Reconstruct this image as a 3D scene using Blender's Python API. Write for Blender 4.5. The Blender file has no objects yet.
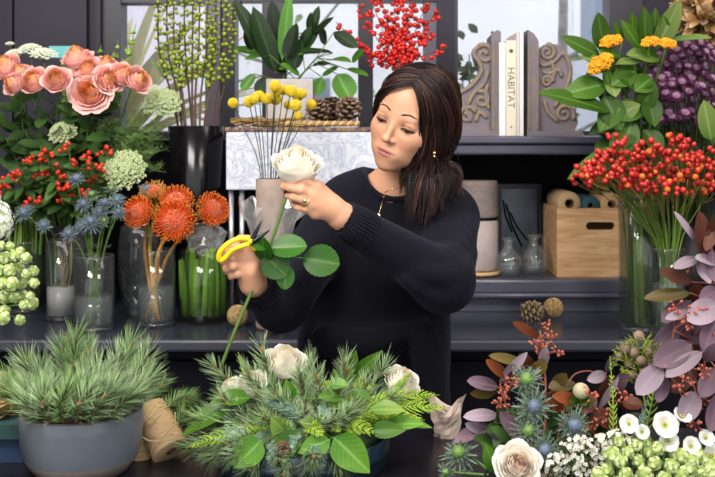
import bpy, math, random
import numpy as np
from mathutils import Vector, Matrix, Quaternion

rnd = random.Random(11)
PI = math.pi
FPX, CX, HY, CZ = 1000.0, 357.5, 130.0, 1.5
col = bpy.context.scene.collection
V = Vector

def P(x, y, Y):
    """point of the place that the photograph shows at pixel (x, y), Y metres in front of the lens"""
    return Vector(((x - CX) / FPX * Y, Y, CZ - (y - HY) / FPX * Y))

def U(a, b):
    return rnd.uniform(a, b)

def s2l(c):
    return c / 12.92 if c <= 0.04045 else ((c + 0.055) / 1.055) ** 2.4

def C(h):
    h = h.lstrip('#')
    return tuple(s2l(int(h[i:i + 2], 16) / 255) for i in (0, 2, 4)) + (1.0,)

# ------------------------------------------------------------------ materials
def mat(name, cols, attr='R', rough=0.5, spec=0.4, var=0.12, trans=0.0, metal=0.0, bump=None, noise=None,
        vein=None, sss=0.0, coat=0.0, sheen=0.0):
    m = bpy.data.materials.new(name); m.use_nodes = True
    nt = m.node_tree; nd = nt.nodes; lk = nt.links
    bs = nd['Principled BSDF']; out = nd['Material Output']
    bs.inputs['Roughness'].default_value = rough
    bs.inputs['Specular IOR Level'].default_value = spec * (.6 if 'leaf' in name else 1)
    bs.inputs['Metallic'].default_value = metal
    bs.inputs['Coat Weight'].default_value = coat
    bs.inputs['Sheen Weight'].default_value = sheen
    if isinstance(cols, str): cols = [(0, cols), (1, cols)]
    va = nd.new('ShaderNodeVertexColor'); va.layer_name = 'Col'
    sp = nd.new('ShaderNodeSeparateColor'); lk.new(va.outputs['Color'], sp.inputs['Color'])
    rp = nd.new('ShaderNodeValToRGB')
    el = rp.color_ramp.elements
    while len(el) < len(cols): el.new(0.5)
    for e, (p, c) in zip(el, cols):
        e.position = p; e.color = C(c)
        if 'leaf' in name or 'foliage' in name: e.color = (e.color[0] * .80, e.color[1] * .66, e.color[2] * .46, 1)
    src = sp.outputs[{'R': 'Red', 'G': 'Green', 'B': 'Blue'}[attr]]
    lk.new(src, rp.inputs['Fac'])
    c_out = rp.outputs['Color']
    tc = nd.new('ShaderNodeTexCoord')
    if vein:
        r2 = nd.new('ShaderNodeValToRGB')
        r2.color_ramp.elements[0].position = 0.0; r2.color_ramp.elements[0].color = (1, 1, 1, 1)
        r2.color_ramp.elements[1].position = 0.16; r2.color_ramp.elements[1].color = (0, 0, 0, 1)
        lk.new(sp.outputs['Blue'], r2.inputs['Fac'])
        mm = nd.new('ShaderNodeMath'); mm.operation = 'MULTIPLY'; mm.inputs[1].default_value = 0.32
        # side veins: slanted lines off the midrib
        mb_ = nd.new('ShaderNodeMath'); mb_.operation = 'MULTIPLY_ADD'; mb_.inputs[1].default_value = -0.30
        lk.new(sp.outputs['Blue'], mb_.inputs[0]); lk.new(sp.outputs['Red'], mb_.inputs[2])
        m8 = nd.new('ShaderNodeMath'); m8.operation = 'MULTIPLY'; m8.inputs[1].default_value = 8.0; lk.new(mb_.outputs[0], m8.inputs[0])
        mf = nd.new('ShaderNodeMath'); mf.operation = 'FRACT'; lk.new(m8.outputs[0], mf.inputs[0])
        ml = nd.new('ShaderNodeMath'); ml.operation = 'LESS_THAN'; ml.inputs[1].default_value = 0.13; lk.new(mf.outputs[0], ml.inputs[0])
        ms_ = nd.new('ShaderNodeMath'); ms_.operation = 'MULTIPLY'; ms_.inputs[1].default_value = 0.35; lk.new(ml.outputs[0], ms_.inputs[0])
        mx_ = nd.new('ShaderNodeMath'); mx_.operation = 'MAXIMUM'; lk.new(ms_.outputs[0], mx_.inputs[0]); lk.new(r2.outputs['Color'], mx_.inputs[1])
        lk.new(mx_.outputs[0], mm.inputs[0])
        mx = nd.new('ShaderNodeMix'); mx.data_type = 'RGBA'
        lk.new(mm.outputs[0], mx.inputs['Factor'])
        lk.new(c_out, mx.inputs[6]); mx.inputs[7].default_value = C(vein)
        c_out = mx.outputs[2]
    if noise:
        sc, amt, c2 = noise
        nz = nd.new('ShaderNodeTexNoise'); nz.inputs['Scale'].default_value = sc; nz.inputs['Detail'].default_value = 5
        lk.new(tc.outputs['Object'], nz.inputs['Vector'])
        r3 = nd.new('ShaderNodeValToRGB'); r3.color_ramp.elements[0].position = 0.4; r3.color_ramp.elements[1].position = 0.65
        lk.new(nz.outputs['Fac'], r3.inputs['Fac'])
        m3 = nd.new('ShaderNodeMath'); m3.operation = 'MULTIPLY'; m3.inputs[1].default_value = amt
        lk.new(r3.outputs['Color'], m3.inputs[0])
        mx = nd.new('ShaderNodeMix'); mx.data_type = 'RGBA'
        lk.new(m3.outputs[0], mx.inputs['Factor'])
        lk.new(c_out, mx.inputs[6]); mx.inputs[7].default_value = C(c2)
        c_out = mx.outputs[2]
    if var:
        hv = nd.new('ShaderNodeHueSaturation')
        mp = nd.new('ShaderNodeMapRange'); mp.inputs['To Min'].default_value = 1 - var * 1.6; mp.inputs['To Max'].default_value = 1 + var * 1.6
        lk.new(sp.outputs['Green'], mp.inputs['Value']); lk.new(mp.outputs[0], hv.inputs['Value'])
        lk.new(c_out, hv.inputs['Color']); c_out = hv.outputs['Color']
    lk.new(c_out, bs.inputs['Base Color'])
    if sss:
        bs.inputs['Subsurface Weight'].default_value = sss
        bs.inputs['Subsurface Radius'].default_value = (0.012, 0.005, 0.003)
        bs.inputs['Subsurface Scale'].default_value = 0.6
    if bump:
        sc, st = bump
        nz = nd.new('ShaderNodeTexNoise'); nz.inputs['Scale'].default_value = sc; nz.inputs['Detail'].default_value = 3
        lk.new(tc.outputs['Object'], nz.inputs['Vector'])
        bp = nd.new('ShaderNodeBump'); bp.inputs['Strength'].default_value = st; bp.inputs['Distance'].default_value = 0.004
        lk.new(nz.outputs['Fac'], bp.inputs['Height']); lk.new(bp.outputs[0], bs.inputs['Normal'])
    if trans:
        tr = nd.new('ShaderNodeBsdfTranslucent'); lk.new(c_out, tr.inputs['Color'])
        ms = nd.new('ShaderNodeMixShader'); ms.inputs['Fac'].default_value = trans
        lk.new(bs.outputs[0], ms.inputs[1]); lk.new(tr.outputs[0], ms.inputs[2]); lk.new(ms.outputs[0], out.inputs['Surface'])
    return m

def glass_mat(name, tint='#ffffff', rough=0.0, ior=1.45):
    m = bpy.data.materials.new(name); m.use_nodes = True
    b = m.node_tree.nodes['Principled BSDF']
    b.inputs['Base Color'].default_value = C(tint); b.inputs['Roughness'].default_value = rough
    b.inputs['Transmission Weight'].default_value = 1.0; b.inputs['IOR'].default_value = ior
    return m

def thin_glass(name, tint, milk=0.03, rough=0.03, refl=1.0):
    """clear thin-walled glass: see-through, brighter reflection at grazing angles, a little milky scatter"""
    m = bpy.data.materials.new(name); m.use_nodes = True; nt = m.node_tree; nd = nt.nodes; lk = nt.links
    nd.remove(nd['Principled BSDF']); out = nd['Material Output']
    tr = nd.new('ShaderNodeBsdfTransparent'); tr.inputs['Color'].default_value = C(tint)
    gl = nd.new('ShaderNodeBsdfGlossy'); gl.inputs['Roughness'].default_value = rough; gl.inputs['Color'].default_value = (1, 1, 1, 1)
    df = nd.new('ShaderNodeBsdfDiffuse'); df.inputs['Color'].default_value = C(tint)
    fr = nd.new('ShaderNodeLayerWeight'); fr.inputs['Blend'].default_value = 0.5
    pw = nd.new('ShaderNodeMath'); pw.operation = 'POWER'; pw.inputs[1].default_value = 4.0; lk.new(fr.outputs['Facing'], pw.inputs[0])
    mu = nd.new('ShaderNodeMath'); mu.operation = 'MULTIPLY_ADD'; mu.inputs[1].default_value = .55 * refl; mu.inputs[2].default_value = .03 * refl; mu.use_clamp = True
    lk.new(pw.outputs[0], mu.inputs[0])
    m1 = nd.new('ShaderNodeMixShader'); m1.inputs['Fac'].default_value = milk
    lk.new(tr.outputs[0], m1.inputs[1]); lk.new(df.outputs[0], m1.inputs[2])
    m2 = nd.new('ShaderNodeMixShader'); lk.new(mu.outputs[0], m2.inputs['Fac'])
    lk.new(m1.outputs[0], m2.inputs[1]); lk.new(gl.outputs[0], m2.inputs[2]); lk.new(m2.outputs[0], out.inputs['Surface'])
    return m

# ------------------------------------------------------------------ mesh builder
def frame(d, up=None):
    d = d.normalized()
    up = up if up is not None else (V((0, 0, 1)) if abs(d.z) < 0.93 else V((0, 1, 0)))
    s = d.cross(up)
    if s.length < 1e-5: s = d.cross(V((1, 0, 0)))
    s.normalize()
    return d, s, s.cross(d).normalized()

def bez(pts, n):
    """smooth curve through pts (Catmull-Rom), n points"""
    pts = [V(p) for p in pts]
    if len(pts) == 2:
        return [pts[0].lerp(pts[1], i / (n - 1)) for i in range(n)]
    ext = [pts[0] * 2 - pts[1]] + pts + [pts[-1] * 2 - pts[-2]]
    m = len(pts) - 1; out = []
    for i in range(n):
        u = i / (n - 1) * m; k = min(int(u), m - 1); t = u - k
        a, b, c, d = ext[k:k + 4]
        out.append(0.5 * ((2 * b) + (c - a) * t + (2 * a - 5 * b + 4 * c - d) * t * t + (3 * b - a - 3 * c + d) * t ** 3))
    return out

class MB:
    def __init__(s):
        s.v = []; s.f = []; s.c = []; s.sm = []
    def add(s, vs, fs, c=(0.5, 0.5, 0.5), smooth=True):
        o = len(s.v); s.v.extend(tuple(p) for p in vs)
        if c and not isinstance(c, tuple): s.c.extend(c)
        else: s.c.extend([c] * len(vs))
        s.f.extend(tuple(i + o for i in f) for f in fs); s.sm.extend([smooth] * len(fs))
        return s
    def tube(s, pts, r, n=6, c=(0.5, 0.5, 0.5), cap=True, grad=False):
        pts = [V(p) for p in pts]; m = len(pts)
        rr = r if isinstance(r, (list, tuple)) else [r] * m
        if len(rr) == 2 and m > 2: rr = [rr[0] + (rr[1] - rr[0]) * i / (m - 1) for i in range(m)]
        vs = []; cs = []; up = None
        for i, p in enumerate(pts):
            d = (pts[min(i + 1, m - 1)] - pts[max(i - 1, 0)])
            if d.length < 1e-9: d = V((0, 0, 1))
            d.normalize()
            if up is None:
                _, sd, up = frame(d)
            else:
                sd = d.cross(up)
                if sd.length < 1e-6: _, sd, up = frame(d)
                sd.normalize(); up = sd.cross(d)
            for k in range(n):
                a = 2 * PI * k / n
                vs.append(p + (sd * math.cos(a) + up * math.sin(a)) * rr[i])
                cs.append((i / max(m - 1, 1), c[1], c[2]) if grad else c)
        fs = [(i * n + k, i * n + (k + 1) % n, (i + 1) * n + (k + 1) % n, (i + 1) * n + k) for i in range(m - 1) for k in range(n)]
        if cap:
            fs.append(tuple(range(n - 1, -1, -1))); fs.append(tuple((m - 1) * n + k for k in range(n)))
        return s.add(vs, fs, cs)
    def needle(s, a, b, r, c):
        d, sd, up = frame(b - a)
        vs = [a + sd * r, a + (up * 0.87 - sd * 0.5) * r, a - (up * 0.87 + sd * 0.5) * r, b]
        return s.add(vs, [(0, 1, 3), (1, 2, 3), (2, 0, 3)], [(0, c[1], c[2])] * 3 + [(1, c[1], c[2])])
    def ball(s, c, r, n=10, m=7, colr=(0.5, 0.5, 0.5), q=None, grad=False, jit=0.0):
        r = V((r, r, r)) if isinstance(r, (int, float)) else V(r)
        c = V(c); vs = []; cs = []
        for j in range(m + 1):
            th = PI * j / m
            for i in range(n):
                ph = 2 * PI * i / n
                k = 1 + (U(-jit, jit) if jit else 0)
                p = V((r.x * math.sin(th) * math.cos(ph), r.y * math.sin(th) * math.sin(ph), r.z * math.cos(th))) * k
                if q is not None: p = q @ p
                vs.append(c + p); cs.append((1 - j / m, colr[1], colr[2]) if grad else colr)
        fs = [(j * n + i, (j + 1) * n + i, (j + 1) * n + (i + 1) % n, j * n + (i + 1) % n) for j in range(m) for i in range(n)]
        return s.add(vs, fs, cs)
    def lathe(s, prof, c=V((0, 0, 0)), n=28, colr=(0.5, 0.5, 0.5), q=None, ribs=0, ribamp=0.0):
        vs = []
        m = len(prof)
        for r, z in prof:
            for i in range(n):
                a = 2 * PI * i / n
                k = 1 + ribamp * math.cos(ribs * a) if ribs else 1
                p = V((r * k * math.cos(a), r * k * math.sin(a), z))
                if q is not None: p = q @ p
                vs.append(V(c) + p)
        fs = [(j * n + i, j * n + (i + 1) % n, (j + 1) * n + (i + 1) % n, (j + 1) * n + i) for j in range(m - 1) for i in range(n)]
        return s.add(vs, fs, colr)
    def box(s, a, b, c=(0.5, 0.5, 0.5), bev=0.0, q=None, o=None):
        x0, y0, z0 = a; x1, y1, z1 = b
        if bev <= 0:
            vs = [V(p) for p in ((x0, y0, z0), (x1, y0, z0), (x1, y1, z0), (x0, y1, z0), (x0, y0, z1), (x1, y0, z1), (x1, y1, z1), (x0, y1, z1))]
            fs = [(0, 3, 2, 1), (4, 5, 6, 7), (0, 1, 5, 4), (1, 2, 6, 5), (2, 3, 7, 6), (3, 0, 4, 7)]
        else:
            import bmesh
            bm = bmesh.new(); bmesh.ops.create_cube(bm, size=1)
            for w in bm.verts:
                w.co = V(((x0 + x1) / 2 + w.co.x * (x1 - x0), (y0 + y1) / 2 + w.co.y * (y1 - y0), (z0 + z1) / 2 + w.co.z * (z1 - z0)))
            bmesh.ops.bevel(bm, geom=list(bm.edges), offset=bev, segments=2, affect='EDGES', profile=0.5)
            bm.verts.index_update()
            vs = [w.co.copy() for w in bm.verts]; fs = [tuple(w.index for w in f.verts) for f in bm.faces]; bm.free()
        if q is not None:
            o = V(o) if o is not None else V(((x0 + x1) / 2, (y0 + y1) / 2, (z0 + z1) / 2))
            vs = [o + q @ (p - o) for p in vs]
        return s.add(vs, fs, c, smooth=False)
    def prism(s, poly, y0, y1, c=(0.5, 0.5, 0.5)):
        """poly: (x, z) outline, extruded from y0 (front) to y1"""
        n = len(poly)
        vs = [V((x, y0, z)) for x, z in poly] + [V((x, y1, z)) for x, z in poly]
        fs = [tuple(range(n)), tuple(range(2 * n - 1, n - 1, -1))] + [(i, i + n, (i + 1) % n + n, (i + 1) % n) for i in range(n)]
        return s.add(vs, fs, c, smooth=False)
    def leaf(s, base, d, nrm, L, W, a=0.7, b=0.9, fold=0.25, droop=0.15, ns=7, na=1, g=None, wave=0.0, stalk=0.0, serr=0.0, thick=0.0):
        d = d.normalized(); sd = d.cross(nrm)
        if sd.length < 1e-5: sd = d.cross(V((0.3, 0.9, 0.2)))
        sd.normalize(); n = sd.cross(d).normalized()
        g = U(0, 1) if g is None else g
        tm = a / (a + b); nm = (tm ** a) * ((1 - tm) ** b)
        vs = []; cs = []; w2 = W / 2; ph = U(0, 6)
        for i in range(ns + 1):
            t = i / ns
            tt = stalk + (1 - stalk) * t
            w = max(w2 * (max(t, 1e-4) ** a) * ((1 - t) ** b if t < 1 else 0) / nm, 0.0006)
            if serr and 0 < i < ns: w *= (1 + serr if i % 2 else 1 - serr)
            cen = base + d * (L * tt * (1 - 0.25 * abs(droop) * tt)) - n * (droop * L * tt * tt)
            for k in range(-na, na + 1):
                u = k / na
                off = n * (fold * abs(u) * w + wave * w * math.sin(ph + t * 9 + k * 2) * abs(u))
                vs.append(cen + sd * (u * w) + off); cs.append((t, g, abs(u)))
        m = 2 * na + 1
        fs = [(i * m + k, i * m + k + 1, (i + 1) * m + k + 1, (i + 1) * m + k) for i in range(ns) for k in range(m - 1)]
        if stalk: s.tube([base, base + d * L * stalk * 1.02], 0.0012, 4, (0, g, 0))
        return s.add(vs, fs, cs)
    def merge(s, o, loc=V((0, 0, 0)), q=None, sc=1.0):
        vs = [(q @ (V(p) * sc) if q is not None else V(p) * sc) + loc for p in o.v]
        k = len(s.v); s.v.extend(tuple(p) for p in vs); s.c.extend(o.c)
        s.f.extend(tuple(i + k for i in f) for f in o.f); s.sm.extend(o.sm)
        return s
    def mesh(s, name, m, off=None):
        me = bpy.data.meshes.new(name)
        if off is None: vs = s.v
        else: vs = [(p[0] - off[0], p[1] - off[1], p[2] - off[2]) for p in s.v]
        me.from_pydata(vs, [], s.f)
        me.polygons.foreach_set('use_smooth', s.sm)
        at = me.color_attributes.new('Col', 'FLOAT_COLOR', 'POINT')
        arr = np.ones((len(s.v), 4), dtype=np.float32)
        if s.c: arr[:, :3] = np.array([tuple(c)[:3] for c in s.c], dtype=np.float32)
        at.data.foreach_set('color', arr.ravel())
        for k in (m if isinstance(m, (list, tuple)) else [m]): me.materials.append(k)
        me.update()
        return me

# ------------------------------------------------------------------ objects
def tag(o, label=None, cat=None, group=None, kind=None):
    if label: o['label'] = label
    if cat: o['category'] = cat
    if group: o['group'] = group
    if kind: o['kind'] = kind
    return o
def thing(name, label, cat, loc, group=None):
    o = bpy.data.objects.new(name, None); o.empty_display_size = 0.02
    col.objects.link(o); o.location = loc
    return tag(o, label, cat, group)
def part(root, name, mb, m, label=None):
    """mb is written in world coordinates; becomes a child mesh of root"""
    off = V(root.location); r = root
    while r.parent: r = r.parent; off = off + r.location
    o = bpy.data.objects.new(name, mb.mesh(name, m, off))
    col.objects.link(o); o.parent = root
    if label: o['label'] = label
    return o
def inst(root, name, me, loc, q=None, sc=1.0, label=None):
    """a child that shares the mesh me, placed at world point loc"""
    off = V(root.location); r = root
    while r.parent: r = r.parent; off = off + r.location
    o = bpy.data.objects.new(name, me); col.objects.link(o); o.parent = root
    o.location = V(loc) - off
    if q is not None: o.rotation_mode = 'QUATERNION'; o.rotation_quaternion = q
    o.scale = (sc, sc, sc) if isinstance(sc, (int, float)) else sc
    if label: o['label'] = label
    return o
def solo(name, label, cat, mb, m, org=None, group=None, kind=None):
    org = V(org) if org is not None else V(mb.v[0])
    o = bpy.data.objects.new(name, mb.mesh(name, m, org)); col.objects.link(o); o.location = org
    return tag(o, label, cat, group, kind)
def struct(name, mb, m):
    o = bpy.data.objects.new(name, mb.mesh(name, m)); col.objects.link(o); o['kind'] = 'structure'
    return o
def qz(d, spin=None):
    """rotation taking +Z to d, with a spin about it"""
    q = V((0, 0, 1)).rotation_difference(V(d).normalized())
    return q @ Quaternion((0, 0, 1), U(0, 6.28) if spin is None else spin)
def dirn(dx, dy, dz):
    return V((dx, dy, dz)).normalized()
# ================================================================== setting
M = {}
M['panel'] = mat('dark_panel_paint', '#2e2935', rough=0.5, spec=0.25, var=0, noise=(6, 0.35, '#24202b'), bump=(40, 0.05))
M['frame'] = mat('window_frame_paint', '#2a2832', rough=0.4, var=0)
M['framegrey'] = mat('grey_frame_paint', '#5d5a68', rough=0.45, var=0)
M['hutch'] = mat('dresser_paint', '#464655', rough=0.3, spec=0.5, var=0, noise=(9, 0.3, '#3c3b48'))
M['black'] = mat('black_paint', '#0b0a12', rough=0.6, spec=0.12, var=0)
M['counter'] = mat('counter_lacquer', '#32343f', rough=0.16, spec=0.6, var=0, bump=(30, 0.02), noise=(20, 0.4, '#2a2c37'))
M['table'] = mat('table_lacquer', '#1b1a22', rough=0.28, spec=0.5, var=0, noise=(60, 0.25, '#24232c'), bump=(60, 0.03))
M['floor'] = mat('floor_boards', '#4a443f', rough=0.5, var=0, noise=(5, 0.5, '#3a342f'))
M['ceil'] = mat('ceiling_paint', '#d8d5d2', rough=0.9, var=0)
M['sidewall'] = mat('side_wall_paint', '#3b3842', rough=0.7, var=0)

TZ = 0.90      # front table top
CT = 0.944     # back counter top
HS = 1.047     # dresser lower shelf
US = 1.481     # dresser upper shelf
WY = 3.50      # back wall face

struct('floor', MB().box((-3.2, -2.2, -0.08), (3.0, 3.62, 0.0)), M['floor'])
struct('ceiling', MB().box((-3.2, -0.25, 2.9), (3.0, 3.62, 3.0)), M['ceil'])
struct('wall_left', MB().box((-3.2, -0.25, 0.0), (-3.1, 3.62, 2.9)), M['sidewall'])
struct('wall_right', MB().box((2.9, -0.25, 0.0), (3.0, 3.62, 2.9)), M['sidewall'])

def wx(px): return (px - CX) / FPX * WY
def wz(py): return CZ - (py - HY) / FPX * WY
w = MB()
sill = wz(131)
top = wz(4)
w.box((-3.1, WY, wz(-60)), (2.9, WY + 0.12, 2.9))                 # above the windows
w.box((-3.1, WY, sill), (wx(100), WY + 0.12, wz(-60)))
w.box((wx(640), WY, sill), (2.9, WY + 0.12, wz(-60)))
w.box((wx(437), WY, sill), (wx(455), WY + 0.12, wz(-60)))
struct('wall_back', w, M['panel'])
struct('wall_under_window', MB().box((wx(100), WY - 0.004, 0), (2.9, WY + 0.12, sill)), M['black'])
struct('wall_left_lower', MB().box((-3.1, WY, 0), (wx(100), WY + 0.12, sill)), M['panel'])
# the dark boarded door leaf left of the windows
d1 = MB().box((wx(-20), WY - 0.03, 0.0), (wx(15), WY - 0.001, 2.6))
d1.box((wx(16.5), WY - 0.03, 0.0), (wx(89), WY - 0.001, 2.6), bev=0.004)
d1.box((wx(99), WY - 0.05, 0.0), (wx(104), WY - 0.001, 2.6))
struct('trim_1', d1, M['panel'])
fr = MB()
for x0, x1, y in ((104, 122, 0.02), (224, 236, 0.03), (262, 283, 0.0), (358, 373, 0.02)):
    fr.box((wx(x0), WY - y, sill), (wx(x1), WY + 0.08, wz(-60)))
fr.box((wx(100), WY - 0.01, wz(3)), (wx(240), WY + 0.08, wz(-60)))
fr.box((wx(240), WY - 0.005, wz(1)), (wx(437), WY + 0.08, wz(-60)))
win = struct('window_1', fr, M['frame'])
f2 = MB(); f2.box((wx(206), WY - 0.02, sill), (wx(221), WY + 0.07, wz(-60)))
f2.box((wx(424), WY + 0.01, sill), (wx(437.5), WY + 0.07, wz(-60)))
part(win, 'window_post', f2, M['framegrey'], 'pale grey window post')
M['pane'] = thin_glass('window_glass', '#f8fbff', 0.01, 0.0, .4)
g = MB().box((wx(104), WY + 0.085, sill), (wx(437), WY + 0.09, wz(-60)))
part(win, 'window_pane', g, M['pane'])
f3 = MB(); f3.box((wx(608), WY - 0.02, sill), (wx(641), WY + 0.08, wz(-60)))
f3.box((wx(455), WY + 0.0, sill), (wx(458), WY + 0.08, wz(-60)))
win2 = struct('window_2', f3, M['frame'])
part(win2, 'window_pane', MB().box((wx(455), WY + 0.085, sill), (wx(640), WY + 0.09, wz(-60))), M['pane'])
struct('trim_2', MB().box((wx(100), WY - 0.05, sill - 0.03), (wx(640), WY + 0.02, sill)), M['frame'])

# ------------------------------------------------------------------ outside
M['road'] = mat('paving', '#b9b7b3', rough=0.9, var=0, noise=(4, 0.5, '#a5a39f'))
M['facade'] = mat('pale_render', '#eceae8', rough=0.9, var=0, noise=(1.2, 0.6, '#d9d8dc'))
M['facade2'] = mat('cream_render', '#dcd5dc', rough=0.9, var=0)
M['fwin'] = mat('far_window', '#7f8896', rough=0.2, var=0)
struct('ground', MB().box((-14, 3.62, -0.1), (14, 16, -0.005)), M['road'])
def far_house(name, label, x0, x1, y, h, m, wins):
    t = thing(name, label, 'building', V(((x0 + x1) / 2, y, 0)))
    part(t, 'wall', MB().box((x0, y, 0), (x1, y + 1.5, h)), m)
    for (a, b, c, d) in wins:
        f = part(t, 'window', MB().box((a, y - 0.05, b), (c, y - 0.002, d)), M['facade'])
        part(f, 'pane', MB().box((a + .06, y - 0.06, b + .06), (c - .06, y - 0.052, d - .06)), M['fwin'])
far_house('building', 'cream rendered house across the street behind the left window', -7.5, -1.55, 10.5, 6, M['facade2'], [(-4.2, 0.9, -3.3, 2.0)])
far_house('building', 'white rendered building across the street behind the middle and right windows', -1.5, 5.5, 9.5, 6.5, M['facade'],
          [(2.05, 1.75, 2.75, 2.9), (-0.75, 1.2, -0.2, 2.05)])
# pale parked van seen in the right window
M['van'] = mat('van_paint', '#c9ccd6', rough=0.25, var=0, coat=0.5)
M['tyre'] = mat('tyre_rubber', '#1a1a1c', rough=0.8, var=0)
M['darkglass'] = mat('van_glass', '#2c3340', rough=0.08, spec=0.8, var=0)
t = thing('van', 'pale grey van parked outside the right window', 'van', V((2.1, 8, 0)))
bd = MB(); prof = [(1.15, .35), (1.15, 1.95), (1.25, 2.1), (2.75, 2.1), (3.05, 1.5), (3.5, 1.3), (3.55, .35)]
bd.prism(prof, 7.2, 8.9); part(t, 'body', bd, M['van'])
part(t, 'windscreen', MB().prism([(2.35, 1.5), (2.35, 1.98), (2.68, 1.98), (2.92, 1.5)], 7.185, 7.2), M['darkglass'])
for x in (1.6, 3.05):
    wq = Quaternion((1, 0, 0), PI / 2)
    part(t, 'wheel', MB().lathe([(0, -.1), (.3, -.1), (.33, -.06), (.33, .06), (.3, .1), (0, .1)], V((x, 7.25, .33)), 24, q=wq), M['tyre'])
# birch-like tree with pale bark in front of the white building
M['bark'] = mat('pale_bark', [(0, '#8b8580'), (1, '#a9a39d')], rough=0.9, var=0.1, noise=(12, 0.7, '#57524e'))
M['outleaf'] = mat('street_leaves', [(0, '#6f8a4d'), (1, '#9db873')], rough=0.6, trans=0.3, var=0.25)
def street_tree(x, y, label, seed, h=3.6, leaves=120, lean=0.1):
    r0 = random.Random(seed)
    t = thing('street_tree', label, 'tree', V((x, y, 0)))
    tr = MB(); lf = MB()
    pts = bez([V((x, y, 0)), V((x + lean * .4, y, h * .4)), V((x + lean, y + .1, h))], 9)
    tr.tube(pts, [.06, .015], 8)
    for k in range(26):
        s = r0.uniform(.25, .98); p = pts[int(s * 8)]
        a = r0.uniform(0, 6.28); L = r0.uniform(.5, 1.3) * (1.2 - s * .6)
        e = p + V((math.cos(a) * L, math.sin(a) * L * .6, L * r0.uniform(.2, .8)))
        q = bez([p, p.lerp(e, .5) + V((0, 0, -.05)), e], 6)
        tr.tube(q, [.016, .004], 5)
        for j in range(leaves // 26):
            b = q[r0.randint(2, 5)] + V((r0.uniform(-.06, .06), r0.uniform(-.06, .06), r0.uniform(-.06, .06)))
            lf.leaf(b, dirn(r0.uniform(-1, 1), r0.uniform(-1, 1), r0.uniform(-1, .3)), V((0, -1, .5)), .09, .05, ns=3)
    part(t, 'trunk', tr, M['bark']); part(t, 'foliage', lf, M['outleaf'])
street_tree(1.2, 6.1, 'slim pale-barked street tree outside the right window', 3, leaves=104)
street_tree(-0.55, 6.6, 'slim street tree outside the middle window', 5, leaves=52)
# strap-leaved palm outside the left window
M['palm'] = mat('palm_leaf', [(0, '#a9b98a'), (1, '#dfe3c8')], rough=0.5, trans=0.25, var=0.2)
t = thing('palm', 'spiky strap-leaved palm outside the left window', 'palm', V((-1.22, 4.9, 0)))
pm = MB(); c0 = V((-1.22, 4.9, 1.3))
for k in range(46):
    a = U(0, 6.28); e = U(0.1, 1.4)
    pm.leaf(c0, dirn(math.cos(a) * math.cos(e), math.sin(a) * math.cos(e), math.sin(e)), V((0, 0, 1)), U(.8, 1.2), U(.05, .085), a=.25, b=.6, fold=.5, droop=U(.1, .45), ns=8)
part(t, 'foliage', pm, M['palm']); part(t, 'trunk', MB().tube([V((-1.22, 4.9, 0)), c0], [.09, .06], 10), M['bark'])
# low shrub under the right window
M['shrub'] = mat('shrub_leaf', [(0, '#33472f'), (1, '#5d7550')], rough=0.5, trans=0.2, var=0.3)
def out_shrub(x, y, h, label, n=420, w=.35):
    t = thing('shrub', label, 'shrub', V((x, y, 0))); lf = MB(); st = MB()
    for k in range(14):
        a = U(0, 6.28); e = V((x + math.cos(a) * w * U(.2, 1), y + math.sin(a) * w * .6, h * U(.6, 1)))
        q = bez([V((x, y, 0)), V((x, y, 0)).lerp(e, .5) + V((0, 0, .1)), e], 7); st.tube(q, [.012, .003], 4)
        for j in range(n // 14):
            b = q[rnd.randint(2, 6)] + V((U(-.09, .09), U(-.09, .09), U(-.09, .09)))
            lf.leaf(b, dirn(U(-1, 1), U(-1, 1), U(-.3, 1)), V((U(-1, 1), -1, .5)), U(.05, .09), .035, ns=3)
    part(t, 'foliage', lf, M['shrub']); part(t, 'stem', st, M['bark'])
out_shrub(1.08, 5.1, 1.62, 'dark leafy shrub outside, behind the right-hand bookend', 600)
out_shrub(0.50, 4.3, 1.86, 'tall dark shrub outside, behind the left-hand bookend', 420, .14)

# ------------------------------------------------------------------ dresser and counter
t = thing('counter', 'dark lacquered work counter running along the back wall', 'counter', V((0, 2.9, 0)))
part(t, 'worktop', MB().box((-2.6, 2.65, CT - 0.034), (2.4, 3.494, CT), bev=0.008), M['counter'])
cb = MB().box((-2.6, 2.75, 0.02), (2.4, 3.494, CT - 0.0341))
part(t, 'cabinet', cb, M['black'])
for i in range(6):
    x = -2.4 + i * 0.78
    dd = part(t, 'door', MB().box((x, 2.728, 0.1), (x + 0.74, 2.7499, CT - 0.075), bev=0.004), M['black'])

hx0, hx1 = 0.16, 1.30
t = thing('dresser', 'dark painted open dresser with two shelves standing on the counter', 'dresser', V((0.7, 3.2, CT)))
b = MB().box((hx0, 3.03, HS - 0.045), (hx1, 3.46, HS), bev=0.008)
b.box((hx0 + .005, 3.06, CT + 0.001), (hx1 - .005, 3.45, HS - 0.0451))
b.tube([V((hx0, 3.032, HS - 0.05)), V((hx1, 3.032, HS - 0.05))], 0.009, 10)
part(t, 'base', b, M['hutch'])
s = MB().box((hx0, 2.97, US - 0.022), (hx1, 3.46, US), bev=0.005)
s.box((hx0, 2.985, US - 0.055), (hx1, 3.45, US - 0.0221), bev=0.006)
part(t, 'shelf', s, M['hutch'])
part(t, 'back_panel', MB().box((hx0, 3.465, HS), (hx1, 3.49, US - 0.056)), M['black'])
for x in (hx0, hx1 - 0.035):
    part(t, 'side_panel', MB().box((x, 3.08, HS), (x + 0.035, 3.464, US - 0.056)), M['black'])

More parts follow.
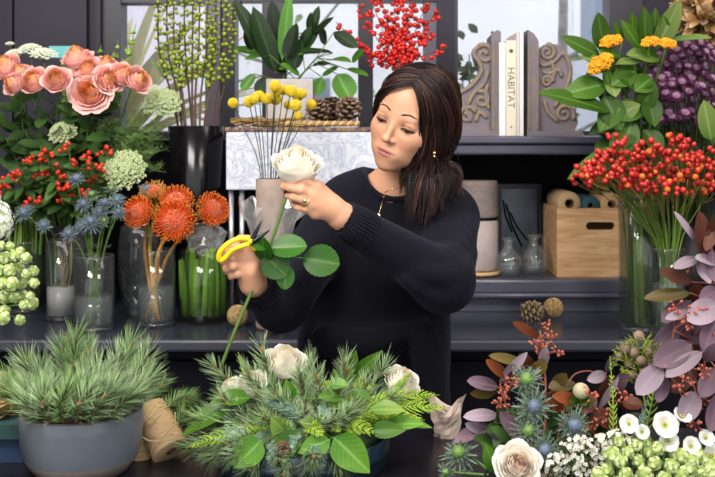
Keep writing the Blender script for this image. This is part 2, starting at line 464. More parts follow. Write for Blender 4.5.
# front work table
t = thing('work_table', 'black lacquered work table in the foreground', 'table', V((0, 1.5, 0)))
part(t, 'tabletop', MB().box((-1.5, 0.9, TZ - 0.04), (1.5, 2.02, TZ), bev=0.006), M['table'])
for x in (-1.42, 1.36):
    for y in (.96, 1.9):
        part(t, 'leg', MB().box((x, y, 0.001), (x + .06, y + .06, TZ - .0401), bev=.004), M['table'])

# ------------------------------------------------------------------ light and camera
sc = bpy.context.scene
wd = bpy.data.worlds.new('sky'); sc.world = wd; wd.use_nodes = True
bgn = wd.node_tree.nodes['Background']; bgn.inputs['Color'].default_value = (0.97, 0.975, 1.0, 1); bgn.inputs['Strength'].default_value = 2.2
def area(name, loc, aim, sx, sy, power, c=(1, 1, 1)):
    L = bpy.data.lights.new(name, 'AREA'); L.shape = 'RECTANGLE'; L.size = sx; L.size_y = sy; L.energy = power; L.color = c
    o = bpy.data.objects.new(name, L); col.objects.link(o); o.location = loc
    o.rotation_euler = (V(aim) - V(loc)).to_track_quat('-Z', 'Y').to_euler()
area('ceiling_lamp', (-1.0, 0.9, 2.75), (-0.25, 2.2, 1.2), 1.1, 0.7, 80, (1.0, 0.94, 0.87))
area('ceiling_lamp', (1.0, 1.0, 2.8), (0.55, 2.0, 1.0), 0.9, 0.7, 52, (1.0, 0.94, 0.87))
area('ceiling_lamp', (-0.2, 2.55, 2.85), (-0.2, 2.7, 0.9), 2.2, 0.4, 20, (1.0, 0.97, 0.95))
cam = bpy.data.cameras.new('camera'); co = bpy.data.objects.new('camera', cam); col.objects.link(co)
co.location = (0, 0, CZ); co.rotation_euler = (PI / 2, 0, 0)
cam.sensor_width = 36; cam.lens = FPX / 715 * 36; cam.shift_y = -(238.5 - HY) / 715
cam.clip_start = 0.05
cam.dof.use_dof = True; cam.dof.focus_distance = 2.0; cam.dof.aperture_fstop = 8.0
sc.camera = co
sc.view_settings.view_transform = 'Standard'; sc.view_settings.look = 'None'; sc.view_settings.gamma = 1
sc.view_settings.exposure = -0.22
sc.view_settings.use_curve_mapping = False
# ================================================================== the florist
class SDF:
    def __init__(s, lo, hi, h):
        s.lo = np.array(lo, dtype=np.float64); s.h = h
        s.n = np.ceil((np.array(hi) - s.lo) / h).astype(int) + 1
        s.d = np.full(tuple(s.n), 0.08, dtype=np.float32)
    def _box(s, lo, hi):
        a = np.clip(np.floor((np.array(lo) - s.lo) / s.h).astype(int), 0, s.n - 1)
        b = np.clip(np.ceil((np.array(hi) - s.lo) / s.h).astype(int) + 1, 1, s.n)
        ax = [s.lo[i] + s.h * np.arange(a[i], b[i]) for i in range(3)]
        return (slice(a[0], b[0]), slice(a[1], b[1]), slice(a[2], b[2])), np.meshgrid(*ax, indexing='ij', sparse=True)
    def put(s, fn, lo, hi, k, sub=False):
        sl, (X, Y, Z) = s._box(lo, hi)
        if 0 in s.d[sl].shape: return
        p = fn(X, Y, Z).astype(np.float32); d = s.d[sl]
        if sub:
            p = -p
            h = np.maximum(k - np.abs(d - p), 0); s.d[sl] = np.maximum(d, p) + h * h / (4 * k)
        else:
            h = np.maximum(k - np.abs(d - p), 0); s.d[sl] = np.minimum(d, p) - h * h / (4 * k)
    def cone(s, a, b, ra, rb, k=0.006, sub=False, flat=None):
        a = np.array(a); b = np.array(b); m = max(ra, rb) + k + 0.02
        lo = np.minimum(a, b) - m; hi = np.maximum(a, b) + m
        if flat is not None:   # (axis vector, factor): squeeze across that axis
            n = np.array(flat[0]) / np.linalg.norm(flat[0]); fac = flat[1]
        ab = b - a; L2 = max(float(ab @ ab), 1e-12)
        def fn(X, Y, Z):
            px, py, pz = X - a[0], Y - a[1], Z - a[2]
            t = np.clip((px * ab[0] + py * ab[1] + pz * ab[2]) / L2, 0, 1)
            qx, qy, qz_ = px - ab[0] * t, py - ab[1] * t, pz - ab[2] * t
            r2 = qx * qx + qy * qy + qz_ * qz_
            if flat is not None:
                dn = qx * n[0] + qy * n[1] + qz_ * n[2]
                r2 = r2 + dn * dn * (fac * fac - 1)
            return np.sqrt(np.maximum(r2, 0)) - (ra + (rb - ra) * t)
        s.put(fn, lo, hi, k, sub)
    def ell(s, c, R, r, k=0.006, sub=False):
        c = np.array(c); r = np.array(r); m = r.max() + k + 0.015
        R = np.array(R)     # rows are the axes
        def fn(X, Y, Z):
            px, py, pz = X - c[0], Y - c[1], Z - c[2]
            q = [(px * R[i][0] + py * R[i][1] + pz * R[i][2]) for i in range(3)]
            k0 = np.sqrt(sum((q[i] / r[i]) ** 2 for i in range(3))) + 1e-9
            k1 = np.sqrt(sum((q[i] / r[i] ** 2) ** 2 for i in range(3))) + 1e-9
            return k0 * (k0 - 1) / k1
        s.put(fn, c - m, c + m, k, sub)
    def mesh(s):
        """naive surface nets -> (verts, quads)"""
        d = s.d; ins = d < 0
        n = d.shape
        cs = np.zeros((n[0] - 1, n[1] - 1, n[2] - 1), dtype=np.int8)
        for i in (0, 1):
            for j in (0, 1):
                for k in (0, 1):
                    cs += ins[i:n[0] - 1 + i, j:n[1] - 1 + j, k:n[2] - 1 + k]
        act = np.argwhere((cs > 0) & (cs < 8))
        idx = np.full(cs.shape, -1, dtype=np.int64); idx[tuple(act.T)] = np.arange(len(act))
        acc = np.zeros((len(act), 3)); cnt = np.zeros(len(act))
        cor = [(i, j, k) for i in (0, 1) for j in (0, 1) for k in (0, 1)]
        for a in cor:
            for ax in range(3):
                if a[ax]: continue
                b = list(a); b[ax] = 1
                da = d[tuple((act + a).T)]; db = d[tuple((act + b).T)]
                m = (da < 0) != (db < 0)
                t = np.where(m, da / np.where(m, da - db, 1), 0)
                pt = np.tile(np.array(a, dtype=float), (len(act), 1)); pt[:, ax] = t
                acc[m] += pt[m]; cnt[m] += 1
        vs = s.lo + (act + acc / cnt[:, None]) * s.h
        quads = []
        for ax in range(3):
            o = [i for i in range(3) if i != ax]
            sl0 = [slice(1, n[i] - 1) for i in range(3)]; sl1 = list(sl0)
            sl0[ax] = slice(0, n[ax] - 1); sl1[ax] = slice(1, n[ax])
            e = ins[tuple(sl0)] != ins[tuple(sl1)]
            base = np.argwhere(e)
            base[:, o[0]] += 1; base[:, o[1]] += 1
            flip = ins[tuple(base.T)]
            def at(p, q):
                b = base.copy(); b[:, o[0]] -= p; b[:, o[1]] -= q
                return idx[tuple(b.T)]
            q = np.stack([at(1, 1), at(0, 1), at(0, 0), at(1, 0)], 1)
            if ax == 1: q = q[:, ::-1]
            q[~flip] = q[~flip][:, ::-1]
            quads.append(q)
        return vs, np.concatenate(quads)
def np_obj(name, vs, fs, m, parent=None, cols=None, smooth_iter=0):
    off = V((0, 0, 0)); r = parent
    while r: off = off + r.location; r = r.parent
    if smooth_iter:
        e = np.concatenate([fs[:, [i, (i + 1) % 4]] for i in range(4)])
        for _ in range(smooth_iter):
            acc = np.zeros_like(vs); cnt = np.zeros(len(vs))
            np.add.at(acc, e[:, 0], vs[e[:, 1]]); np.add.at(cnt, e[:, 0], 1)
            np.add.at(acc, e[:, 1], vs[e[:, 0]]); np.add.at(cnt, e[:, 1], 1)
            vs = vs * 0.5 + 0.5 * acc / np.maximum(cnt, 1)[:, None]
    me = bpy.data.meshes.new(name)
    me.from_pydata((vs - np.array(off)).tolist(), [], fs.tolist())
    me.polygons.foreach_set('use_smooth', [True] * len(fs))
    at = me.color_attributes.new('Col', 'FLOAT_COLOR', 'POINT')
    arr = np.ones((len(vs), 4), dtype=np.float32)
    arr[:, :3] = 0.5 if cols is None else cols
    at.data.foreach_set('color', arr.ravel())
    me.materials.append(m); me.update()
    o = bpy.data.objects.new(name, me); col.objects.link(o)
    if parent: o.parent = parent
    return o, vs

woman = thing('person', 'person with long dark hair in a navy jumper trimming a white rose', 'person', V((0.06, 2.33, 0.0)))

# ---- head frame
yaw, pit, rol = math.radians(31), math.radians(11), math.radians(22)
f = V((-math.sin(yaw) * math.cos(pit), -math.cos(yaw) * math.cos(pit), -math.sin(pit)))
u0 = (V((0, 0, 1)) - f * f.z).normalized(); r0 = f.cross(u0).normalized()
if r0.x < 0: r0 = -r0
hu = (u0 * math.cos(rol) + r0 * math.sin(rol)).normalized()
hr = f.cross(hu); hr = hr if hr.x > 0 else -hr
hf = f
EYE = P(395.0, 122.5, 2.13)
HC = EYE - hf * 0.080
HR = [list(hr), list(hf), list(hu)]
def H(x, y, z):
    """head point in millimetres: to her left, forward, up from the eye line"""
    return HC + hr * (x / 1000) + hf * (y / 1000) + hu * (z / 1000)

B = SDF((-0.35, 1.78, 0.80), (0.42, 2.52, 1.68), 0.0023)
mm = 0.001
def hell(x, y, z, rx, ry, rz, k=12, sub=False):
    B.ell(H(x, y, z), HR, (rx * mm, ry * mm, rz * mm), k * mm, sub)
def hcone(a, b, ra, rb, k=8, sub=False):
    B.cone(H(*a), H(*b), ra * mm, rb * mm, k * mm, sub)
hell(0, -8, 34, 73, 92, 76)
hell(0, 28, -22, 61, 62, 84, 25)
hell(0, 42, -72, 43, 46, 36, 28)
for sx in (-1, 1): hell(sx * 27, 55, -58, 17, 19, 28, 25)
hell(0, 75, -100, 18, 13, 13, 26)
for sx in (-1, 1):
    hell(sx * 39, 56, -28, 21, 22, 19, 25)
    hell(sx * 35, 94, -3, 17, 14, 11, 16, True)
    hell(sx * 32.5, 69.0, -3, 15.5, 14.0, 13.0, 3)
    hell(sx * 32.5, 71.5, 1.5, 16.0, 13.6, 9.0, 2)      # lowered upper lid
    hell(sx * 32.5, 72.0, -13, 14.5, 11.0, 3.6, 4)    # lower lid
    hell(sx * 76, -6, -10, 6, 15, 28, 5)
    hell(sx * 72, -4, -32, 6, 8, 9, 4)
hcone((-36, 74, 17), (36, 74, 17), 8, 8, 14)
hcone((0, 84, 8), (0, 102, -30), 5.8, 7.0, 8)
hell(0, 104, -34, 8.2, 8.5, 7.2, 5)
for sx in (-1, 1):
    hell(sx * 10.5, 91, -37.5, 6.2, 8, 6, 5)
    hell(sx * 6, 97, -42.5, 2.6, 3.5, 2.4, 2, True)
hell(0, 81, -68, 27, 11, 16, 14)
hell(0, 88.5, -63, 20, 6.5, 4.0, 4)
hell(-6, 90, -62.5, 8, 5, 3.6, 3); hell(6, 90, -62.5, 8, 5, 3.6, 3)
hell(0, 88.5, -72, 15, 7, 5.0, 4)
B.cone(H(-22, 88, -68), H(0, 96, -67), 1.5 * mm, 1.7 * mm, 2.5 * mm, True)
B.cone(H(22, 88, -68), H(0, 96, -67), 1.5 * mm, 1.7 * mm, 2.5 * mm, True)
# neck and trunk
NB = P(398, 196, 2.31)
B.cone(H(0, -18, -62), NB, 0.050, 0.056, 0.03)
B.cone(P(362, 200, 2.31), P(440, 206, 2.32), 0.052, 0.056, 0.05)
B.cone(P(392, 240, 2.33), P(376, 400, 2.34), 0.125, 0.125, 0.03, flat=((0, 1, 0), 1.35))
B.cone(P(376, 400, 2.34), P(376, 440, 2.34), 0.13, 0.13, 0.03, flat=((0, 1, 0), 1.35))
B.cone(NB, P(395, 232, 2.315), 0.060, 0.10, 0.04)
# arms
SR, ER, WR = P(343, 203, 2.27), P(281, 303, 2.16), P(252, 282, 1.965)
SL, EL, WL = P(452, 215, 2.28), P(443, 281, 2.08), P(341, 216, 1.965)
B.cone(SR, ER, 0.046, 0.040, 0.02); B.cone(ER, WR, 0.040, 0.026, 0.012)
B.cone(SL, EL, 0.046, 0.040, 0.02); B.cone(EL, WL, 0.040, 0.026, 0.012)

def finger(pts, r0, r1, k=0.0035):
    pts = [V(p) for p in pts]; n = len(pts) - 1
    for i in range(n):
        B.cone(pts[i], pts[i + 1], r0 + (r1 - r0) * i / n, r0 + (r1 - r0) * (i + 1) / n, k if i else 0.006)
# her left hand (pinching the rose stem), back of the hand to the camera
HY_ = 1.955
B.cone(WL, P(327, 206, HY_), 0.027, 0.024, 0.012, flat=((0.2, 1, 0.2), 1.35))
kn = [P(317, 188, HY_ - .012), P(313, 196, HY_ - .016), P(312, 205, HY_ - .014), P(315, 214, HY_ - .006)]
for q, r in zip(kn, (.0125, .0125, .012, .011)):
    B.cone(P(332, 208, HY_ + .004), q, 0.019, r, 0.012)
finger([kn[0], P(303, 181.5, HY_ - .022), P(292, 180, HY_ - .012), P(284, 180.5, HY_ + .004)], .0098, .0072)
finger([kn[1], P(301, 190, HY_ - .028), P(290, 187.5, HY_ - .018), P(283.5, 187, HY_ + .0)], .0098, .0074)
finger([kn[2], P(302, 199, HY_ - .025), P(293, 197, HY_ - .014), P(288, 195.5, HY_ + .004)], .0095, .0072)
finger([kn[3], P(306, 208.5, HY_ - .016), P(298, 207, HY_ - .006), P(294, 204, HY_ + .008)], .0085, .0066)
finger([P(333, 200, HY_ + .012), P(318, 186, HY_ + .014), P(302, 178, HY_ + .014), P(289, 176.5, HY_ + .010)], .0125, .0080)
# her right hand (in the scissors)
GY = 1.945
B.cone(WR, P(249, 268, GY + .004), 0.026, 0.026, 0.012, flat=((1, 0.5, 0), 1.25))
B.cone(P(251, 272, GY + .008), P(251, 256, GY + .012), 0.022, 0.019, 0.012)
rk = [P(246, 250, GY + .0), P(243, 258, GY - .004), P(242.5, 266, GY - .002), P(244, 273, GY + .004)]
for q in rk:
    B.cone(P(251, 266, GY + .012), q, 0.018, 0.011, 0.01)
finger([rk[0], P(235, 247, GY - .018), P(227.5, 250, GY - .010), P(226, 254, GY + .004)], .0096, .0074)
finger([rk[1], P(232, 257, GY - .022), P(225, 260, GY - .014), P(224, 263, GY + .002)], .0096, .0076)
finger([rk[2], P(233, 266, GY - .020), P(227, 268.5, GY - .012), P(226.5, 271, GY + .002)], .0092, .0072)
finger([rk[3], P(237, 274, GY - .012), P(232, 275.5, GY - .006), P(231, 277, GY + .006)], .0084, .0066)
finger([P(254, 262, GY + .002), P(253, 247, GY - .008), P(248, 240, GY - .012), P(240, 238.5, GY - .010)], .0125, .0080)
bv, bf = B.mesh()
# tint of the skin by place on the face
rel = bv - np.array(HC)
hx = rel @ np.array(hr) * 1000; hy = rel @ np.array(hf) * 1000; hz = rel @ np.array(hu) * 1000
cc = np.zeros((len(bv), 3), dtype=np.float32); cc[:, 1] = 0.5
def blob(x, y, z, rx, ry, rz, w=.5):
    return np.clip(1 + w / 2 - np.sqrt(((hx - x) / rx) ** 2 + ((hy - y) / ry) ** 2 + ((hz - z) / rz) ** 2), 0, w) / w
cc[:, 0] = np.maximum(blob(0, 93, -63, 20, 14, 4.2), blob(0, 93, -71.5, 16.5, 14, 5.0))     # lips
ch = np.maximum(blob(-42, 70, -36, 26, 40, 20), blob(42, 70, -36, 26, 40, 20)) * 0.22
lid = np.maximum(blob(-31, 84, -2, 17, 14, 8), blob(31, 84, -2, 17, 14, 8)) * 0.30
nose = blob(0, 104, -40, 14, 16, 10) * 0.3
cc[:, 2] = np.maximum(np.maximum(ch, lid), nose)
sk = bpy.data.materials.new('skin'); sk.use_nodes = True
nt = sk.node_tree; bs = nt.nodes['Principled BSDF']
va = nt.nodes.new('ShaderNodeVertexColor'); va.layer_name = 'Col'
spn = nt.nodes.new('ShaderNodeSeparateColor'); nt.links.new(va.outputs[0], spn.inputs[0])
m1 = nt.nodes.new('ShaderNodeMix'); m1.data_type = 'RGBA'; m1.inputs[6].default_value = C('#c99678'); m1.inputs[7].default_value = C('#ab6c57')
nt.links.new(spn.outputs['Blue'], m1.inputs['Factor'])
m2 = nt.nodes.new('ShaderNodeMix'); m2.data_type = 'RGBA'; m2.inputs[7].default_value = C('#a3605a')
nt.links.new(spn.outputs['Red'], m2.inputs['Factor']); nt.links.new(m1.outputs[2], m2.inputs[6])
nt.links.new(m2.outputs[2], bs.inputs['Base Color'])
bs.inputs['Roughness'].default_value = 0.48; bs.inputs['Specular IOR Level'].default_value = 0.35
bs.inputs['Subsurface Weight'].default_value = 0.25; bs.inputs['Subsurface Radius'].default_value = (0.010, 0.004, 0.0025); bs.inputs['Subsurface Scale'].default_value = 0.5
body, bv = np_obj('body', bv, bf, sk, woman, cc, 1)

# ---- jumper
W = SDF((-0.40, 1.90, 0.78), (0.48, 2.60, 1.50), 0.0042)
W.cone(P(392, 236, 2.33), P(374, 345, 2.34), 0.150, 0.172, 0.03, flat=((0, 1, 0), 1.28))
W.cone(P(374, 345, 2.34), P(376, 432, 2.34), 0.172, 0.178, 0.03, flat=((0, 1, 0), 1.28))
W.cone(P(358, 205, 2.30), P(444, 214, 2.31), 0.066, 0.068, 0.06)
W.cone(P(380, 202, 2.31), P(412, 202, 2.31), 0.078, 0.080, 0.05)
W.cone(P(376, 262, 2.27), P(412, 262, 2.27), 0.085, 0.085, 0.07)
cuR = WR.lerp(ER, 0.10); cuL = WL.lerp(EL, 0.04)
W.cone(P(345, 206, 2.28), ER, 0.066, 0.060, 0.035); W.cone(ER, cuR, 0.060, 0.037, 0.02)
W.cone(P(448, 220, 2.29), EL, 0.070, 0.064, 0.035); W.cone(EL, cuL, 0.064, 0.034, 0.02)
# sleeve and body folds
def fold(pts, r, k=0.02):
    q = bez(pts, 8)
    for i in range(7): W.cone(q[i], q[i + 1], r, r, k)
fold([P(468, 225, 2.235), P(455, 250, 2.10), P(425, 262, 2.015)], .011)
fold([P(470, 255, 2.17), P(452, 275, 2.035), P(420, 272, 2.0)], .011)
fold([P(462, 292, 2.12), P(440, 298, 2.04), P(405, 280, 2.0)], .010)
fold([P(320, 335, 2.22), P(360, 348, 2.19), P(400, 336, 2.19)], .012, .05)
fold([P(425, 330, 2.20), P(432, 370, 2.20), P(430, 430, 2.20)], .014, .05)
fold([P(300, 262, 2.16), P(285, 285, 2.09), P(270, 300, 2.06)], .010)
fold([P(318, 235, 2.20), P(300, 270, 2.13), P(285, 305, 2.10)], .010)
# open collar and open cuffs
W.cone(P(393, 176, 2.255), P(396, 150, 2.30), 0.062, 0.085, 0.012, True)
W.cone(P(390, 187, 2.215), P(392, 170, 2.24), 0.037, 0.05, 0.010, True)
ring = [P(364, 171, 2.32), P(365, 178, 2.265), P(371, 189, 2.232), P(384, 197.5, 2.217), P(401, 199, 2.217), P(415, 194, 2.235), P(424, 186, 2.265), P(425, 177, 2.32)]
rq = bez(ring, 24)
for i in range(23): W.cone(rq[i], rq[i + 1], .0062, .0062, .006)
W.cone(cuR + (WR - ER) * .06, cuR + (WR - ER) * .3, .031, .031, .004, True)
W.cone(cuL + (WL - EL) * .05, cuL + (WL - EL) * .3, .030, .030, .004, True)
wv, wf = W.mesh()
km = bpy.data.materials.new('navy_knit'); km.use_nodes = True
nt = km.node_tree; bs = nt.nodes['Principled BSDF']
bs.inputs['Base Color'].default_value = C('#0a0a13'); bs.inputs['Roughness'].default_value = 0.85
bs.inputs['Sheen Weight'].default_value = 0.08; bs.inputs['Sheen Tint'].default_value = (0.5, 0.5, 0.75, 1); bs.inputs['Specular IOR Level'].default_value = 0.15
tc = nt.nodes.new('ShaderNodeTexCoord'); nz = nt.nodes.new('ShaderNodeTexNoise'); nz.inputs['Scale'].default_value = 260; nz.inputs['Detail'].default_value = 3
nt.links.new(tc.outputs['Object'], nz.inputs['Vector'])
bp = nt.nodes.new('ShaderNodeBump'); bp.inputs['Strength'].default_value = 0.6; bp.inputs['Distance'].default_value = 0.004
nt.links.new(nz.outputs['Fac'], bp.inputs['Height']); nt.links.new(bp.outputs[0], bs.inputs['Normal'])
jum, wv = np_obj('jumper', wv, wf, km, woman, None, 3)
# ribbed cuff and hem bands
def ribband(a, b, r, n=34):
    rib = MB()
    d, sd, up = frame(b - a)
    for k in range(n):
        an = 2 * PI * k / n; o = (sd * math.cos(an) + up * math.sin(an))
        rib.tube([a + o * r[0], a.lerp(b, .5) + o * (r[0] + r[1]) / 2 * 1.02, b + o * r[1]], .0030, 5)
    part(woman, 'cuff', rib, km)
ribband(WL.lerp(EL, 0.03), WL.lerp(EL, .24), (.0335, .0395)); ribband(WR.lerp(ER, .09), WR.lerp(ER, .30), (.0360, .0420))
# trousers and shoes, below the table top
tr = MB()
for sx, px in ((-1, 350), (1, 402)):
    hp = P(px, 432, 2.34); tr.tube(bez([hp + V((0, 0, .05)), V((hp.x, 2.33, .48)), V((hp.x, 2.35, .07))], 9), [.098, .052], 16)
part(woman, 'trousers', tr, M['black'])
sh = MB()
for px in (350, 402):
    hp = P(px, 432, 2.34); sh.ball(V((hp.x, 2.28, .045)), (.045, .125, .044), 14, 8)
part(woman, 'shoe', sh, M['black'])

# ---- eyebrows, lashes
M['brow'] = mat('brow_hair', '#3a2820', rough=0.8, var=0.0)
M['eyewhite'] = mat('eye_white', '#8a7a72', rough=0.3, var=0)
M['iris'] = mat('dark_iris', '#21140f', rough=0.2, var=0)
from mathutils.bvhtree import BVHTree
bvh = BVHTree.FromPolygons([V(p) for p in bv[::1]], bf.tolist())
def onface(x, z, lift=0.6):
    h = bvh.ray_cast(H(x, 140, z), -hf)
    return (h[0] + hf * (lift * mm)) if h[0] else H(x, 85, z)
for sx in (-1, 1):
    eb = MB(); el_ = MB()
    pts = [onface(sx * a, z, .3) for a, z in ((13, 24), (21, 27), (30, 28.5), (40, 26), (49, 18.5))]
    q = bez(pts, 12); eb.tube(q, [.0010, .0017, .0019, .0019, .0018, .0017, .0016, .0014, .0012, .001, .0008, .0005], 6)
    for k in range(40):
        s = rnd.random(); b = q[int(s * 11)] + hu * U(-.0015, .0015)
        eb.needle(b, b + (hr * sx * .006 + hu * U(-.0005, .003) + hf * .0008), .0004, (0, 0, 0))
    pts = [onface(sx * a, z, .5) for a, z in ((18, -6.5), (23, -4.6), (31, -4.0), (40, -4.2), (48, -6.0))]
    q = bez(pts, 12); el_.tube(q, [.0009] + [.0016, .0019, .0021, .0021, .0021, .0021, .002, .002, .002] + [.0018, .001], 6)
    # the eye showing between the lids, looking down
    def almond(w0, w1, up_, dn, lift, n=12):
        mb = MB(); vs = []
        for i in range(n + 1):
            x = w0 + (w1 - w0) * i / n; e = math.sin(PI * i / n)
            zc = -6.4 + .4 * e
            for z in (zc + up_ * e, zc, zc - dn * e):
                h = bvh.ray_cast(H(sx * x, 140, -8 + (z + 8) * .3), -hf)
                vs.append(onface(sx * x, z, lift))
        mb.add(vs, [(3 * i + a, 3 * i + a + 1, 3 * i + a + 4, 3 * i + a + 3) for i in range(n) for a in (0, 1)], (0.5, .5, 0))
        return mb
    part(woman, 'eye', almond(18, 48, 2.2, 4.2, .45), M['eyewhite'])
    part(woman, 'iris', almond(23, 43, 2.2, 4.4, .75), M['iris'])
    ql = bez([onface(sx * a, z, .5) for a, z in ((18, -7.5), (26, -11), (33, -11.6), (40, -10.6), (48, -6.5))], 10)
    el_.tube(ql, .0006, 5)
    pts = [onface(sx * a, z, .1) for a, z in ((19, 1.5), (25, 4.2), (33, 5.2), (41, 4), (49, -1))]
    el_.tube(bez(pts, 10), .0006, 5)
    part(woman, 'eyebrow', eb, M['brow']); part(woman, 'eyelashes', el_, M['brow'])

# ---- hair
hm = mat('dark_brown_hair', [(0, '#120a09'), (0.6, '#2a1814'), (1, '#4a2e26')], attr='G', rough=0.5, spec=0.28, var=0)
K = SDF((-0.05, 1.95, 1.20), (0.36, 2.50, 1.70), 0.0035)
def kell(x, y, z, rx, ry, rz, k=14, sub=False): K.ell(H(x, y, z), HR, (rx * mm, ry * mm, rz * mm), k * mm, sub)
kell(0, -16, 38, 80, 92, 81)
kell(38, -26, -10, 42, 58, 78, 30)
kell(-34, -38, -8, 40, 50, 66, 30)
K.cone(H(58, -4, -10), H(56, 6, -90), .018, .016, .03)
K.cone(H(50, -30, -60), P(434, 190, 2.23), .034, .016, .04)
# the bare face
kell(-12, 92, -20, 62, 74, 72, 10, True)
kell(12, 92, -34, 52, 70, 68, 10, True)
kv, kf = K.mesh()
kc = np.zeros((len(kv), 3), dtype=np.float32); kc[:, 1] = 0.15
hb = mat('hair_base', '#150c0a', rough=0.95, spec=0.1, var=0)
hair, kv = np_obj('hair', kv, kf, hb, woman, kc, 2)
# strands: guides from the parting over the head, both sides
gR = [  # her left side, from the hair line beside the face round to the back
    [H(14, 66, 92), H(37, 72, 72), H(55, 64, 30), H(58, 56, -20), H(54, 54, -66), H(44, 56, -112), P(405, 218, 2.15)],
    [H(14, 60, 98), H(46, 62, 76), H(68, 46, 26), H(74, 36, -28), H(72, 36, -84), P(413, 190, 2.16), P(414, 224, 2.15)],
    [H(14, 44, 105), H(52, 44, 84), H(80, 24, 26), H(86, 14, -30), H(84, 16, -90), P(436, 190, 2.165), P(430, 224, 2.15)],
    [H(14, 20, 111), H(54, 20, 95), H(84, -4, 30), H(92, -12, -30), H(86, -8, -86), P(447, 180, 2.185), P(441, 219, 2.17)],
    [H(14, -10, 115), H(52, -20, 97), H(82, -40, 30), H(90, -44, -30), H(84, -36, -84), P(456, 170, 2.215), P(450, 200, 2.205)],
    [H(10, -50, 112), H(44, -70, 86), H(66, -84, 20), H(74, -76, -40), H(72, -56, -96), P(452, 170, 2.25), P(456, 186, 2.25)],
]
gL = [
    [H(12, 66, 92), H(-18, 80, 76), H(-48, 70, 48), H(-64, 46, 8), H(-70, 26, -30), H(-66, 4, -66), H(-60, -12, -96)],
    [H(12, 58, 100), H(-26, 66, 84), H(-60, 48, 48), H(-76, 26, 6), H(-78, 4, -34), H(-70, -12, -72), H(-62, -26, -104)],
    [H(12, 40, 106), H(-34, 44, 94), H(-68, 22, 52), H(-83, 0, 8), H(-80, -20, -36), H(-70, -30, -76), H(-62, -38, -106)],
    [H(12, 0, 114), H(-40, -6, 102), H(-72, -24, 56), H(-80, -40, 6), H(-72, -54, -40), H(-60, -54, -80), H(-54, -50, -110)],
    [H(8, -50, 112), H(-30, -64, 92), H(-52, -84, 50), H(-56, -92, 0), H(-50, -84, -44), H(-44, -70, -84), H(-40, -60, -110)],
]
def strands(gs, n, j, seed):
    mb = MB(); r1 = random.Random(seed)
    nc = max(20, n // 14)
    cl_ = [(r1.random() * (len(gs) - 1), V((r1.uniform(-1, 1), r1.uniform(-1, 1), r1.uniform(-1, 1))) * j, r1.uniform(.80, 1.02), r1.uniform(0, 6.28), r1.uniform(.5, 1.5), r1.random() ** 1.5) for _ in range(nc)]
    for i in range(n):
        cs, co_, ce_, cph, cam_, cg = cl_[i % nc]
        s0 = min(max(cs + r1.gauss(0, .16), 0), len(gs) - 1.001)
        off = co_ + V((r1.uniform(-1, 1), r1.uniform(-1, 1), r1.uniform(-1, 1))) * j * .8
        pts = []
        for a in range(7):
            u = a / 6
            sv = s0 + (cs - s0) * max(0, u - .35) * 1.25
            k = min(int(sv), len(gs) - 2); t = sv - k
            o = off.lerp(co_, max(0, u - .3) * 1.2) * (.35 + .65 * u)
            wv_ = .014 * cam_ * u * math.sin(a * 1.7 + cph)
            pts.append(gs[k][a].lerp(gs[k + 1][a], t) + o + hr * wv_ + V((r1.uniform(-1, 1), r1.uniform(-1, 1), r1.uniform(-1, 1))) * (.0014 + .0032 * u * u))
        q = bez(pts, 24)[:int(24 * min(1, ce_ * r1.uniform(.94, 1.03)))]
        g = min(1, max(0, cg * .8 + r1.uniform(-.15, .3)))
        mb.tube(q, [.0010] + [.0014] * (len(q) - 4) + [.0011, .0007, .0003], 4, (0, g, 0), cap=False)
    return mb
st = strands(gR, 1700, .0085, 4)
st.merge(strands(gL, 480, .006, 5))
for i in range(14):   # loose flyaway wisps on her shoulder and round the crown
    a = H(U(60, 88), U(-50, 30), U(-60, 0)); b = P(U(400, 462), U(185, 222), U(2.13, 2.2))
    q = bez([a, a.lerp(b, .35) + V((U(-.01, .03), U(-.03, .0), U(-.01, .01))), a.lerp(b, .7) + V((U(-.03, .015), U(-.03, .0), U(-.01, .01))), b], 14)
    st.tube(q, [.0009, .0004], 3, (0, U(.2, .9), 0), cap=False)
sto = part(hair, 'strands', st, hm)
# earring, necklace, ring
M['gold'] = mat('gold', '#e2bd82', rough=0.25, metal=1.0, var=0)
M['pearl'] = mat('pearl', '#f0ece2', rough=0.2, spec=0.7, var=0)
part(woman, 'earring', MB().ball(P(434.5, 153, 2.115), .0042, 10, 7).ball(P(434.5, 156.5, 2.113), .0028, 8, 6), M['gold'], 'small gold ear stud')
jb = BVHTree.FromPolygons([V(p) for p in wv], wf.tolist())
def onfront(px, py, lift=.0015):
    d = P(px, py, 2.0) - P(px, py, 1.0); d.normalize(); best = None
    for t in (jb, bvh):
        h = t.ray_cast(P(px, py, 1.2), d)
        if h[0] and (best is None or h[0].y < best.y): best = h[0]
    return (best if best is not None else P(px, py, 2.2)) - d * lift
nl = [onfront(x, y) for x, y in ((385, 192), (384, 196), (383, 200), (381.5, 205), (380, 210), (378.5, 214))]
nk = MB().tube(bez(nl, 14), .0006, 5)
nk.tube(bez([onfront(x, y) for x, y in ((385, 192), (391, 189), (400, 187), (408, 183))], 10), .0006, 5)
nc = part(woman, 'necklace', nk, M['gold'], 'thin gold necklace')
part(nc, 'pendant', MB().ball(nl[-1] + V((0, -.002, -.003)), .0042, 10, 7), M['pearl'])
rg = MB(); a, b = kn[2], P(302, 199, HY_ - .025); d, sd, up = frame(b - a); c = a.lerp(b, .62)
rg.tube([c + (sd * math.cos(t * PI / 10) + up * math.sin(t * PI / 10)) * .0105 for t in range(21)], .0015, 6)
rg.ball(c + V((-.001, -.0112, .002)), .0036, 8, 6)
part(woman, 'ring', rg, M['gold'], 'gold ring with a pale stone')
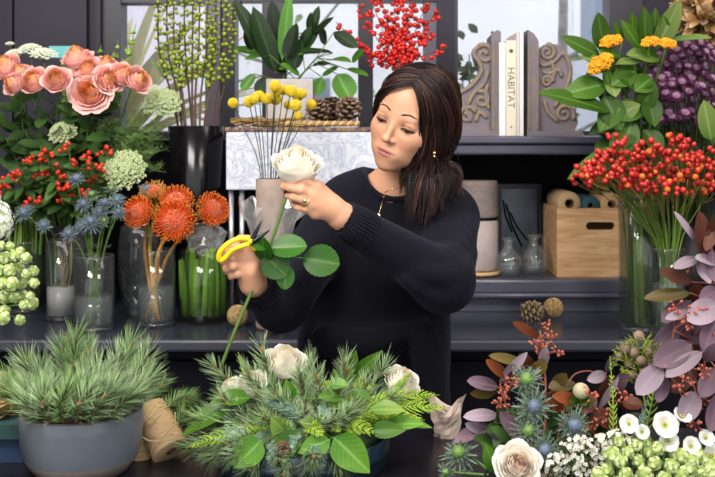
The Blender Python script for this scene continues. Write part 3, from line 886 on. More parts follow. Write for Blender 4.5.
# ================================================================== plant shapes (unit size, +Z out of the stem)
M['stem'] = mat('green_stem', [(0, '#43602a'), (1, '#5f7e34')], rough=0.5, var=0.2)
M['stemdark'] = mat('dark_stem', '#33421f', rough=0.5, var=0.2)
M['twig'] = mat('brown_twig', '#5a4030', rough=0.8, var=0.25)
M['redtwig'] = mat('red_twig', '#8a4a3c', rough=0.7, var=0.2)
M['peach'] = mat('peach_rose_petal', [(0, '#f5a85c'), (0.35, '#fab98c'), (0.65, '#f9c0b0'), (1, '#f8c6c0')], attr='B', rough=0.6, trans=0.12, var=0.08, spec=0.2)
M['white_petal'] = mat('cream_rose_petal', [(0, '#eee2c6'), (0.35, '#f5efe0'), (1, '#f6f3ea')], attr='B', rough=0.6, trans=0.28, var=0.04, spec=0.2)
M['blush_petal'] = mat('blush_rose_petal', [(0, '#f6dcc8'), (0.4, '#f7ecdf'), (1, '#f6f3ea')], attr='B', rough=0.6, trans=0.28, var=0.04, spec=0.2)
M['sepal'] = mat('sepal', '#5f7f3a', rough=0.5, trans=0.15, var=0.15)
M['roseleaf'] = mat('rose_leaf', [(0, '#235a16'), (1, '#336f20')], rough=0.34, trans=0.15, var=0.25, vein='#7fa05c')
M['roseleaf_dark'] = mat('dark_rose_leaf', [(0, '#22391f'), (1, '#35552c')], rough=0.45, trans=0.15, var=0.3, vein='#56774a')

def petal(mb, phi, prof, W, frac, ns=9, na=4, top=0.16, ruffle=0.0, g=None, lip=0.0, off=0.0):
    """a petal lying on the surface of revolution through the four control points prof (r, z)"""
    g = U(0, 1) if g is None else g
    vs = []; cs = []; ph = U(0, 6)
    for i in range(ns + 1):
        for k in range(-na, na + 1):
            u = k / na
            v = i / ns * (1 - top * abs(u) ** 2.2)
            a = (1 - v)
            b0, b1, b2, b3 = a ** 3, 3 * a * a * v, 3 * a * v * v, v ** 3
            r = b0 * prof[0][0] + b1 * prof[1][0] + b2 * prof[2][0] + b3 * prof[3][0] + off
            z = b0 * prof[0][1] + b1 * prof[1][1] + b2 * prof[2][1] + b3 * prof[3][1]
            w = W * (0.45 + 0.55 * math.sin(min(v * 1.25, 1) * PI / 2))
            e = max(v - 0.72, 0) / 0.28
            r += lip * e * e * (1 + 0.6 * abs(u)); z -= lip * e * e * (0.35 + 0.5 * abs(u))
            if ruffle: r += ruffle * e * math.sin(ph + u * 7); z += ruffle * e * math.cos(ph * 2 + u * 6)
            an = phi + u * w
            vs.append(V((r * math.cos(an), r * math.sin(an), z))); cs.append((v, g, frac))
    m = 2 * na + 1
    mb.add(vs, [(i * m + k, i * m + k + 1, (i + 1) * m + k + 1, (i + 1) * m + k) for i in range(ns) for k in range(m - 1)], cs)

def rose_mb(openness=0.7, H=1.15, seed=1, whorls=7, ruf=0.015, drop=.5, wd=.80):
    st = rnd.getstate(); rnd.seed(seed)
    mb = MB(); ph = 0
    for L in range(whorls):
        fr = L / (whorls - 1)
        n = [2, 3, 3, 4, 5, 5, 5, 6, 6][L]
        rt = 0.12 + (0.42 + 0.46 * openness) * fr ** 0.9
        zt = H * (1.0 - drop * fr ** 1.35)
        fl = max(0.0, fr - 0.45) * 1.3 * openness
        prof = [(0.03, 0.0), (rt * 1.02, 0.02 + 0.12 * (1 - fr)), (rt * (1.10 - 0.05 * fl), zt * 0.62), (rt * (0.72 + 0.50 * fl + .18 * fr), zt)]
        for k in range(n):
            ph += 2 * PI / n + U(-.15, .15)
            petal(mb, ph, prof, (1.5 if L < 2 else 1.10 if L < 4 else wd), fr, ruffle=ruf * (0.5 + fr), lip=0.20 * openness * max(0, fr - .35) * 1.5, off=0.012 * k, top=.16 + .16 * fr)
        ph += 0.7
    rm = max(math.hypot(p[0], p[1]) for p in mb.v)
    mb.v = [(p[0] / rm, p[1] / rm, p[2]) for p in mb.v]
    rnd.setstate(st)
    return mb
def sepals_mb(n=5, L=.7):
    mb = MB()
    for k in range(n):
        a = 2 * PI * k / n
        d = V((math.cos(a) * .8, math.sin(a) * .8, .5))
        mb.leaf(V((0, 0, 0.0)), d, V((0, 0, 1)), L, .2, a=.3, b=1, droop=-.35, ns=5)
    mb.ball((0, 0, -.03), (.16, .16, .16), 8, 6)
    return mb
ROSE_OPEN = [rose_mb(0.95, 1.0, 3, 9, .03, .55), rose_mb(0.85, 1.05, 8, 8, .03, .5)]
ROSE_HALF = [rose_mb(0.66, 1.3, 5, 8, .025, .48), rose_mb(0.72, 1.25, 9, 7, .025, .5)]
ME = {}
for i, r in enumerate(ROSE_OPEN): ME['peach_open%d' % i] = r.mesh('peach_bloom', M['peach'])
for i, r in enumerate(ROSE_HALF): ME['peach_half%d' % i] = r.mesh('peach_bloom', M['peach'])
ME['sepals'] = sepals_mb().mesh('sepals', M['sepal'])

def rose(name, label, cat, base, tip, R, d, me, group=None, mid=None, stem_m=None, leaves=(), leaf_m=None, stemr=.0028):
    """stem from base to the foot of the bloom at tip, bloom radius R pointing along d"""
    t = thing(name, label, cat, base, group)
    d = V(d).normalized(); foot = V(tip) - d * R * .55
    pts = [V(base), mid if mid is not None else V(base).lerp(foot, .6) + V((0, 0, .02)), foot]
    c = bez(pts, 14)
    part(t, 'stem', MB().tube(c, [stemr, stemr * .8], 7), stem_m or M['stem'])
    inst(t, 'bloom', me, foot, qz(d), R * .92)
    inst(t, 'sepals', ME['sepals'], foot, qz(d), R * .9)
    if leaves:
        lf = MB()
        for (k, dd, L, W) in leaves:
            lf.leaf(c[k], V(dd), V((0, -.5, 1)), L, W, serr=.03, na=2)
        part(t, 'foliage', lf, leaf_m or M['roseleaf'])
    return t

# thistle (eryngium)
M['thistle'] = mat('thistle_bract', [(0, '#4a6046'), (0.5, '#5a6c5c'), (1, '#748478')], rough=0.55, trans=0.1, var=0.2)
M['thistle_blue'] = mat('blue_thistle_bract', [(0, '#50625f'), (1, '#75858d')], rough=0.55, trans=0.1, var=0.2)
M['cone_green'] = mat('thistle_cone_green', [(0, '#587f3c'), (1, '#8aa95c')], rough=0.6, var=0.25)
M['cone_blue'] = mat('thistle_cone_blue', [(0, '#56667a'), (1, '#7c8b9f')], rough=0.6, var=0.25)
def thistle_bracts(seed, n=17):
    st = rnd.getstate(); rnd.seed(seed); mb = MB()
    for ring, (nn, el, L) in enumerate(((n, .12, 1.0), (n - 2, .55, .8))):
        for k in range(nn):
            a = 2 * PI * (k + .5 * ring) / nn + U(-.12, .12); e = el + U(-.15, .2)
            d = V((math.cos(a) * math.cos(e), math.sin(a) * math.cos(e), math.sin(e)))
            L2 = L * U(.8, 1.1); g = U(0, 1)
            mb.leaf(V((0, 0, 0)), d, V((0, 0, 1)), L2, .13, a=.3, b=.8, droop=U(-.1, .15), ns=6, fold=.4, g=g)
            sd = d.cross(V((0, 0, 1))).normalized()
            for q in (.35, .55, .75):
                for s in (-1, 1):
                    b = d * (L2 * q)
                    mb.needle(b, b + (d * .7 + sd * s * .9 + V((0, 0, U(-.1, .4)))) * .20, .022, (0, g, .5))
    rnd.setstate(st); return mb
def thistle_cone(seed):
    st = rnd.getstate(); rnd.seed(seed); mb = MB()
    mb.ball((0, 0, .22), (.26, .26, .32), 10, 8, (0, .5, .5), grad=True)
    for i in range(110):
        z = 1 - 1.7 * (i + .5) / 110; a = i * 2.39996; r = math.sqrt(max(0, 1 - z * z))
        n = V((r * math.cos(a), r * math.sin(a), z)); p = V((n.x * .25, n.y * .25, .22 + n.z * .31))
        mb.needle(p, p + n * .13 + V((0, 0, .04)), .028, (0, U(0, 1), 0))
    rnd.setstate(st); return mb
for i in range(2):
    b = thistle_bracts(20 + i); c = thistle_cone(30 + i)
    ME['br_g%d' % i] = b.mesh('bracts', M['thistle']); ME['br_b%d' % i] = b.mesh('bracts', M['thistle_blue'])
    ME['co_g%d' % i] = c.mesh('cone', M['cone_green']); ME['co_b%d' % i] = c.mesh('cone', M['cone_blue'])
def thistle(label, base, tip, R, d, kb='b', kc='b', group=None, mid=None, leafy=True):
    t = thing('thistle', label, 'thistle', base, group); d = V(d).normalized()
    pts = [V(base)] + ([mid] if mid is not None else []) + [V(tip)]
    c = bez(pts, 10); mb = MB().tube(c, [.0026, .002], 6)
    part(t, 'stem', mb, M['stem'])
    i = rnd.randint(0, 1)
    inst(t, 'bracts', ME['br_%s%d' % (kb, i)], tip, qz(d), R)
    inst(t, 'flower_cone', ME['co_%s%d' % (kc, i)], tip, qz(d), R * .95)
    if leafy:
        lf = MB()
        for k in (5, 7):
            for j in range(3):
                a = U(0, 6.28); lf.leaf(c[k], dirn(math.cos(a), math.sin(a), .5), V((0, 0, 1)), R * U(.6, .9), R * .18, a=.4, b=.8, serr=.25, ns=8)
        part(t, 'foliage', lf, M['thistle'])
    return t

# needles, conifers
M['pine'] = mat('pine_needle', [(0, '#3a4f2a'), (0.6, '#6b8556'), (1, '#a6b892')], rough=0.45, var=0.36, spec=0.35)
M['pine_green'] = mat('green_pine_needle', [(0, '#3d5c30'), (1, '#7c9a55')], rough=0.45, var=0.25)
M['pinetwig'] = mat('pine_twig', '#7a5f40', rough=0.85, var=0.2)
M['bud'] = mat('pine_bud', [(0, '#8a5a3a'), (1, '#b5835a')], rough=0.7, var=0.2)
def pine(label, base, tip, mid=None, nl=.05, n=110, r=.0011, group=None, m=None, start=.25, name='pine_sprig', buds=2, spread=1.0):
    t = thing(name, label, 'sprig', base, group)
    pts = [V(base)] + ([mid] if mid is not None else []) + [V(tip)]
    c = bez(pts, 16)
    part(t, 'twig', MB().tube(c, [.0030, .0014], 6), M['pinetwig'])
    mb = MB()
    for i in range(n):
        s = start + (1 - start) * (i + U(0, 1)) / n
        x = s * 15; k = min(int(x), 14); p = c[k].lerp(c[k + 1], x - k); d = (c[k + 1] - c[k]).normalized()
        _, sd, up = frame(d); a = U(0, 6.28)
        o = sd * math.cos(a) + up * math.sin(a)
        sp = U(.5, .95) * spread * (1.0 if s < .9 else .7)
        dr = (d + o * sp).normalized(); L = nl * U(.75, 1.1)
        e = p + dr * L
        g = U(0, 1); w = V((U(-1, 1), U(-1, 1), U(-1, 1))) * L * .05
        mb.needle(p, e + w, r, (0, g, 0)); mb.needle(p, e - w + d * L * .03, r, (0, g, 0))
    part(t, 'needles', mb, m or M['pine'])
    if buds:
        b = MB()
        for k in range(buds):
            p = c[15] if k == 0 else c[rnd.randint(9, 14)] + V((U(-.006, .006), U(-.006, .006), U(0, .006)))
            b.ball(p, (.0032, .0032, .007), 7, 6, (0, U(0, 1), 0), q=qz((c[15] - c[13])))
        part(t, 'bud', b, M['bud'])
    return t
M['cypress'] = mat('lime_cypress', [(0, '#6d8f2a'), (0.6, '#a3c23d'), (1, '#c3d85a')], rough=0.5, trans=0.15, var=0.2)
M['cypress_blue'] = mat('blue_cypress', [(0, '#52705f'), (1, '#93ae9c')], rough=0.5, var=0.2)
def cypress(label, base, tip, width, nrm=(0, -.6, 1), m=None, group=None, n=22, name='cypress_sprig', sag=.02, r=.0011):
    t = thing(name, label, 'sprig', base, group)
    b, e = V(base), V(tip); L = (e - b).length
    d, sd, up = frame(e - b, V(nrm).normalized())
    c = bez([b, b.lerp(e, .55) + up * sag, e], 24)
    mb = MB().tube(c, [.0022, .0008], 5, (0, .5, 0))
    for i in range(n):
        s = .15 + .83 * i / n; k = int(s * 23); p = c[k]
        for sg in (-1, 1):
            bl = width * (math.sin(PI * min(1, s * .85 + .15)) ** .7) * U(.75, 1.05) * (1.1 - .55 * s)
            dd = ((c[min(k + 1, 23)] - c[k - 1]).normalized() * .85 + sd * sg * .75 + up * U(-.3, .3)).normalized()
            q = bez([p, p + dd * bl * .5, p + (dd + (e - b).normalized() * .25).normalized() * bl - up * bl * .12], 6)
            g = U(0, 1); mb.tube(q, [r, r * .5], 4, (.5, g, 0), cap=False)
            for j in range(1, 6):
                for s2 in (-1, 1):
                    d2 = (dd * .9 + dd.cross(up) * s2 * .75).normalized()
                    l2 = bl * .34 * (1.15 - j * .15) * U(.6, 1.15)
                    mb.needle(q[j - 1 + (0 if j < 5 else 0)], q[j - 1] + d2 * l2 + up * U(-.004, .004), r * .95, (0, g, 0))
    part(t, 'foliage', mb, m or M['cypress'])
    return t

def leafspray(name, label, cat, base, tip, leaves, m, mid=None, group=None, stem_m=None, sr=.0018, na=2, ns=8, extra=None, a=.6, b=.75, fold=.2, vary=None):
    """leaves: (base point, tip point, width, facing normal or None, droop)"""
    t = thing(name, label, cat, base, group)
    pts = [V(base)] + ([V(mid)] if mid is not None else []) + [V(tip)]
    c = bez(pts, 16)
    tw = MB().tube(c, [sr * 1.3, sr * .7], 6)
    lvs = []
    for lf in leaves:
        p, q, w = V(lf[0]), V(lf[1]), lf[2]
        nr = V(lf[3]) if len(lf) > 3 and lf[3] is not None else V((U(-.3, .3), -1, .6))
        dr = lf[4] if len(lf) > 4 and lf[4] is not None else U(.0, .2)
        mb = MB()
        k = min(range(16), key=lambda i: (c[i] - p).length)
        if (c[k] - p).length > .004: tw.tube(bez([c[max(k - 1, 0)], p], 3), sr * .5, 4)
        d = q - p
        mb.leaf(p, d, nr, d.length * (1 + .25 * abs(dr)), w, a=a, b=b, fold=fold, droop=dr, ns=ns, na=na, wave=.06)
        lvs.append((mb, lf[5] if len(lf) > 5 else m))
    part(t, 'stem', tw, stem_m or M['stem'])
    for mb, mm_ in lvs: part(t, 'leaf', mb, mm_)
    if extra: extra(t, c)
    return t

BALL = {}
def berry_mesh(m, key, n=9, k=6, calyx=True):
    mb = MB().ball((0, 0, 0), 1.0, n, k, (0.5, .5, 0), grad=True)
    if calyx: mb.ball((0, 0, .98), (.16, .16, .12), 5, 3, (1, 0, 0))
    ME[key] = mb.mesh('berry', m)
def cone_scales(L=1.0, R=.37, n=46, seed=3):
    """a pine cone, stem end at z=0"""
    st = rnd.getstate(); rnd.seed(seed); mb = MB()
    mb.ball((0, 0, L * .5), (R * .62, R * .62, L * .5), 10, 8, (0, .2, 0))
    for i in range(n):
        s = (i + .5) / n; a = i * 2.39996; z = L * (.06 + .9 * s)
        rr = R * (math.sin(PI * (.12 + .8 * s)) ** .7)
        d = V((math.cos(a), math.sin(a), .25 + s * 1.1)).normalized()
        p = V((math.cos(a) * rr * .5, math.sin(a) * rr * .5, z))
        sz = R * .62 * (math.sin(PI * (.15 + .7 * s)) ** .5)
        sd = V((-math.sin(a), math.cos(a), 0)); up = sd.cross(d) * -1
        e = p + d * rr * .75
        g = U(0, 1)
        vs = [p - sd * sz * .25, p + sd * sz * .25, e + sd * sz * .5, e + d * sz * .28, e - sd * sz * .5,
              p - sd * sz * .25 - up * .02, p + sd * sz * .25 - up * .02, e + sd * sz * .45 - up * sz * .3, e + d * sz * .22 - up * sz * .34, e - sd * sz * .45 - up * sz * .3]
        mb.add(vs, [(0, 1, 2, 3, 4), (9, 8, 7, 6, 5), (1, 6, 7, 2), (2, 7, 8, 3), (3, 8, 9, 4), (4, 9, 5, 0)], [(0, g, 0)] * 2 + [(1, g, 0)] * 3 + [(0, g, 0)] * 2 + [(.6, g, 0)] * 3, smooth=False)
    rnd.setstate(st); return mb
M['cone'] = mat('pine_cone_scale', [(0, '#2a1d16'), (1, '#836852')], rough=0.75, var=0.2)
M['cone_grey'] = mat('grey_cone_scale', [(0, '#4d4030'), (1, '#a08a66')], rough=0.8, var=0.2)
ME['pinecone'] = cone_scales().mesh('scales', M['cone']); ME['pinecone_grey'] = cone_scales(seed=5).mesh('scales', M['cone_grey'])
def pinecone(label, loc, L, d, key='pinecone', group=None):
    o = bpy.data.objects.new('pine_cone', ME[key]); col.objects.link(o)
    o.location = loc; o.rotation_mode = 'QUATERNION'; o.rotation_quaternion = qz(d, .4); o.scale = (L, L, L)
    return tag(o, label, 'pine cone', group)
M['vglass'] = thin_glass('vase_glass', '#f6f8f8', 0.012, .02, 1.15)
M['ribglass'] = thin_glass('ribbed_glass', '#f4f6f6', 0.035, .03, 1.4)
M['water'] = thin_glass('vase_water', '#eaeeee', 0.09, .05)
M['lit_water'] = thin_glass('reflection_grey_water', '#d3cecd', 0.5, .3)  # diffuse grey stands in for light caught and reflected by glass and water
M['black_glass'] = mat('black_glass', '#09080c', rough=0.16, spec=0.35, var=0)
def glass_vase(name, label, c, r, h, water=.55, wm=None, wall=.0035, flare=1.0, group=None, m=None, prof=None):
    t = thing(name, label, 'vase', c, group)
    if prof is None:
        prof = [(0.001, 0), (r * .93, 0), (r, .006), (r * (1 + (flare - 1) * .5), h * .5), (r * flare, h), (r * flare - wall, h), (r * (1 + (flare - 1) * .5) - wall, h * .5), (r - wall, .016), (0.001, .012)]
    part(t, 'body', MB().lathe(prof, V(c), 40), m or M['vglass'])
    if prof[-2][0] < r * 1.2 and m is None:
        zt, rt = (h, r * flare) if len(prof) == 9 else (h, .0575)
        part(t, 'rim', MB().tube([V(c) + V(((rt - .0017) * math.cos(a * PI / 24), (rt - .0017) * math.sin(a * PI / 24), zt)) for a in range(49)], .0024, 6), M['ribglass'])
        part(t, 'foot', MB().lathe([(.001, .0012), (prof[1][0] * .97, .0012), (prof[1][0] * .99, .011), (.001, .0115)], V(c), 40), M['ribglass'])
    if water:
        k = r - wall - .0008
        part(t, 'water', MB().lathe([(0.001, .0135), (k * .98, .0165), (k * (1 + (flare - 1) * water), h * water), (0.001, h * water)], V(c), 40), wm or M['water'])
    return t
def onc(px, Y, top=CT):
    """a point on a level top at column px"""
    return V(((px - CX) / FPX * Y, Y, top + .0005))
# ================================================================== dresser shelves
M['bookend'] = mat('carved_wood_paint', '#716a76', rough=0.7, var=0, noise=(22, 0.7, '#7d7068'), bump=(60, 0.15))
M['bookend_gold'] = mat('rubbed_gilt_edge', '#86745c', rough=0.65, var=0, noise=(40, 0.85, '#726a70'))
def scroll(cx, cz, r0_, r1_, a0, turns, n=26):
    return [(cx + (r0_ + (r1_ - r0_) * i / (n - 1)) * math.cos(a0 + turns * 2 * PI * i / (n - 1)),
             cz + (r0_ + (r1_ - r0_) * i / (n - 1)) * math.sin(a0 + turns * 2 * PI * i / (n - 1))) for i in range(n)]
BY = 3.14
def bx(px): return (px - CX) / FPX * BY
def bz(py): return CZ - (py - HY) / FPX * BY
def bookend(label, side):
    zb = US + .0005
    if side < 0: org = V((bx(478), BY, zb))
    else: org = V((bx(552), BY, zb))
    t = thing('bookend', label, 'bookend', org)
    k = (bz(131) - zb)     # let the pixel drawing stand on the shelf
    def q(px, py): return (bx(px), bz(py) - k if py < 130 else zb + (135 - py) / FPX * BY * .9)
    def poly(pts): return [(bx(x), zb + (135.5 - y) / FPX * BY) for x, y in pts]
    if side < 0:
        board = [(489, 131), (498.5, 131), (498.5, 33), (495, 31), (489, 37)]
        base = [(440, 135.5), (499, 135.5), (499, 130.5), (444, 130.5)]
        pan = [(446, 131), (489, 131), (489, 44), (484, 46), (477, 47), (472, 52), (474, 60), (480, 63), (478, 74), (470, 84), (458, 92), (448, 104)]
        sc = [((483, 55), 10, 2, 2.2, -1.25), ((466, 115), 9, 2, 0.3, 1.3), ((480, 100), 9, 2, 2.0, -1.1)]
        cur = [[(489, 45), (478, 47), (472, 54), (478, 63), (480, 72), (470, 86), (456, 95), (448, 106)], [(487, 70), (482, 84), (472, 94), (466, 106)],
               [(486, 84), (484, 98), (488, 110)], [(458, 100), (464, 108), (470, 122)], [(486, 118), (478, 112), (474, 122)]]
    else:
        board = [(524.5, 131), (535.5, 131), (535.5, 42), (531, 35), (525, 31)]
        base = [(524, 135.5), (581, 135.5), (577, 130.5), (524, 130.5)]
        pan = [(535, 131), (572, 131), (576, 122), (572, 112), (566, 104), (566, 92), (570, 80), (569, 66), (564, 52), (555, 45), (545, 44), (535, 52)]
        sc = [((545, 53), 8, 2, 1.6, -1.4), ((562, 114), 10, 2, -.6, 1.4), ((545, 82), 6, 1.5, 0, 1.2)]
        cur = [[(536, 62), (542, 66), (552, 62), (560, 54), (566, 62), (568, 74), (564, 88), (562, 100), (570, 110)],
               [(540, 72), (548, 74), (556, 70), (560, 78)], [(540, 92), (548, 90), (556, 98), (552, 108)], [(542, 100), (546, 112), (556, 122)], [(548, 60), (552, 72), (548, 84)]]
    bd = MB().prism(poly(board), BY - .055, BY + .055)
    part(t, 'upright', bd, M['bookend'])
    part(t, 'foot', MB().prism(poly(base), BY - .062, BY + .062), M['bookend'])
    pn = MB().prism(poly(pan), BY - .035, BY + .035)
    part(t, 'carved_panel', pn, M['bookend'])
    cv = MB()
    px = BY / FPX
    for (cx_, cy_), ra, rb, a0, tu in sc:
        pts = [V((x, BY - .036, z)) for x, z in scroll(bx(cx_), zb + (135.5 - cy_) * px, ra * px, rb * px, a0, tu)]
        cv.tube(pts, [.0085, .005], 8); cv.ball(pts[-1], .008, 10, 7)
    for c in cur:
        pts = bez([V((bx(x), BY - .036, zb + (135.5 - y) * px)) for x, y in c], 22)
        cv.tube(pts, [.003, .0065, .0075] + [.0075] * 17 + [.006, .003], 8)
    part(t, 'carving', cv, M['bookend_gold'])
    ed = MB()
    xe = (491, 496) if side < 0 else (526, 534)
    for x in xe:
        ed.box((bx(x) - .003, BY - .060, zb + (135.5 - 129) * px), (bx(x) + .003, BY - .0545, zb + (135.5 - (42 if side < 0 else 46)) * px))
    part(t, 'edge_moulding', ed, M['bookend_gold'])
bookend('carved scroll bookend left of the books, partly behind the dark hair', -1)
bookend('carved scroll bookend right of the books, beside the orange celosia', 1)

M['paper'] = mat('page_paper', '#e9e4d8', rough=0.9, var=0)
M['ink'] = mat('grey_ink', '#6f6a62', rough=0.8, var=0)
def text_mb(s, size):
    cu = bpy.data.curves.new('lettering', 'FONT'); cu.body = s; cu.size = size; cu.extrude = 0.0003
    cu.resolution_u = 3
    o = bpy.data.objects.new('lettering', cu); col.objects.link(o)
    dg = bpy.context.evaluated_depsgraph_get(); dg.update()
    me = bpy.data.meshes.new_from_object(o.evaluated_get(dg))
    vs = [v.co.copy() for v in me.vertices]; fs = [tuple(p.vertices) for p in me.polygons]
    bpy.data.objects.remove(o); bpy.data.curves.remove(cu); bpy.data.meshes.remove(me)
    return vs, fs
def book(label, x0, x1, ytop, cover, title=None, tcol=None, yf=3.075):
    zb = US + .0006; X0 = (x0 - CX) / FPX * yf; X1 = (x1 - CX) / FPX * yf
    h = (134.5 - ytop) / FPX * yf; dep = .21
    t = thing('book', label, 'book', V(((X0 + X1) / 2, yf + dep / 2, zb)), 'books between the bookends')
    cv = MB(); cv.box((X0, yf, zb), (X1, yf + .003, zb + h), bev=.001)
    for a, b in ((X0, X0 + .0022), (X1 - .0022, X1)): cv.box((a, yf + .0031, zb), (b, yf + dep, zb + h))
    part(t, 'cover', cv, cover)
    part(t, 'pages', MB().box((X0 + .0024, yf + .0033, zb + .003), (X1 - .0024, yf + dep - .004, zb + h - .003)), M['paper'])
    if title:
        for s, size, ystart, xoff in title:
            vs, fs = text_mb(s, size)
            w = max(v.x for v in vs); hh = max(v.y for v in vs)
            z0 = CZ - (ystart - HY) / FPX * yf
            xm = (X0 + X1) / 2 - hh / 2
            mb = MB().add([V((xm + v.y, yf - .0004 - v.z * .5, z0 - v.x)) for v in vs], [tuple(reversed(f)) for f in fs], smooth=False)
            part(t, 'lettering', mb, tcol or M['ink'])
    return t, X0, X1, yf
b1, _, _, _ = book('thin white book left of the cream one, between bookends', 499.3, 505.8, 41, mat('white_cover', '#dcdce2', rough=.5, var=0))
bk, X0, X1, yf = book('cream book with HABITAT on its spine', 506.2, 516.2, 39, mat('cream_cover', '#d8d0ba', rough=.55, var=0), [('HABITAT', .031, 67, 0)], M['ink'])
mk = MB(); xm = (X0 + X1) / 2
for a in range(8):
    an = a * PI / 4; c = V((xm, yf - .0006, CZ - (51 - HY) / FPX * yf))
    mk.leaf(c, V((math.cos(an), 0, math.sin(an))), V((0, -1, 0)), .008, .0035, ns=3, fold=0, droop=0)
part(bk, 'spine_ornament', mk, M['ink'])
part(bk, 'publisher_mark', MB().ball(V((xm, yf - .0006, CZ - (127 - HY) / FPX * yf)), (.003, .0006, .003), 8, 5), M['ink'])
book('tall pale pinkish book right of the cream one', 516.5, 519.6, 31, mat('pink_cover', '#cdbfc0', rough=.5, var=0))
book('tall white book touching the right bookend', 519.9, 523.6, 30, mat('white_cover_warm', '#dfdad8', rough=.5, var=0))

# ------------------------------------------------------------------ lower shelf
M['stone_rough'] = mat('grey_ribbed_ceramic', '#8b7d78', rough=0.8, var=0, bump=(90, .5), noise=(60, .5, '#776a66'))
M['stone_pale'] = mat('pale_stone', '#b5a6a3', rough=0.75, var=0, bump=(50, .25), noise=(30, .4, '#a39390'))
M['rattan'] = mat('rattan', [(0, '#8f7046'), (1, '#c9a874')], attr='G', rough=0.75, var=0.15)
cx = (478 - CX) / FPX * 3.13
cst = MB()
for k in range(7):
    r = .008 + k * .0095
    cst.tube([V((cx + r * math.cos(a * PI / 16), 3.13 + r * math.sin(a * PI / 16), HS + .0085 + .0012 * (a % 2))) for a in range(33)], .0062, 6, (0, U(0, 1), 0))
solo('coaster', 'round woven rattan mat under the pale stone canister', 'mat', cst, M['rattan'], V((cx, 3.13, HS)))
pz = HS + .0165
pc = thing('canister', 'pale stone canister on the rattan mat, below a ribbed pot', 'canister', V((cx, 3.13, pz)))
part(pc, 'body', MB().lathe([(.001, 0), (.057, 0), (.0625, .006), (.0625, .150), (.058, .157), (.001, .157)], V((cx, 3.13, pz)), 36), M['stone_pale'])
part(pc, 'lid', MB().lathe([(.001, .1572), (.060, .1572), (.060, .163), (.001, .163)], V((cx, 3.13, pz)), 36), M['black'])
pz2 = pz + .1635
pr = [(.001, 0), (.056, 0)]
for k in range(13): pr += [(.0635, .006 + k * .008), (.0610, .010 + k * .008)]
pr += [(.060, .113), (.054, .116), (.001, .1165)]
solo('ribbed_pot', 'grey ribbed ceramic pot stacked on the pale canister', 'pot', MB().lathe(pr, V((cx, 3.13, pz2)), 40), M['stone_rough'], V((cx, 3.13, pz2)))

def bud_vase(label, px, Y, r, h):
    c = onc(px, Y, HS)
    t = thing('bud_vase', label, 'vase', c, 'ribbed glass bud vases')
    pr = [(.001, 0), (r * .62, 0), (r * .9, h * .12), (r, h * .30), (r * .88, h * .50), (r * .45, h * .68), (r * .30, h * .76), (r * .30, h * .86), (r * .50, h * .97), (r * .48, h),
          (r * .26, h * .87), (r * .25, h * .76), (r * .40, h * .66), (r * .82, h * .48), (r * .93, h * .30), (r * .82, h * .14), (.001, h * .06)]
    part(t, 'body', MB().lathe(pr, c, 48, ribs=16, ribamp=.035), M['ribglass'])
bud_vase('ribbed clear glass bud vase, left one of the pair on the dresser shelf', 508.5, 3.10, .0425, .122)
bud_vase('ribbed clear glass bud vase, right one of the pair beside the wooden crate', 534, 3.13, .0435, .128)

# framed dark glass picture leaning at the back of the shelf
t = thing('picture_frame', 'dark picture frame with blue-grey glass behind the glass bud vases', 'picture', onc(518, 3.40, HS))
fx0, fx1 = (497 - CX) / FPX * 3.40, (541 - CX) / FPX * 3.40
fz0, fz1 = HS + .001, HS + .27
fm = MB()
for a, b in (((fx0, fz0), (fx0 + .014, fz1)), ((fx1 - .014, fz0), (fx1, fz1)), ((fx0 + .0141, fz0), (fx1 - .0141, fz0 + .016)), ((fx0 + .0141, fz1 - .016), (fx1 - .0141, fz1))):
    fm.box((a[0], 3.39, a[1]), (b[0], 3.415, b[1]))
part(t, 'frame', fm, M['frame'])
pic = part(t, 'picture', MB().box((fx0 + .0143, 3.40, fz0 + .017), (fx1 - .0143, 3.41, fz1 - .017)), mat('blue_grey_print', '#6d7886', rough=.25, var=0, noise=(9, .7, '#49515f')))
tw = MB()
for a, b in (((506, 204), (522, 247)), ((510, 212), (527, 240)), ((503, 200), (512, 232))):
    tw.tube([P(a[0], a[1], 3.398), P((a[0] + b[0]) / 2 - 2, (a[1] + b[1]) / 2, 3.398), P(b[0], b[1], 3.398)], .003, 6)
part(pic, 'drawn_twig', tw, M['black'])
# pale storage jar behind
glass_vase('glass_jar', 'clear glass jar at the back, between picture frame and crate', onc(548, 3.34, HS), .028, .20, water=.5, wm=thin_glass('pale_liquid', '#b9c6d6', .25, .05))

# wooden crate with spools
M['pine_wood'] = bpy.data.materials.new('light_pine_wood'); M['pine_wood'].use_nodes = True
nt = M['pine_wood'].node_tree; bs = nt.nodes['Principled BSDF']; bs.inputs['Roughness'].default_value = .6
tc = nt.nodes.new('ShaderNodeTexCoord'); mp = nt.nodes.new('ShaderNodeMapping'); mp.inputs['Scale'].default_value = (1.2, 3, 9)
nt.links.new(tc.outputs['Object'], mp.inputs['Vector'])
wv_ = nt.nodes.new('ShaderNodeTexNoise'); wv_.inputs['Scale'].default_value = 6; wv_.inputs['Detail'].default_value = 6; wv_.inputs['Distortion'].default_value = 1.2
nt.links.new(mp.outputs[0], wv_.inputs['Vector'])
rp = nt.nodes.new('ShaderNodeValToRGB'); rp.color_ramp.elements[0].position = .3; rp.color_ramp.elements[0].color = C('#b98a5c'); rp.color_ramp.elements[1].position = .7; rp.color_ramp.elements[1].color = C('#dcb587')
nt.links.new(wv_.outputs['Fac'], rp.inputs['Fac']); nt.links.new(rp.outputs[0], bs.inputs['Base Color'])
CY0, CY1 = 3.075, 3.30
cx0, cx1 = (557 - CX) / FPX * CY0, (644 - CX) / FPX * CY0
z0, z1 = HS + .0006, HS + .212
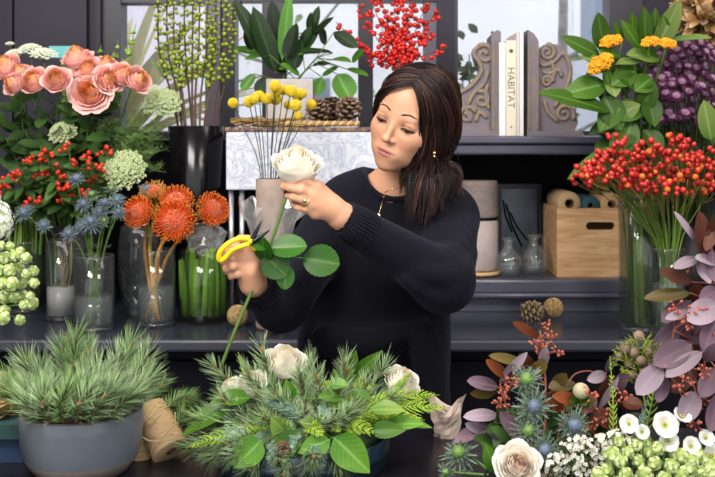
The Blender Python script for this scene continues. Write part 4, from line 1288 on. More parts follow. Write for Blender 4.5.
t = thing('crate', 'light wooden crate with a handle slot holding twine spools', 'crate', V(((cx0 + cx1) / 2, (CY0 + CY1) / 2, z0)))
def slotted(y0, y1):
    hx, hz = (600.5 - CX) / FPX * CY0, CZ - (226 - HY) / FPX * CY0
    hw, hh = .044, .012
    inner = []; outer = []; N = 48
    for i in range(N):
        a = 2 * PI * i / N; c_, s_ = math.cos(a), math.sin(a)
        ix = hx + (hw - hh) * (1 if c_ > 0 else -1) * (1 if abs(c_) > 1e-6 else 0) + hh * c_
        inner.append((ix, hz + hh * s_))
    ox0, ox1, oz0, oz1 = cx0, cx1, z0, z1
    for (ix, iz) in inner:
        dx, dz = ix - hx, iz - hz
        # map onto the outer rectangle by angle
        tx = ((ox1 - hx) / dx if dx > 0 else (ox0 - hx) / dx) if abs(dx) > 1e-9 else 1e9
        tz = ((oz1 - hz) / dz if dz > 0 else (oz0 - hz) / dz) if abs(dz) > 1e-9 else 1e9
        k = min(tx, tz); outer.append((hx + dx * k, hz + dz * k))
    for X_, Z_ in ((ox0, oz0), (ox0, oz1), (ox1, oz0), (ox1, oz1)):
        ca = math.atan2(Z_ - hz, X_ - hx)
        i = min(range(N), key=lambda i: abs(math.atan2(inner[i][1] - hz, inner[i][0] - hx) - ca)); outer[i] = (X_, Z_)
    mb = MB(); n = N
    vs = [V((x, y, z)) for y in (y0, y1) for ring_ in (inner, outer) for x, z in ring_]
    fs = []
    for i in range(n):
        j = (i + 1) % n
        fs += [(i, j, n + j, n + i), (2 * n + j, 2 * n + i, 3 * n + i, 3 * n + j), (j, i, 2 * n + i, 2 * n + j), (n + i, n + j, 3 * n + j, 3 * n + i)]
    mb.add(vs, fs, smooth=False)
    return mb
part(t, 'front_panel', slotted(CY0, CY0 + .012), M['pine_wood'])
part(t, 'back_panel', MB().box((cx0, CY1 - .012, z0), (cx1, CY1, z1)), M['pine_wood'])
for a, b in ((cx0, cx0 + .012), (cx1 - .012, cx1)):
    part(t, 'side_panel', MB().box((a, CY0 + .0121, z0), (b, CY1 - .0121, z1), bev=.001), M['pine_wood'])
part(t, 'bottom', MB().box((cx0 + .0121, CY0 + .0121, z0), (cx1 - .0121, CY1 - .0121, z0 + .01)), M['pine_wood'])
part(t, 'inner_tray', MB().box((cx0 + .0123, CY0 + .0125, z1 - .034), (cx1 - .0123, CY1 - .0125, z1 - .024)), M['pine_wood'])
M['jute'] = mat('jute_twine', [(0, '#a98a62'), (1, '#d3b68a')], attr='G', rough=0.9, var=0.1, noise=(200, .4, '#b39a72'))
M['teal_yarn'] = mat('dark_teal_ribbon', '#25505a', rough=0.8, var=0.1)
M['beige_roll'] = mat('beige_ribbon', '#a8875f', rough=0.85, var=0.1)
M['card'] = mat('cardboard_core', '#6b5138', rough=.9, var=0)
def roll(label, px, py, r, m, Y0=3.095, Y1=3.28, hole=.4):
    c = V(((px - CX) / FPX * Y0, Y0, z1 - .0235 + r)); 
    t = thing('twine_spool', label, 'spool', V((c.x, (Y0 + Y1) / 2, z1)))
    q = Quaternion((1, 0, 0), -PI / 2)
    L = Y1 - Y0; k = r * hole
    part(t, 'winding', MB().lathe([(k, 0), (r * .92, 0), (r, .006), (r, L - .006), (r * .92, L), (k, L)], c, 30, (0, U(0, 1), 0), q=q), m)
    part(t, 'core', MB().lathe([(k * .75, .004), (k, .004), (k, L - .004), (k * .75, L - .004), (k * .75, .004)], c, 20, q=q), M['card'])
roll('tan twine spool on the left of the wooden crate', 569.5, 199, .037, M['jute'])
roll('dark teal spool in the middle of the wooden crate', 591, 203, .030, M['teal_yarn'], hole=.35)
roll('beige spool with a dark hole on the right of the crate', 611.5, 201, .035, M['beige_roll'], hole=.36)

# pine cone and seed heads on the counter
pinecone('knobbly grey-brown cone lying on the counter below the bud vases', onc(519, 2.93) + V((0.0, 0, .026)), .068, (1, -.1, -.02), 'pinecone_grey')
def seed_ball(label, px, Y, r, m):
    mb = MB(); c = onc(px, Y) + V((0, 0, r * 1.05))
    mb.ball(c, r * .88, 14, 10, (0, .3, 0))
    for i in range(230):
        z = 1 - 2 * (i + .5) / 230; a = i * 2.39996; q = math.sqrt(1 - z * z)
        n = V((q * math.cos(a), q * math.sin(a), z)); p = c + n * r * .86
        mb.ball(p, r * .13, 5, 4, (U(.4, 1), U(0, 1), 0))
    solo('dried_ball', label, 'dried seed ball', mb, m, onc(px, Y))
M['seed'] = mat('dry_seed', [(0, '#6b5637'), (1, '#b79a68')], rough=0.85, var=0.2)
M['seed2'] = mat('brown_seed', [(0, '#4d3a26'), (1, '#8f7450')], rough=0.85, var=0.2)
seed_ball('round tan seed head on the counter, right of the grey-brown cone', 553.5, 2.95, .030, M['seed'])
seed_ball('round brown seed head on the counter left of the jumper sleeve', 237.5, 2.82, .031, M['seed'])
seed_ball('dark seed head on the counter, half hidden under the right sleeve', 272, 2.72, .026, M['seed2'])

# ------------------------------------------------------------------ cloth covered stand
cl = bpy.data.materials.new('blue_floral_cloth'); cl.use_nodes = True
nt = cl.node_tree; bs = nt.nodes['Principled BSDF']; bs.inputs['Roughness'].default_value = .8
tc = nt.nodes.new('ShaderNodeTexCoord')
vo = nt.nodes.new('ShaderNodeTexNoise'); vo.inputs['Scale'].default_value = 12; vo.inputs['Detail'].default_value = 3; vo.inputs['Distortion'].default_value = 2.2
nt.links.new(tc.outputs['Object'], vo.inputs['Vector'])
rp = nt.nodes.new('ShaderNodeValToRGB'); e = rp.color_ramp.elements
e[0].position = .42; e[0].color = C('#d9dbe3'); e[1].position = .60; e[1].color = C('#d9dbe3')
for p, c in ((.475, '#b7bed0'), (.50, '#dcdee6'), (.535, '#9ea8c1'), (.56, '#d5d8e2')):
    x = e.new(p); x.color = C(c)
nt.links.new(vo.outputs['Fac'], rp.inputs['Fac']); nt.links.new(rp.outputs[0], bs.inputs['Base Color'])
SY = 3.05; sx0, sx1 = (226 - CX) / FPX * SY, (398 - CX) / FPX * SY
sz0, sz1 = CZ - (190 - HY) / FPX * SY, CZ - (131.5 - HY) / FPX * SY
M['chrome'] = mat('white_metal', '#c9cad2', rough=0.25, metal=.6, var=0)
M['trimcloth'] = mat('patterned_braid', '#4a3d5a', rough=0.8, var=0, noise=(70, .8, '#b08d4a'))
t = thing('side_stand', 'stand with white legs covered in blue floral cloth, behind the billy buttons', 'stand', V(((sx0 + sx1) / 2, 3.2, CT)))
part(t, 'cloth_panel', MB().box((sx0, SY, sz0), (sx1, 3.40, sz1 - .001), bev=.004), cl, 'blue and white floral cloth')
part(t, 'top_braid', MB().box((sx0 - .004, SY - .004, sz1), (sx1, 3.40, sz1 + .013), bev=.003), M['trimcloth'], 'dark patterned braid edge')
for x in (sx0 + .012, sx0 + .045, sx1 - .02):
    part(t, 'leg', MB().tube([V((x, SY + .03, CT + .001)), V((x, SY + .03, sz0))], .008, 10), M['chrome'])
STZ = sz1 + .0135
# grey concrete planter with a leafy house plant
M['concrete'] = mat('pale_concrete', '#b3aca8', rough=0.8, var=0, noise=(25, .5, '#98918e'), bump=(70, .1))
M['soil'] = mat('potting_soil', '#2d231c', rough=1, var=0, bump=(120, 1))
PY = 3.22
pc_ = V(((291 - CX) / FPX * PY, PY, STZ))
t = thing('planter', 'square grey concrete planter on the cloth-covered stand', 'planter', pc_)
hw = .074; hh = .152
pl = MB().box((pc_.x - hw, PY - hw, STZ), (pc_.x + hw, PY - hw + .012, STZ + hh), bev=.003)
pl.box((pc_.x - hw, PY + hw - .012, STZ), (pc_.x + hw, PY + hw, STZ + hh), bev=.003)
pl.box((pc_.x - hw, PY - hw + .0115, STZ), (pc_.x - hw + .012, PY + hw - .0115, STZ + hh)); pl.box((pc_.x + hw - .012, PY - hw + .0115, STZ), (pc_.x + hw, PY + hw - .0115, STZ + hh))
pl.box((pc_.x - hw + .0115, PY - hw + .0115, STZ), (pc_.x + hw - .0115, PY + hw - .0115, STZ + .02))
part(t, 'body', pl, M['concrete'])
part(t, 'soil', MB().box((pc_.x - hw + .0121, PY - hw + .0121, STZ + .021), (pc_.x + hw - .0121, PY + hw - .0121, STZ + hh - .015)), M['soil'])
sb = pc_ + V((0, 0, hh - .014))
M['zz'] = mat('dark_glossy_leaf', [(0, '#122613'), (1, '#1f3a1c')], rough=0.45, var=0.3, vein='#3f6340')
M['peperomia'] = mat('bright_round_leaf', [(0, '#3f7a2c'), (1, '#569a3a')], rough=0.35, trans=0.2, var=0.2, vein='#82b463')
Yl = 3.2
def LF(x0, y0, x1, y1, w, n=None, dr=None, m=None, Y0=None, Y1=None):
    Y0 = Y0 or Yl + U(-.04, .04); Y1 = Y1 or Y0 - U(0, .05)
    r = [P(x0, y0, Y0), P(x1, y1, Y1), w / FPX * Y0, V(n) if n else None, dr]
    return tuple(r + [m]) if m else tuple(r)
leafspray('house_plant', 'tall plant with dark glossy pointed leaves in the concrete planter', 'plant', sb + V((-.02, .02, 0)), P(285, 18, 3.22), [
    LF(275, 72, 254, 6, 22, (.4, -1, .2), .05), LF(266, 58, 236, -2, 17, (.4, -1, .2), .1), LF(282, 60, 290, -10, 14, (0, -1, .2), 0, M['peperomia']),
    LF(252, 50, 245, 29, 10, (.2, -1, .2), .05), LF(268, 55, 231, 45, 10, None, .15, M['peperomia']), LF(286, 60, 297, 23, 16, (-.3, -1, .2), 0),
    LF(292, 58, 318, 30, 17, (-.4, -1, .3), .05), LF(310, 34, 311, 12, 9, None, 0), LF(311, 32, 319, 6, 10, None, 0), LF(312, 34, 334, 17, 8, None, 0),
    LF(262, 44, 250, 14, 12, None, 0), LF(276, 44, 272, 0, 15, (.1, -1, .2), 0), LF(300, 48, 312, 26, 12, None, 0), LF(284, 74, 268, 40, 16, None, 0), LF(294, 70, 300, 38, 15, None, .05)],
    M['zz'], sr=.004)
leafspray('trailing_plant', 'bright round-leaved plant spilling over the concrete planter', 'plant', sb + V((.01, -.02, 0)), P(318, 56, 3.14), [
    LF(270, 55, 244, 57, 15, (.0, -.5, 1), .1), LF(303, 56, 274, 67, 19, (.1, -.8, .7), .05), LF(327, 52, 298, 52, 11, (0, -.5, 1), .1), LF(255, 74, 241, 90, 11, (0, -1, .3), .05),
    LF(266, 78, 258, 94, 15, (0, -1, .2), .1, M['zz']), LF(337, 74, 351, 99, 25, (.2, -1, .3), .05), LF(322, 77, 317, 95, 13, (0, -1, .2), .05), LF(346, 69, 369, 74, 11, (0, -.6, 1), .1),
    LF(338, 67, 322, 75, 9, (0, -.6, 1), .1), LF(333, 53, 301, 48, 13, (0, -.5, 1), .1, M['zz']), LF(334, 32, 357, 47, 15, (0, -1, .5), .05, M['zz']), LF(326, 44, 318, 28, 13, None, 0, M['zz']),
    LF(300, 76, 282, 62, 14, (0, -.6, 1), .1), LF(330, 60, 350, 58, 12, (0, -.5, 1), .15), LF(312, 66, 330, 62, 12, (0, -.5, 1), .1, M['zz']), LF(352, 62, 362, 50, 10, None, .1)],
    M['peperomia'], sr=.003, a=.55, b=.5)
# pine cones standing by the planter
for i, (x, y, L, d, lab) in enumerate(((320, 127, .080, (-.15, -.3, 1), 'upright brown pine cone next to the concrete planter'), (345, 127, .086, (.25, -.3, 1), 'brown pine cone right of the upright one, near the dark hair'),
                                  (332, 127, .086, (.0, .0, 1), 'brown pine cone behind the front two on the stand'))):
    Y = 3.12 if i < 2 else 3.24
    pinecone(lab, V(((x - CX) / FPX * Y, Y, STZ + .008)), L, d)
# straw mat and woven ring lying on the stand
mt = MB()
for k in range(150):
    x = U(230, 300); Y = U(3.07, 3.12); p = V(((x - CX) / FPX * Y, Y, STZ + U(.001, .026)))
    a = U(-.5, .5); L = U(.02, .05)
    mt.tube([p, p + V((math.cos(a) * L, math.sin(a) * L * .5, U(-.002, .006)))], .0016, 4, (0, U(0, 1), 0))
M['straw_dark'] = mat('brown_straw', [(0, '#6b4a2c'), (1, '#b08a52')], attr='G', rough=.85, var=.2)
solo('straw_bundle', 'loose brown straw on the stand behind the billy buttons', 'straw', mt, M['straw_dark'], onc(262, 3.09, STZ), kind='stuff')
wr = MB()
for s in range(2):
    wr.tube([V(((322 - CX) / FPX * 3.10 + (x - 60) * .0019, 3.075 + .006 * math.sin(x * .5 + s * PI), STZ + .0105 + .004 * math.cos(x * .5 + s * PI))) for x in range(0, 121, 1)], .0055, 6, (0, .3 + .5 * s, 0))
solo('braided_cord', 'braided tan cord along the front edge of the stand', 'cord', wr, M['rattan'], onc(322, 3.075, STZ))

# winterberry branches in a glass behind her head
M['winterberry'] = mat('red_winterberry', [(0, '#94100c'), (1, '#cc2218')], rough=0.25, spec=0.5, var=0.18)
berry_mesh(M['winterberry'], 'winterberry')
wc = onc(398, 3.26, STZ)
wv2 = glass_vase('glass_vase', 'slim glass vase holding the red winterberry, behind the dark hair', wc, .032, .17, water=.7, wall=.003)
nb = 0
tips = [((336, 22), (372, 58)), ((355, 2), (384, 50)), ((368, -8), (390, 50)), ((380, -6), (394, 45)), ((392, -10), (398, 45)), ((404, -8), (402, 45)), ((416, -6), (405, 45)), ((428, 0), (408, 48)), ((437, 10), (412, 50)),
        ((448, 47), (414, 60)), ((362, 48), (384, 60)), ((410, 12), (400, 40)), ((386, 18), (392, 45)), ((434, 34), (410, 55))]
for i, (tp, md) in enumerate(tips):
    Yt = 3.22 + U(-.06, .08)
    tp3 = P(tp[0], tp[1], Yt); md3 = P(md[0], md[1], 3.24)
    base = wc + V((U(-.02, .02), U(-.02, .02), .02)); neck = wc + V((U(-.018, .018), U(-.018, .018), .172))
    t = thing('winterberry_branch', 'red winterberry branch in the bunch behind the dark-haired head', 'branch', base, 'winterberry branches')
    c = bez([base, neck, md3, tp3], 24)
    tw = MB().tube(c, [.0024, .0012], 5)
    n = 31 if i not in (9, 10) else 15
    pos = []
    for k in range(n):
        s = .50 + .5 * (k + U(0, 1)) / n if i not in (9, 10) else .62 + .38 * (k + U(0, 1)) / n
        p = c[min(23, int(s * 23))]
        o = V((U(-1, 1), U(-1, 1), U(-.8, 1))).normalized() * U(.008, .024)
        tw.tube([p, p + o], .0007, 3); pos.append(p + o)
    part(t, 'stem', tw, M['twig'])
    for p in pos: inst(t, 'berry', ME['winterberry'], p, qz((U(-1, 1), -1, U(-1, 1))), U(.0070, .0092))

# yellow billy buttons in a stone vase
M['billy'] = mat('billy_button', [(0, '#c9a81e'), (1, '#e6cf33')], rough=0.8, var=0.15)
def billy_mb():
    mb = MB().ball((0, 0, 0), .93, 14, 10, (0, .4, 0))
    for i in range(260):
        z = 1 - 2 * (i + .5) / 260; a = i * 2.39996; q = math.sqrt(1 - z * z)
        mb.ball(V((q * math.cos(a), q * math.sin(a), z)) * .93, .095, 5, 4, (U(.3, 1), U(0, 1), 0))
    return mb
ME['billy'] = billy_mb().mesh('flower_ball', M['billy'])
M['taupe'] = mat('taupe_stone', '#9c8b80', rough=0.75, var=0, noise=(18, .6, '#786960'), bump=(60, .15))
VC = onc(270, 2.80)
t = thing('stone_vase', 'tall taupe stone vase holding yellow billy buttons', 'vase', VC)
part(t, 'body', MB().lathe([(.001, 0), (.036, 0), (.040, .01), (.0395, .418), (.034, .420), (.033, .40), (.032, .05), (.001, .04)], VC, 36), M['taupe'])
bl = [(233, 103, 5.2, 'leftmost and lowest-hanging yellow billy button'), (249, 102, 5.6, 'yellow billy button second from the left'), (254, 99, 5, 'yellow billy button tucked behind the second from left'), (259, 96.5, 6, 'large yellow billy button left of the middle cluster'),
      (267, 99, 5.6, 'yellow billy button at the middle of the lower row'), (275.5, 99, 6.2, 'biggest yellow billy button, low in the middle'), (275, 86, 6, 'topmost yellow billy button'), (283.5, 90, 5.2, 'yellow billy button right of the topmost one'),
      (276, 92, 5.5, 'yellow billy button directly under the topmost one'), (291, 91, 6, 'yellow billy button high on the right'), (298, 95, 6.2, 'large yellow billy button right of the bunch'), (302, 93.5, 5, 'yellow billy button half behind the large right one'),
      (296, 105.5, 6, 'yellow billy button low on the right'), (311.5, 104.5, 5, 'rightmost yellow billy button'), (288, 105, 4.5, 'small yellow billy button hanging low between stems'), (298, 116, 4.5, 'lowest yellow billy button on the right side')]
for i, (x, y, r, lab) in enumerate(bl):
    Y = 2.78 + U(-.05, .06); tp = P(x, y, Y)
    base = VC + V((U(-.012, .012), U(-.012, .012), .045)); rim = VC + V((max(-.026, min(.026, (x - 272) * .0009)), U(-.02, .02), .42))
    t = thing('billy_button', lab, 'flower', base, 'yellow billy buttons')
    c = bez([base, rim, rim.lerp(tp, .6) + V((0, 0, .012)), tp], 14)
    part(t, 'stem', MB().tube(c, .0014, 5), M['stemdark'])
    inst(t, 'flower_ball', ME['billy'], tp, qz((0, 0, 1)), r / FPX * Y)
# crumpled cellophane round the vase
M['cello'] = thin_glass('cellophane', '#ffffff', 0.14, .12, 1.6)
ce = MB(); N = 30; vs = []; cs = []
hts = [.21, .25, .29, .325, .352]
rr_ = [.048, .052, .066, .085, .096]
for j, (h, r) in enumerate(zip(hts, rr_)):
    for i in range(N):
        a = 2 * PI * i / N; k = r * (1 + U(-.12, .14) * (j > 0)) * (1.0 + .10 * math.cos(3 * a))
        k = max(k, .0435)
        vs.append(VC + V((k * math.cos(a), k * math.sin(a), h + U(-.012, .016) * (j > 0))))
ce.add(vs, [(j * N + i, j * N + (i + 1) % N, (j + 1) * N + (i + 1) % N, (j + 1) * N + i) for j in range(4) for i in range(N)], smooth=False)
solo('cellophane_wrap', 'crumpled clear cellophane around the taupe stone vase', 'cellophane', ce, M['cello'], VC + V((0, 0, .2)))
# ================================================================== left: vases on the back counter
VA = onc(61, 2.93); glass_vase('glass_vase', 'straight clear glass vase of water grey with reflections at the left, behind the thistle vase', VA, .044, .232, water=.42, wm=M['lit_water'])
VB = onc(94, 2.79); glass_vase('glass_vase', 'straight clear glass vase holding blue thistles', VB, .056, .205, water=.45)
VC2 = onc(156, 2.85); glass_vase('glass_vase', 'straight clear glass vase holding orange pincushion flowers', VC2, .054, .214, water=.52)
GB = onc(140, 3.0); r = .066; h = .265
glass_vase('glass_vase', 'round-bellied clear glass vase behind the pincushion vase', GB, r, h, water=0, prof=[(.001, 0), (.03, 0), (.034, .006), (.05, .03), (.066, .12), (.066, .2), (.058, h), (.055, h), (.062, .2), (.062, .12), (.046, .034), (.001, .014)])
VF = onc(26, 3.08); glass_vase('glass_vase', 'dark green-tinted glass vase at the left edge, full of stems', VF, .068, .215, water=.8, wm=thin_glass('green_water', '#6f8a5a', .12, .05))
# tall flared black vase
VK = onc(196, 3.14)
t = thing('black_vase', 'tall flared black vase holding green berry stems', 'vase', VK)
part(t, 'body', MB().lathe([(.001, 0), (.058, 0), (.061, .006), (.072, .3), (.087, .567), (.084, .569), (.069, .3), (.056, .012), (.001, .01)], VK, 44), M['black_glass'])
# dark bucket holding the back bouquet
M['bucket'] = mat('black_bucket', '#101013', rough=.5, var=0)
VR = onc(66, 3.24)
t = thing('bucket', 'black bucket behind the red berries, holding the peach roses', 'bucket', VR)
part(t, 'body', MB().lathe([(.001, 0), (.11, 0), (.13, .40), (.134, .405), (.126, .405), (.105, .01), (.001, .008)], VR, 36), M['bucket'])
VH = onc(74, 3.06)
t = thing('bucket', 'small black bucket holding the red hypericum berries', 'bucket', VH)
part(t, 'body', MB().lathe([(.001, 0), (.075, 0), (.085, .27), (.082, .27), (.07, .01), (.001, .008)], VH, 32), M['bucket'])

def in_vase(c, r, z=.02):
    a = U(0, 6.28); k = r * math.sqrt(U(0, 1)); return V(c) + V((k * math.cos(a), k * math.sin(a), z))

# green berried stems
M['greenberry'] = mat('olive_green_berry', [(0, '#5c6c1c'), (1, '#93a534')], rough=.35, var=.2)
M['purplestem'] = mat('purple_brown_stem', [(0, '#6f7a35'), (.35, '#56402f'), (1, '#4a3630')], rough=.6, var=.15)
berry_mesh(M['greenberry'], 'greenberry')
tops = [(158, -6), (167, -12), (174, -14), (184, -12), (193, -14), (200, -12), (208, -14), (216, -12), (226, -12), (233, 2), (180, 22), (212, 18)]
for i, (x, y) in enumerate(tops):
    base = in_vase(VK, .04); rim = VK + V((max(-.06, min(.06, (x - 196) * .0016)), U(-.05, .05), .57)); Yt = 3.13 + U(-.07, .07)
    tp = P(x, y, Yt)
    t = thing('berry_stem', 'tall stem set with round green berries in the black vase', 'branch', base, 'green berry stems in the black vase')
    c = bez([base, rim, rim.lerp(tp, .55) + V(((x - 196) * .0006, 0, 0)), tp], 40)
    part(t, 'stem', MB().tube(c, [.0044, .0022], 6, (.5, U(0, 1), 0), grad=True), M['purplestem'])
    n = 30
    for k in range(n):
        s = min(1, .52 + .48 * (k + U(-.3, 1.2)) / n)
        p = c[min(39, int(s * 39))]; a = k * 2.4 + i + U(-.5, .5)
        o = V((math.cos(a), math.sin(a), .35)) * U(.0075, .0105)
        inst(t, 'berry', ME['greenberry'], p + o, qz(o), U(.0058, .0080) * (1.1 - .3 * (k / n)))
    # a few narrow leaves near the rim of the vase
    if i in (0, 1, 3):
        lf = MB(); b = c[20]; lf.leaf(b, dirn((x - 196) * .02, -.2, 1), V((0, -1, .2)), .09, .012, a=.4, b=.8); part(t, 'leaf', lf, M['stem'])

# peach roses
pr = [(5, 66, 14, (-.3, -.7, .6), 'half0', 'peach rose cut off by the left edge of the picture, highest there'),
      (12, 83, 11, (-.5, -.8, .3), 'half1', 'small peach rose drooping at the far left below the edge one'),
      (33, 80, 13, (-.2, -.9, .5), 'half0', 'rounded peach rose left of the pink twin, in the middle row'),
      (56, 78, 13, (.1, -.9, .5), 'half1', 'pink-peach rose between the rounded one and the big open one'),
      (77, 57, 14, (-.1, -.5, .9), 'half0', 'topmost pink rose with its face upward'),
      (87, 67, 14, (.1, -.8, .6), 'open1', 'peach rose just behind and above the big open one'),
      (89, 90, 20, (.0, -1, .25), 'open0', 'big wide-open peach rose with an orange heart, front centre'),
      (110, 78, 14, (.5, -.8, .35), 'open1', 'orange-hearted peach rose to the right of the big open one'),
      (106, 64, 12, (.3, -.5, .8), 'half1', 'pale peach rose at the back right above the orange-hearted one'),
      (124, 74, 12, (.5, -.7, .5), 'half0', 'peach rose second from the right end of the bunch'),
      (139, 79, 13, (.7, -.6, .4), 'half1', 'rightmost peach rose next to the green berry stems'),
      (20, 72, 11, (-.2, -.6, .7), 'half1', 'peach rose tucked between the edge rose and the rounded one')]
for i, (x, y, R_, d, k, lab) in enumerate(pr):
    Y = 3.0 + U(-.03, .04) - (.06 if y > 74 else 0)
    base = in_vase(VR, .07); tp = P(x, y, Y)
    lv = [(6, (U(-1, 1), -.7, .3), .07, .04), (7, (U(-1, 1), -.8, .1), .075, .042), (8, (U(-1, 1), -.6, .2), .06, .036), (9, (U(-1, 1), -.7, .0), .06, .034)]
    rose('rose', lab, 'rose', base, tp, R_ * 1.42 / FPX * Y, d, ME['peach_' + k], 'peach roses', mid=VR + V(((x - 66) * .0018, -.06, .42)), leaves=lv, leaf_m=M['roseleaf_dark'], stemr=.003)

# foliage under the roses
def fill_leaves(name, label, base, spots, m, L=(.06, .1), W=.5, group=None):
    for i, (x, y, Y) in enumerate(spots):
        tp = P(x, y, Y); lv = []
        b = base + V((U(-.05, .05), U(-.04, .04), .02))
        mid = V((b.x * .5 + tp.x * .5, b.y * .4 + tp.y * .6, b.z + (tp.z - b.z) * .6))
        c = bez([b, mid, tp], 16)
        for k in range(7):
            p = c[9 + k] if 9 + k < 16 else c[15]
            a = U(-1, 1); l = U(*L)
            lv.append((p, p + dirn(a, U(-.9, -.1), U(-.4, .7)) * l, l * W, (U(-.3, .3), -1, .8), U(.05, .25)))
        leafspray(name, label, 'foliage', b, tp, lv, m, mid=mid, group=group, sr=.002)
M['darkleaf'] = mat('dark_green_leaf', [(0, '#2c5230'), (1, '#4a7040')], rough=.45, trans=.12, var=.35, vein='#4f7345')
fill_leaves('foliage_stem', 'dark leafy stem filling out the bunch under the peach roses', VR, [(20, 112, 3.06), (45, 118, 3.05), (62, 112, 3.02), (80, 118, 3.04), (98, 112, 3.05), (118, 104, 3.06), (8, 122, 3.05), (34, 100, 3.1), (72, 104, 3.1), (14, 100, 3.08), (52, 104, 3.1), (90, 106, 3.1), (26, 132, 3.02), (54, 132, 3.02), (88, 130, 3.02), (6, 138, 3.03), (106, 116, 3.08), (110, 138, 3.05), (40, 146, 3.0), (76, 144, 3.0)], M['darkleaf'], L=(.06, .095), group='dark leaves under the peach roses')
M['snap'] = mat('green_spike_bud', [(0, '#5e8a2c'), (1, '#a9c95a')], rough=.5, trans=.2, var=.2)
def spike(label, base, tip, mid, n=26, r=.018):
    t = thing('flower_spike', label, 'flower', base)
    c = bez([base, mid, tip], 30)
    part(t, 'stem', MB().tube(c, [.0025, .0012], 5), M['stem'])
    b = MB()
    for k in range(n):
        s = .74 + .26 * k / n; p = c[int(s * 29)]; a = k * 2.4; f_ = (1 - k / n) ** .6
        d = dirn(math.cos(a) * .8, math.sin(a) * .8, .9)
        b.leaf(p, d, V((0, 0, 1)), r * 1.9 * (f_ + .3), r * .9 * (f_ + .25), a=.5, b=.6, droop=-.2, ns=4)
        b.ball(p + d * r * .5, (r * .32, r * .32, r * .6 * (f_ + .2)), 6, 5, (U(0, 1), U(0, 1), 0), q=qz(d))
    part(t, 'buds', b, M['snap'])
spike('green budded spike rising behind the big open peach rose', in_vase(VR, .06), P(101, 45, 3.08), VR + V((.08, -.02, .42)))
spike('green budded spike leaning right, above the rightmost peach rose', in_vase(VR, .06), P(136, 24, 3.1), VR + V((.12, -.02, .42)), n=34)
spike('small green spike with pale tip left of the leaning one', in_vase(VR, .06), P(118, 40, 3.12), VR + V((.1, .0, .42)), n=20)
spike('short green bud spike behind the pink topmost rose', in_vase(VR, .06), P(64, 58, 3.14), VR + V((.0, .02, .42)), n=18)

# lacy white umbels
M['lace'] = mat('white_lace_flower', [(0, '#b9c59a'), (1, '#eef0e0')], rough=.8, var=.12)
M['lace_green'] = mat('greenish_lace_flower', [(0, '#93a868'), (1, '#d3deae')], rough=.8, var=.12)
def umbel_mb(n=46, per=26, dome=.45, seed=1, fl=.045):
    st = rnd.getstate(); rnd.seed(seed); mb = MB()
    for i in range(n):
        q = math.sqrt((i + .5) / n); a = i * 2.39996
        p = V((q * math.cos(a), q * math.sin(a), dome * (1 - q * q)))
        mb.tube([V((0, 0, -.55)), V((p.x * .5, p.y * .5, -.25)), p], .012, 3, (.0, .5, 0))
        for j in range(per):
            o = V((U(-1, 1), U(-1, 1), U(-.25, .35))) * .125
            mb.ball(p + o, fl * U(.7, 1.1), 5, 3, (U(.5, 1), U(0, 1), 0))
    rnd.setstate(st); return mb
ub = umbel_mb(); ub2 = umbel_mb(64, 30, .62, 2, .04)
ME['umbel'] = ub.mesh('umbel', M['lace']); ME['umbel_g'] = ub2.mesh('umbel', M['lace_green'])
def umbel(label, base, tip, mid, R_, d, key='umbel'):
    t = thing('lace_flower', label, 'flower', base); d = V(d).normalized()
    ft = V(tip) - d * R_ * .5
    part(t, 'stem', MB().tube(bez([base, mid, ft], 14), [.0024, .0016], 6), M['stem'])
    inst(t, 'umbel', ME[key], tip, qz(d), R_)
um = [(14, 55, 11, (-.2, -.3, 1), 'white lace flower at the far left behind the edge peach rose', 3.18, 'umbel'), (30, 50, 12, (0, -.4, 1), 'white lace flower, highest of those behind the left roses', 3.2, 'umbel'), (44, 55, 13, (.1, -.4, 1), 'white lace flower behind the pink-peach rose', 3.15, 'umbel'),
      (10, 44, 4.5, (0, -.3, 1), 'tiny white lace flower sticking up at the far left', 3.2, 'umbel'), (163, 104, 19, (.1, -.8, .7), 'broad pale lace flower left of the black vase', 3.12, 'umbel_g'), (152, 92, 9, (.2, -.8, .5), 'small pale lace flower below the rightmost peach rose', 3.16, 'umbel'),
      (63, 133, 14, (-.1, -.8, .7), 'pale green lace flower between dark leaves above the red berries', 3.02, 'umbel_g'), (125, 170, 21, (.0, -.95, .5), 'large round cream-green lace flower right of the red berries', 2.97, 'umbel_g')]
for x, y, R_, d, lab, Y, key in um:
    umbel(lab, in_vase(VR, .07) if Y > 3.0 else in_vase(VH, .05), P(x, y, Y), (VR if Y > 3 else VH) + V(((x - 66) * .0016, -.03, .42 if Y > 3 else .30)), R_ / FPX * Y, d, key)

# feathery dill-like fern
M['dill'] = mat('feathery_fern', [(0, '#567838'), (1, '#92b066')], rough=.6, var=.3)
def fern(label, base, tip, mid, n=30, L=.05, group=None):
    t = thing('fern_sprig', label, 'foliage', base, group); c = bez([base, mid, tip], 24)
    mb = MB().tube(c, [.002, .0008], 4, (0, .5, 0))
    for k in range(n):
        s = .5 + .5 * k / n; p = c[int(s * 23)]; a = U(0, 6.28); l = L * U(.6, 1.1)
        d = dirn(math.cos(a), math.sin(a) * .8, U(0, .8)); q = bez([p, p + d * l * .5 + V((0, 0, .004)), p + d * l], 5)
        g = U(0, 1); mb.tube(q, [.0007, .0004], 3, (.3, g, 0), cap=False)
        for j in range(12):
            b = q[1 + j % 4]; mb.needle(b, b + (d * .6 + V((U(-1, 1), U(-1, 1), U(-.6, 1)))).normalized() * l * .4, .0006, (0, g, 0))
    part(t, 'foliage', mb, M['dill'])
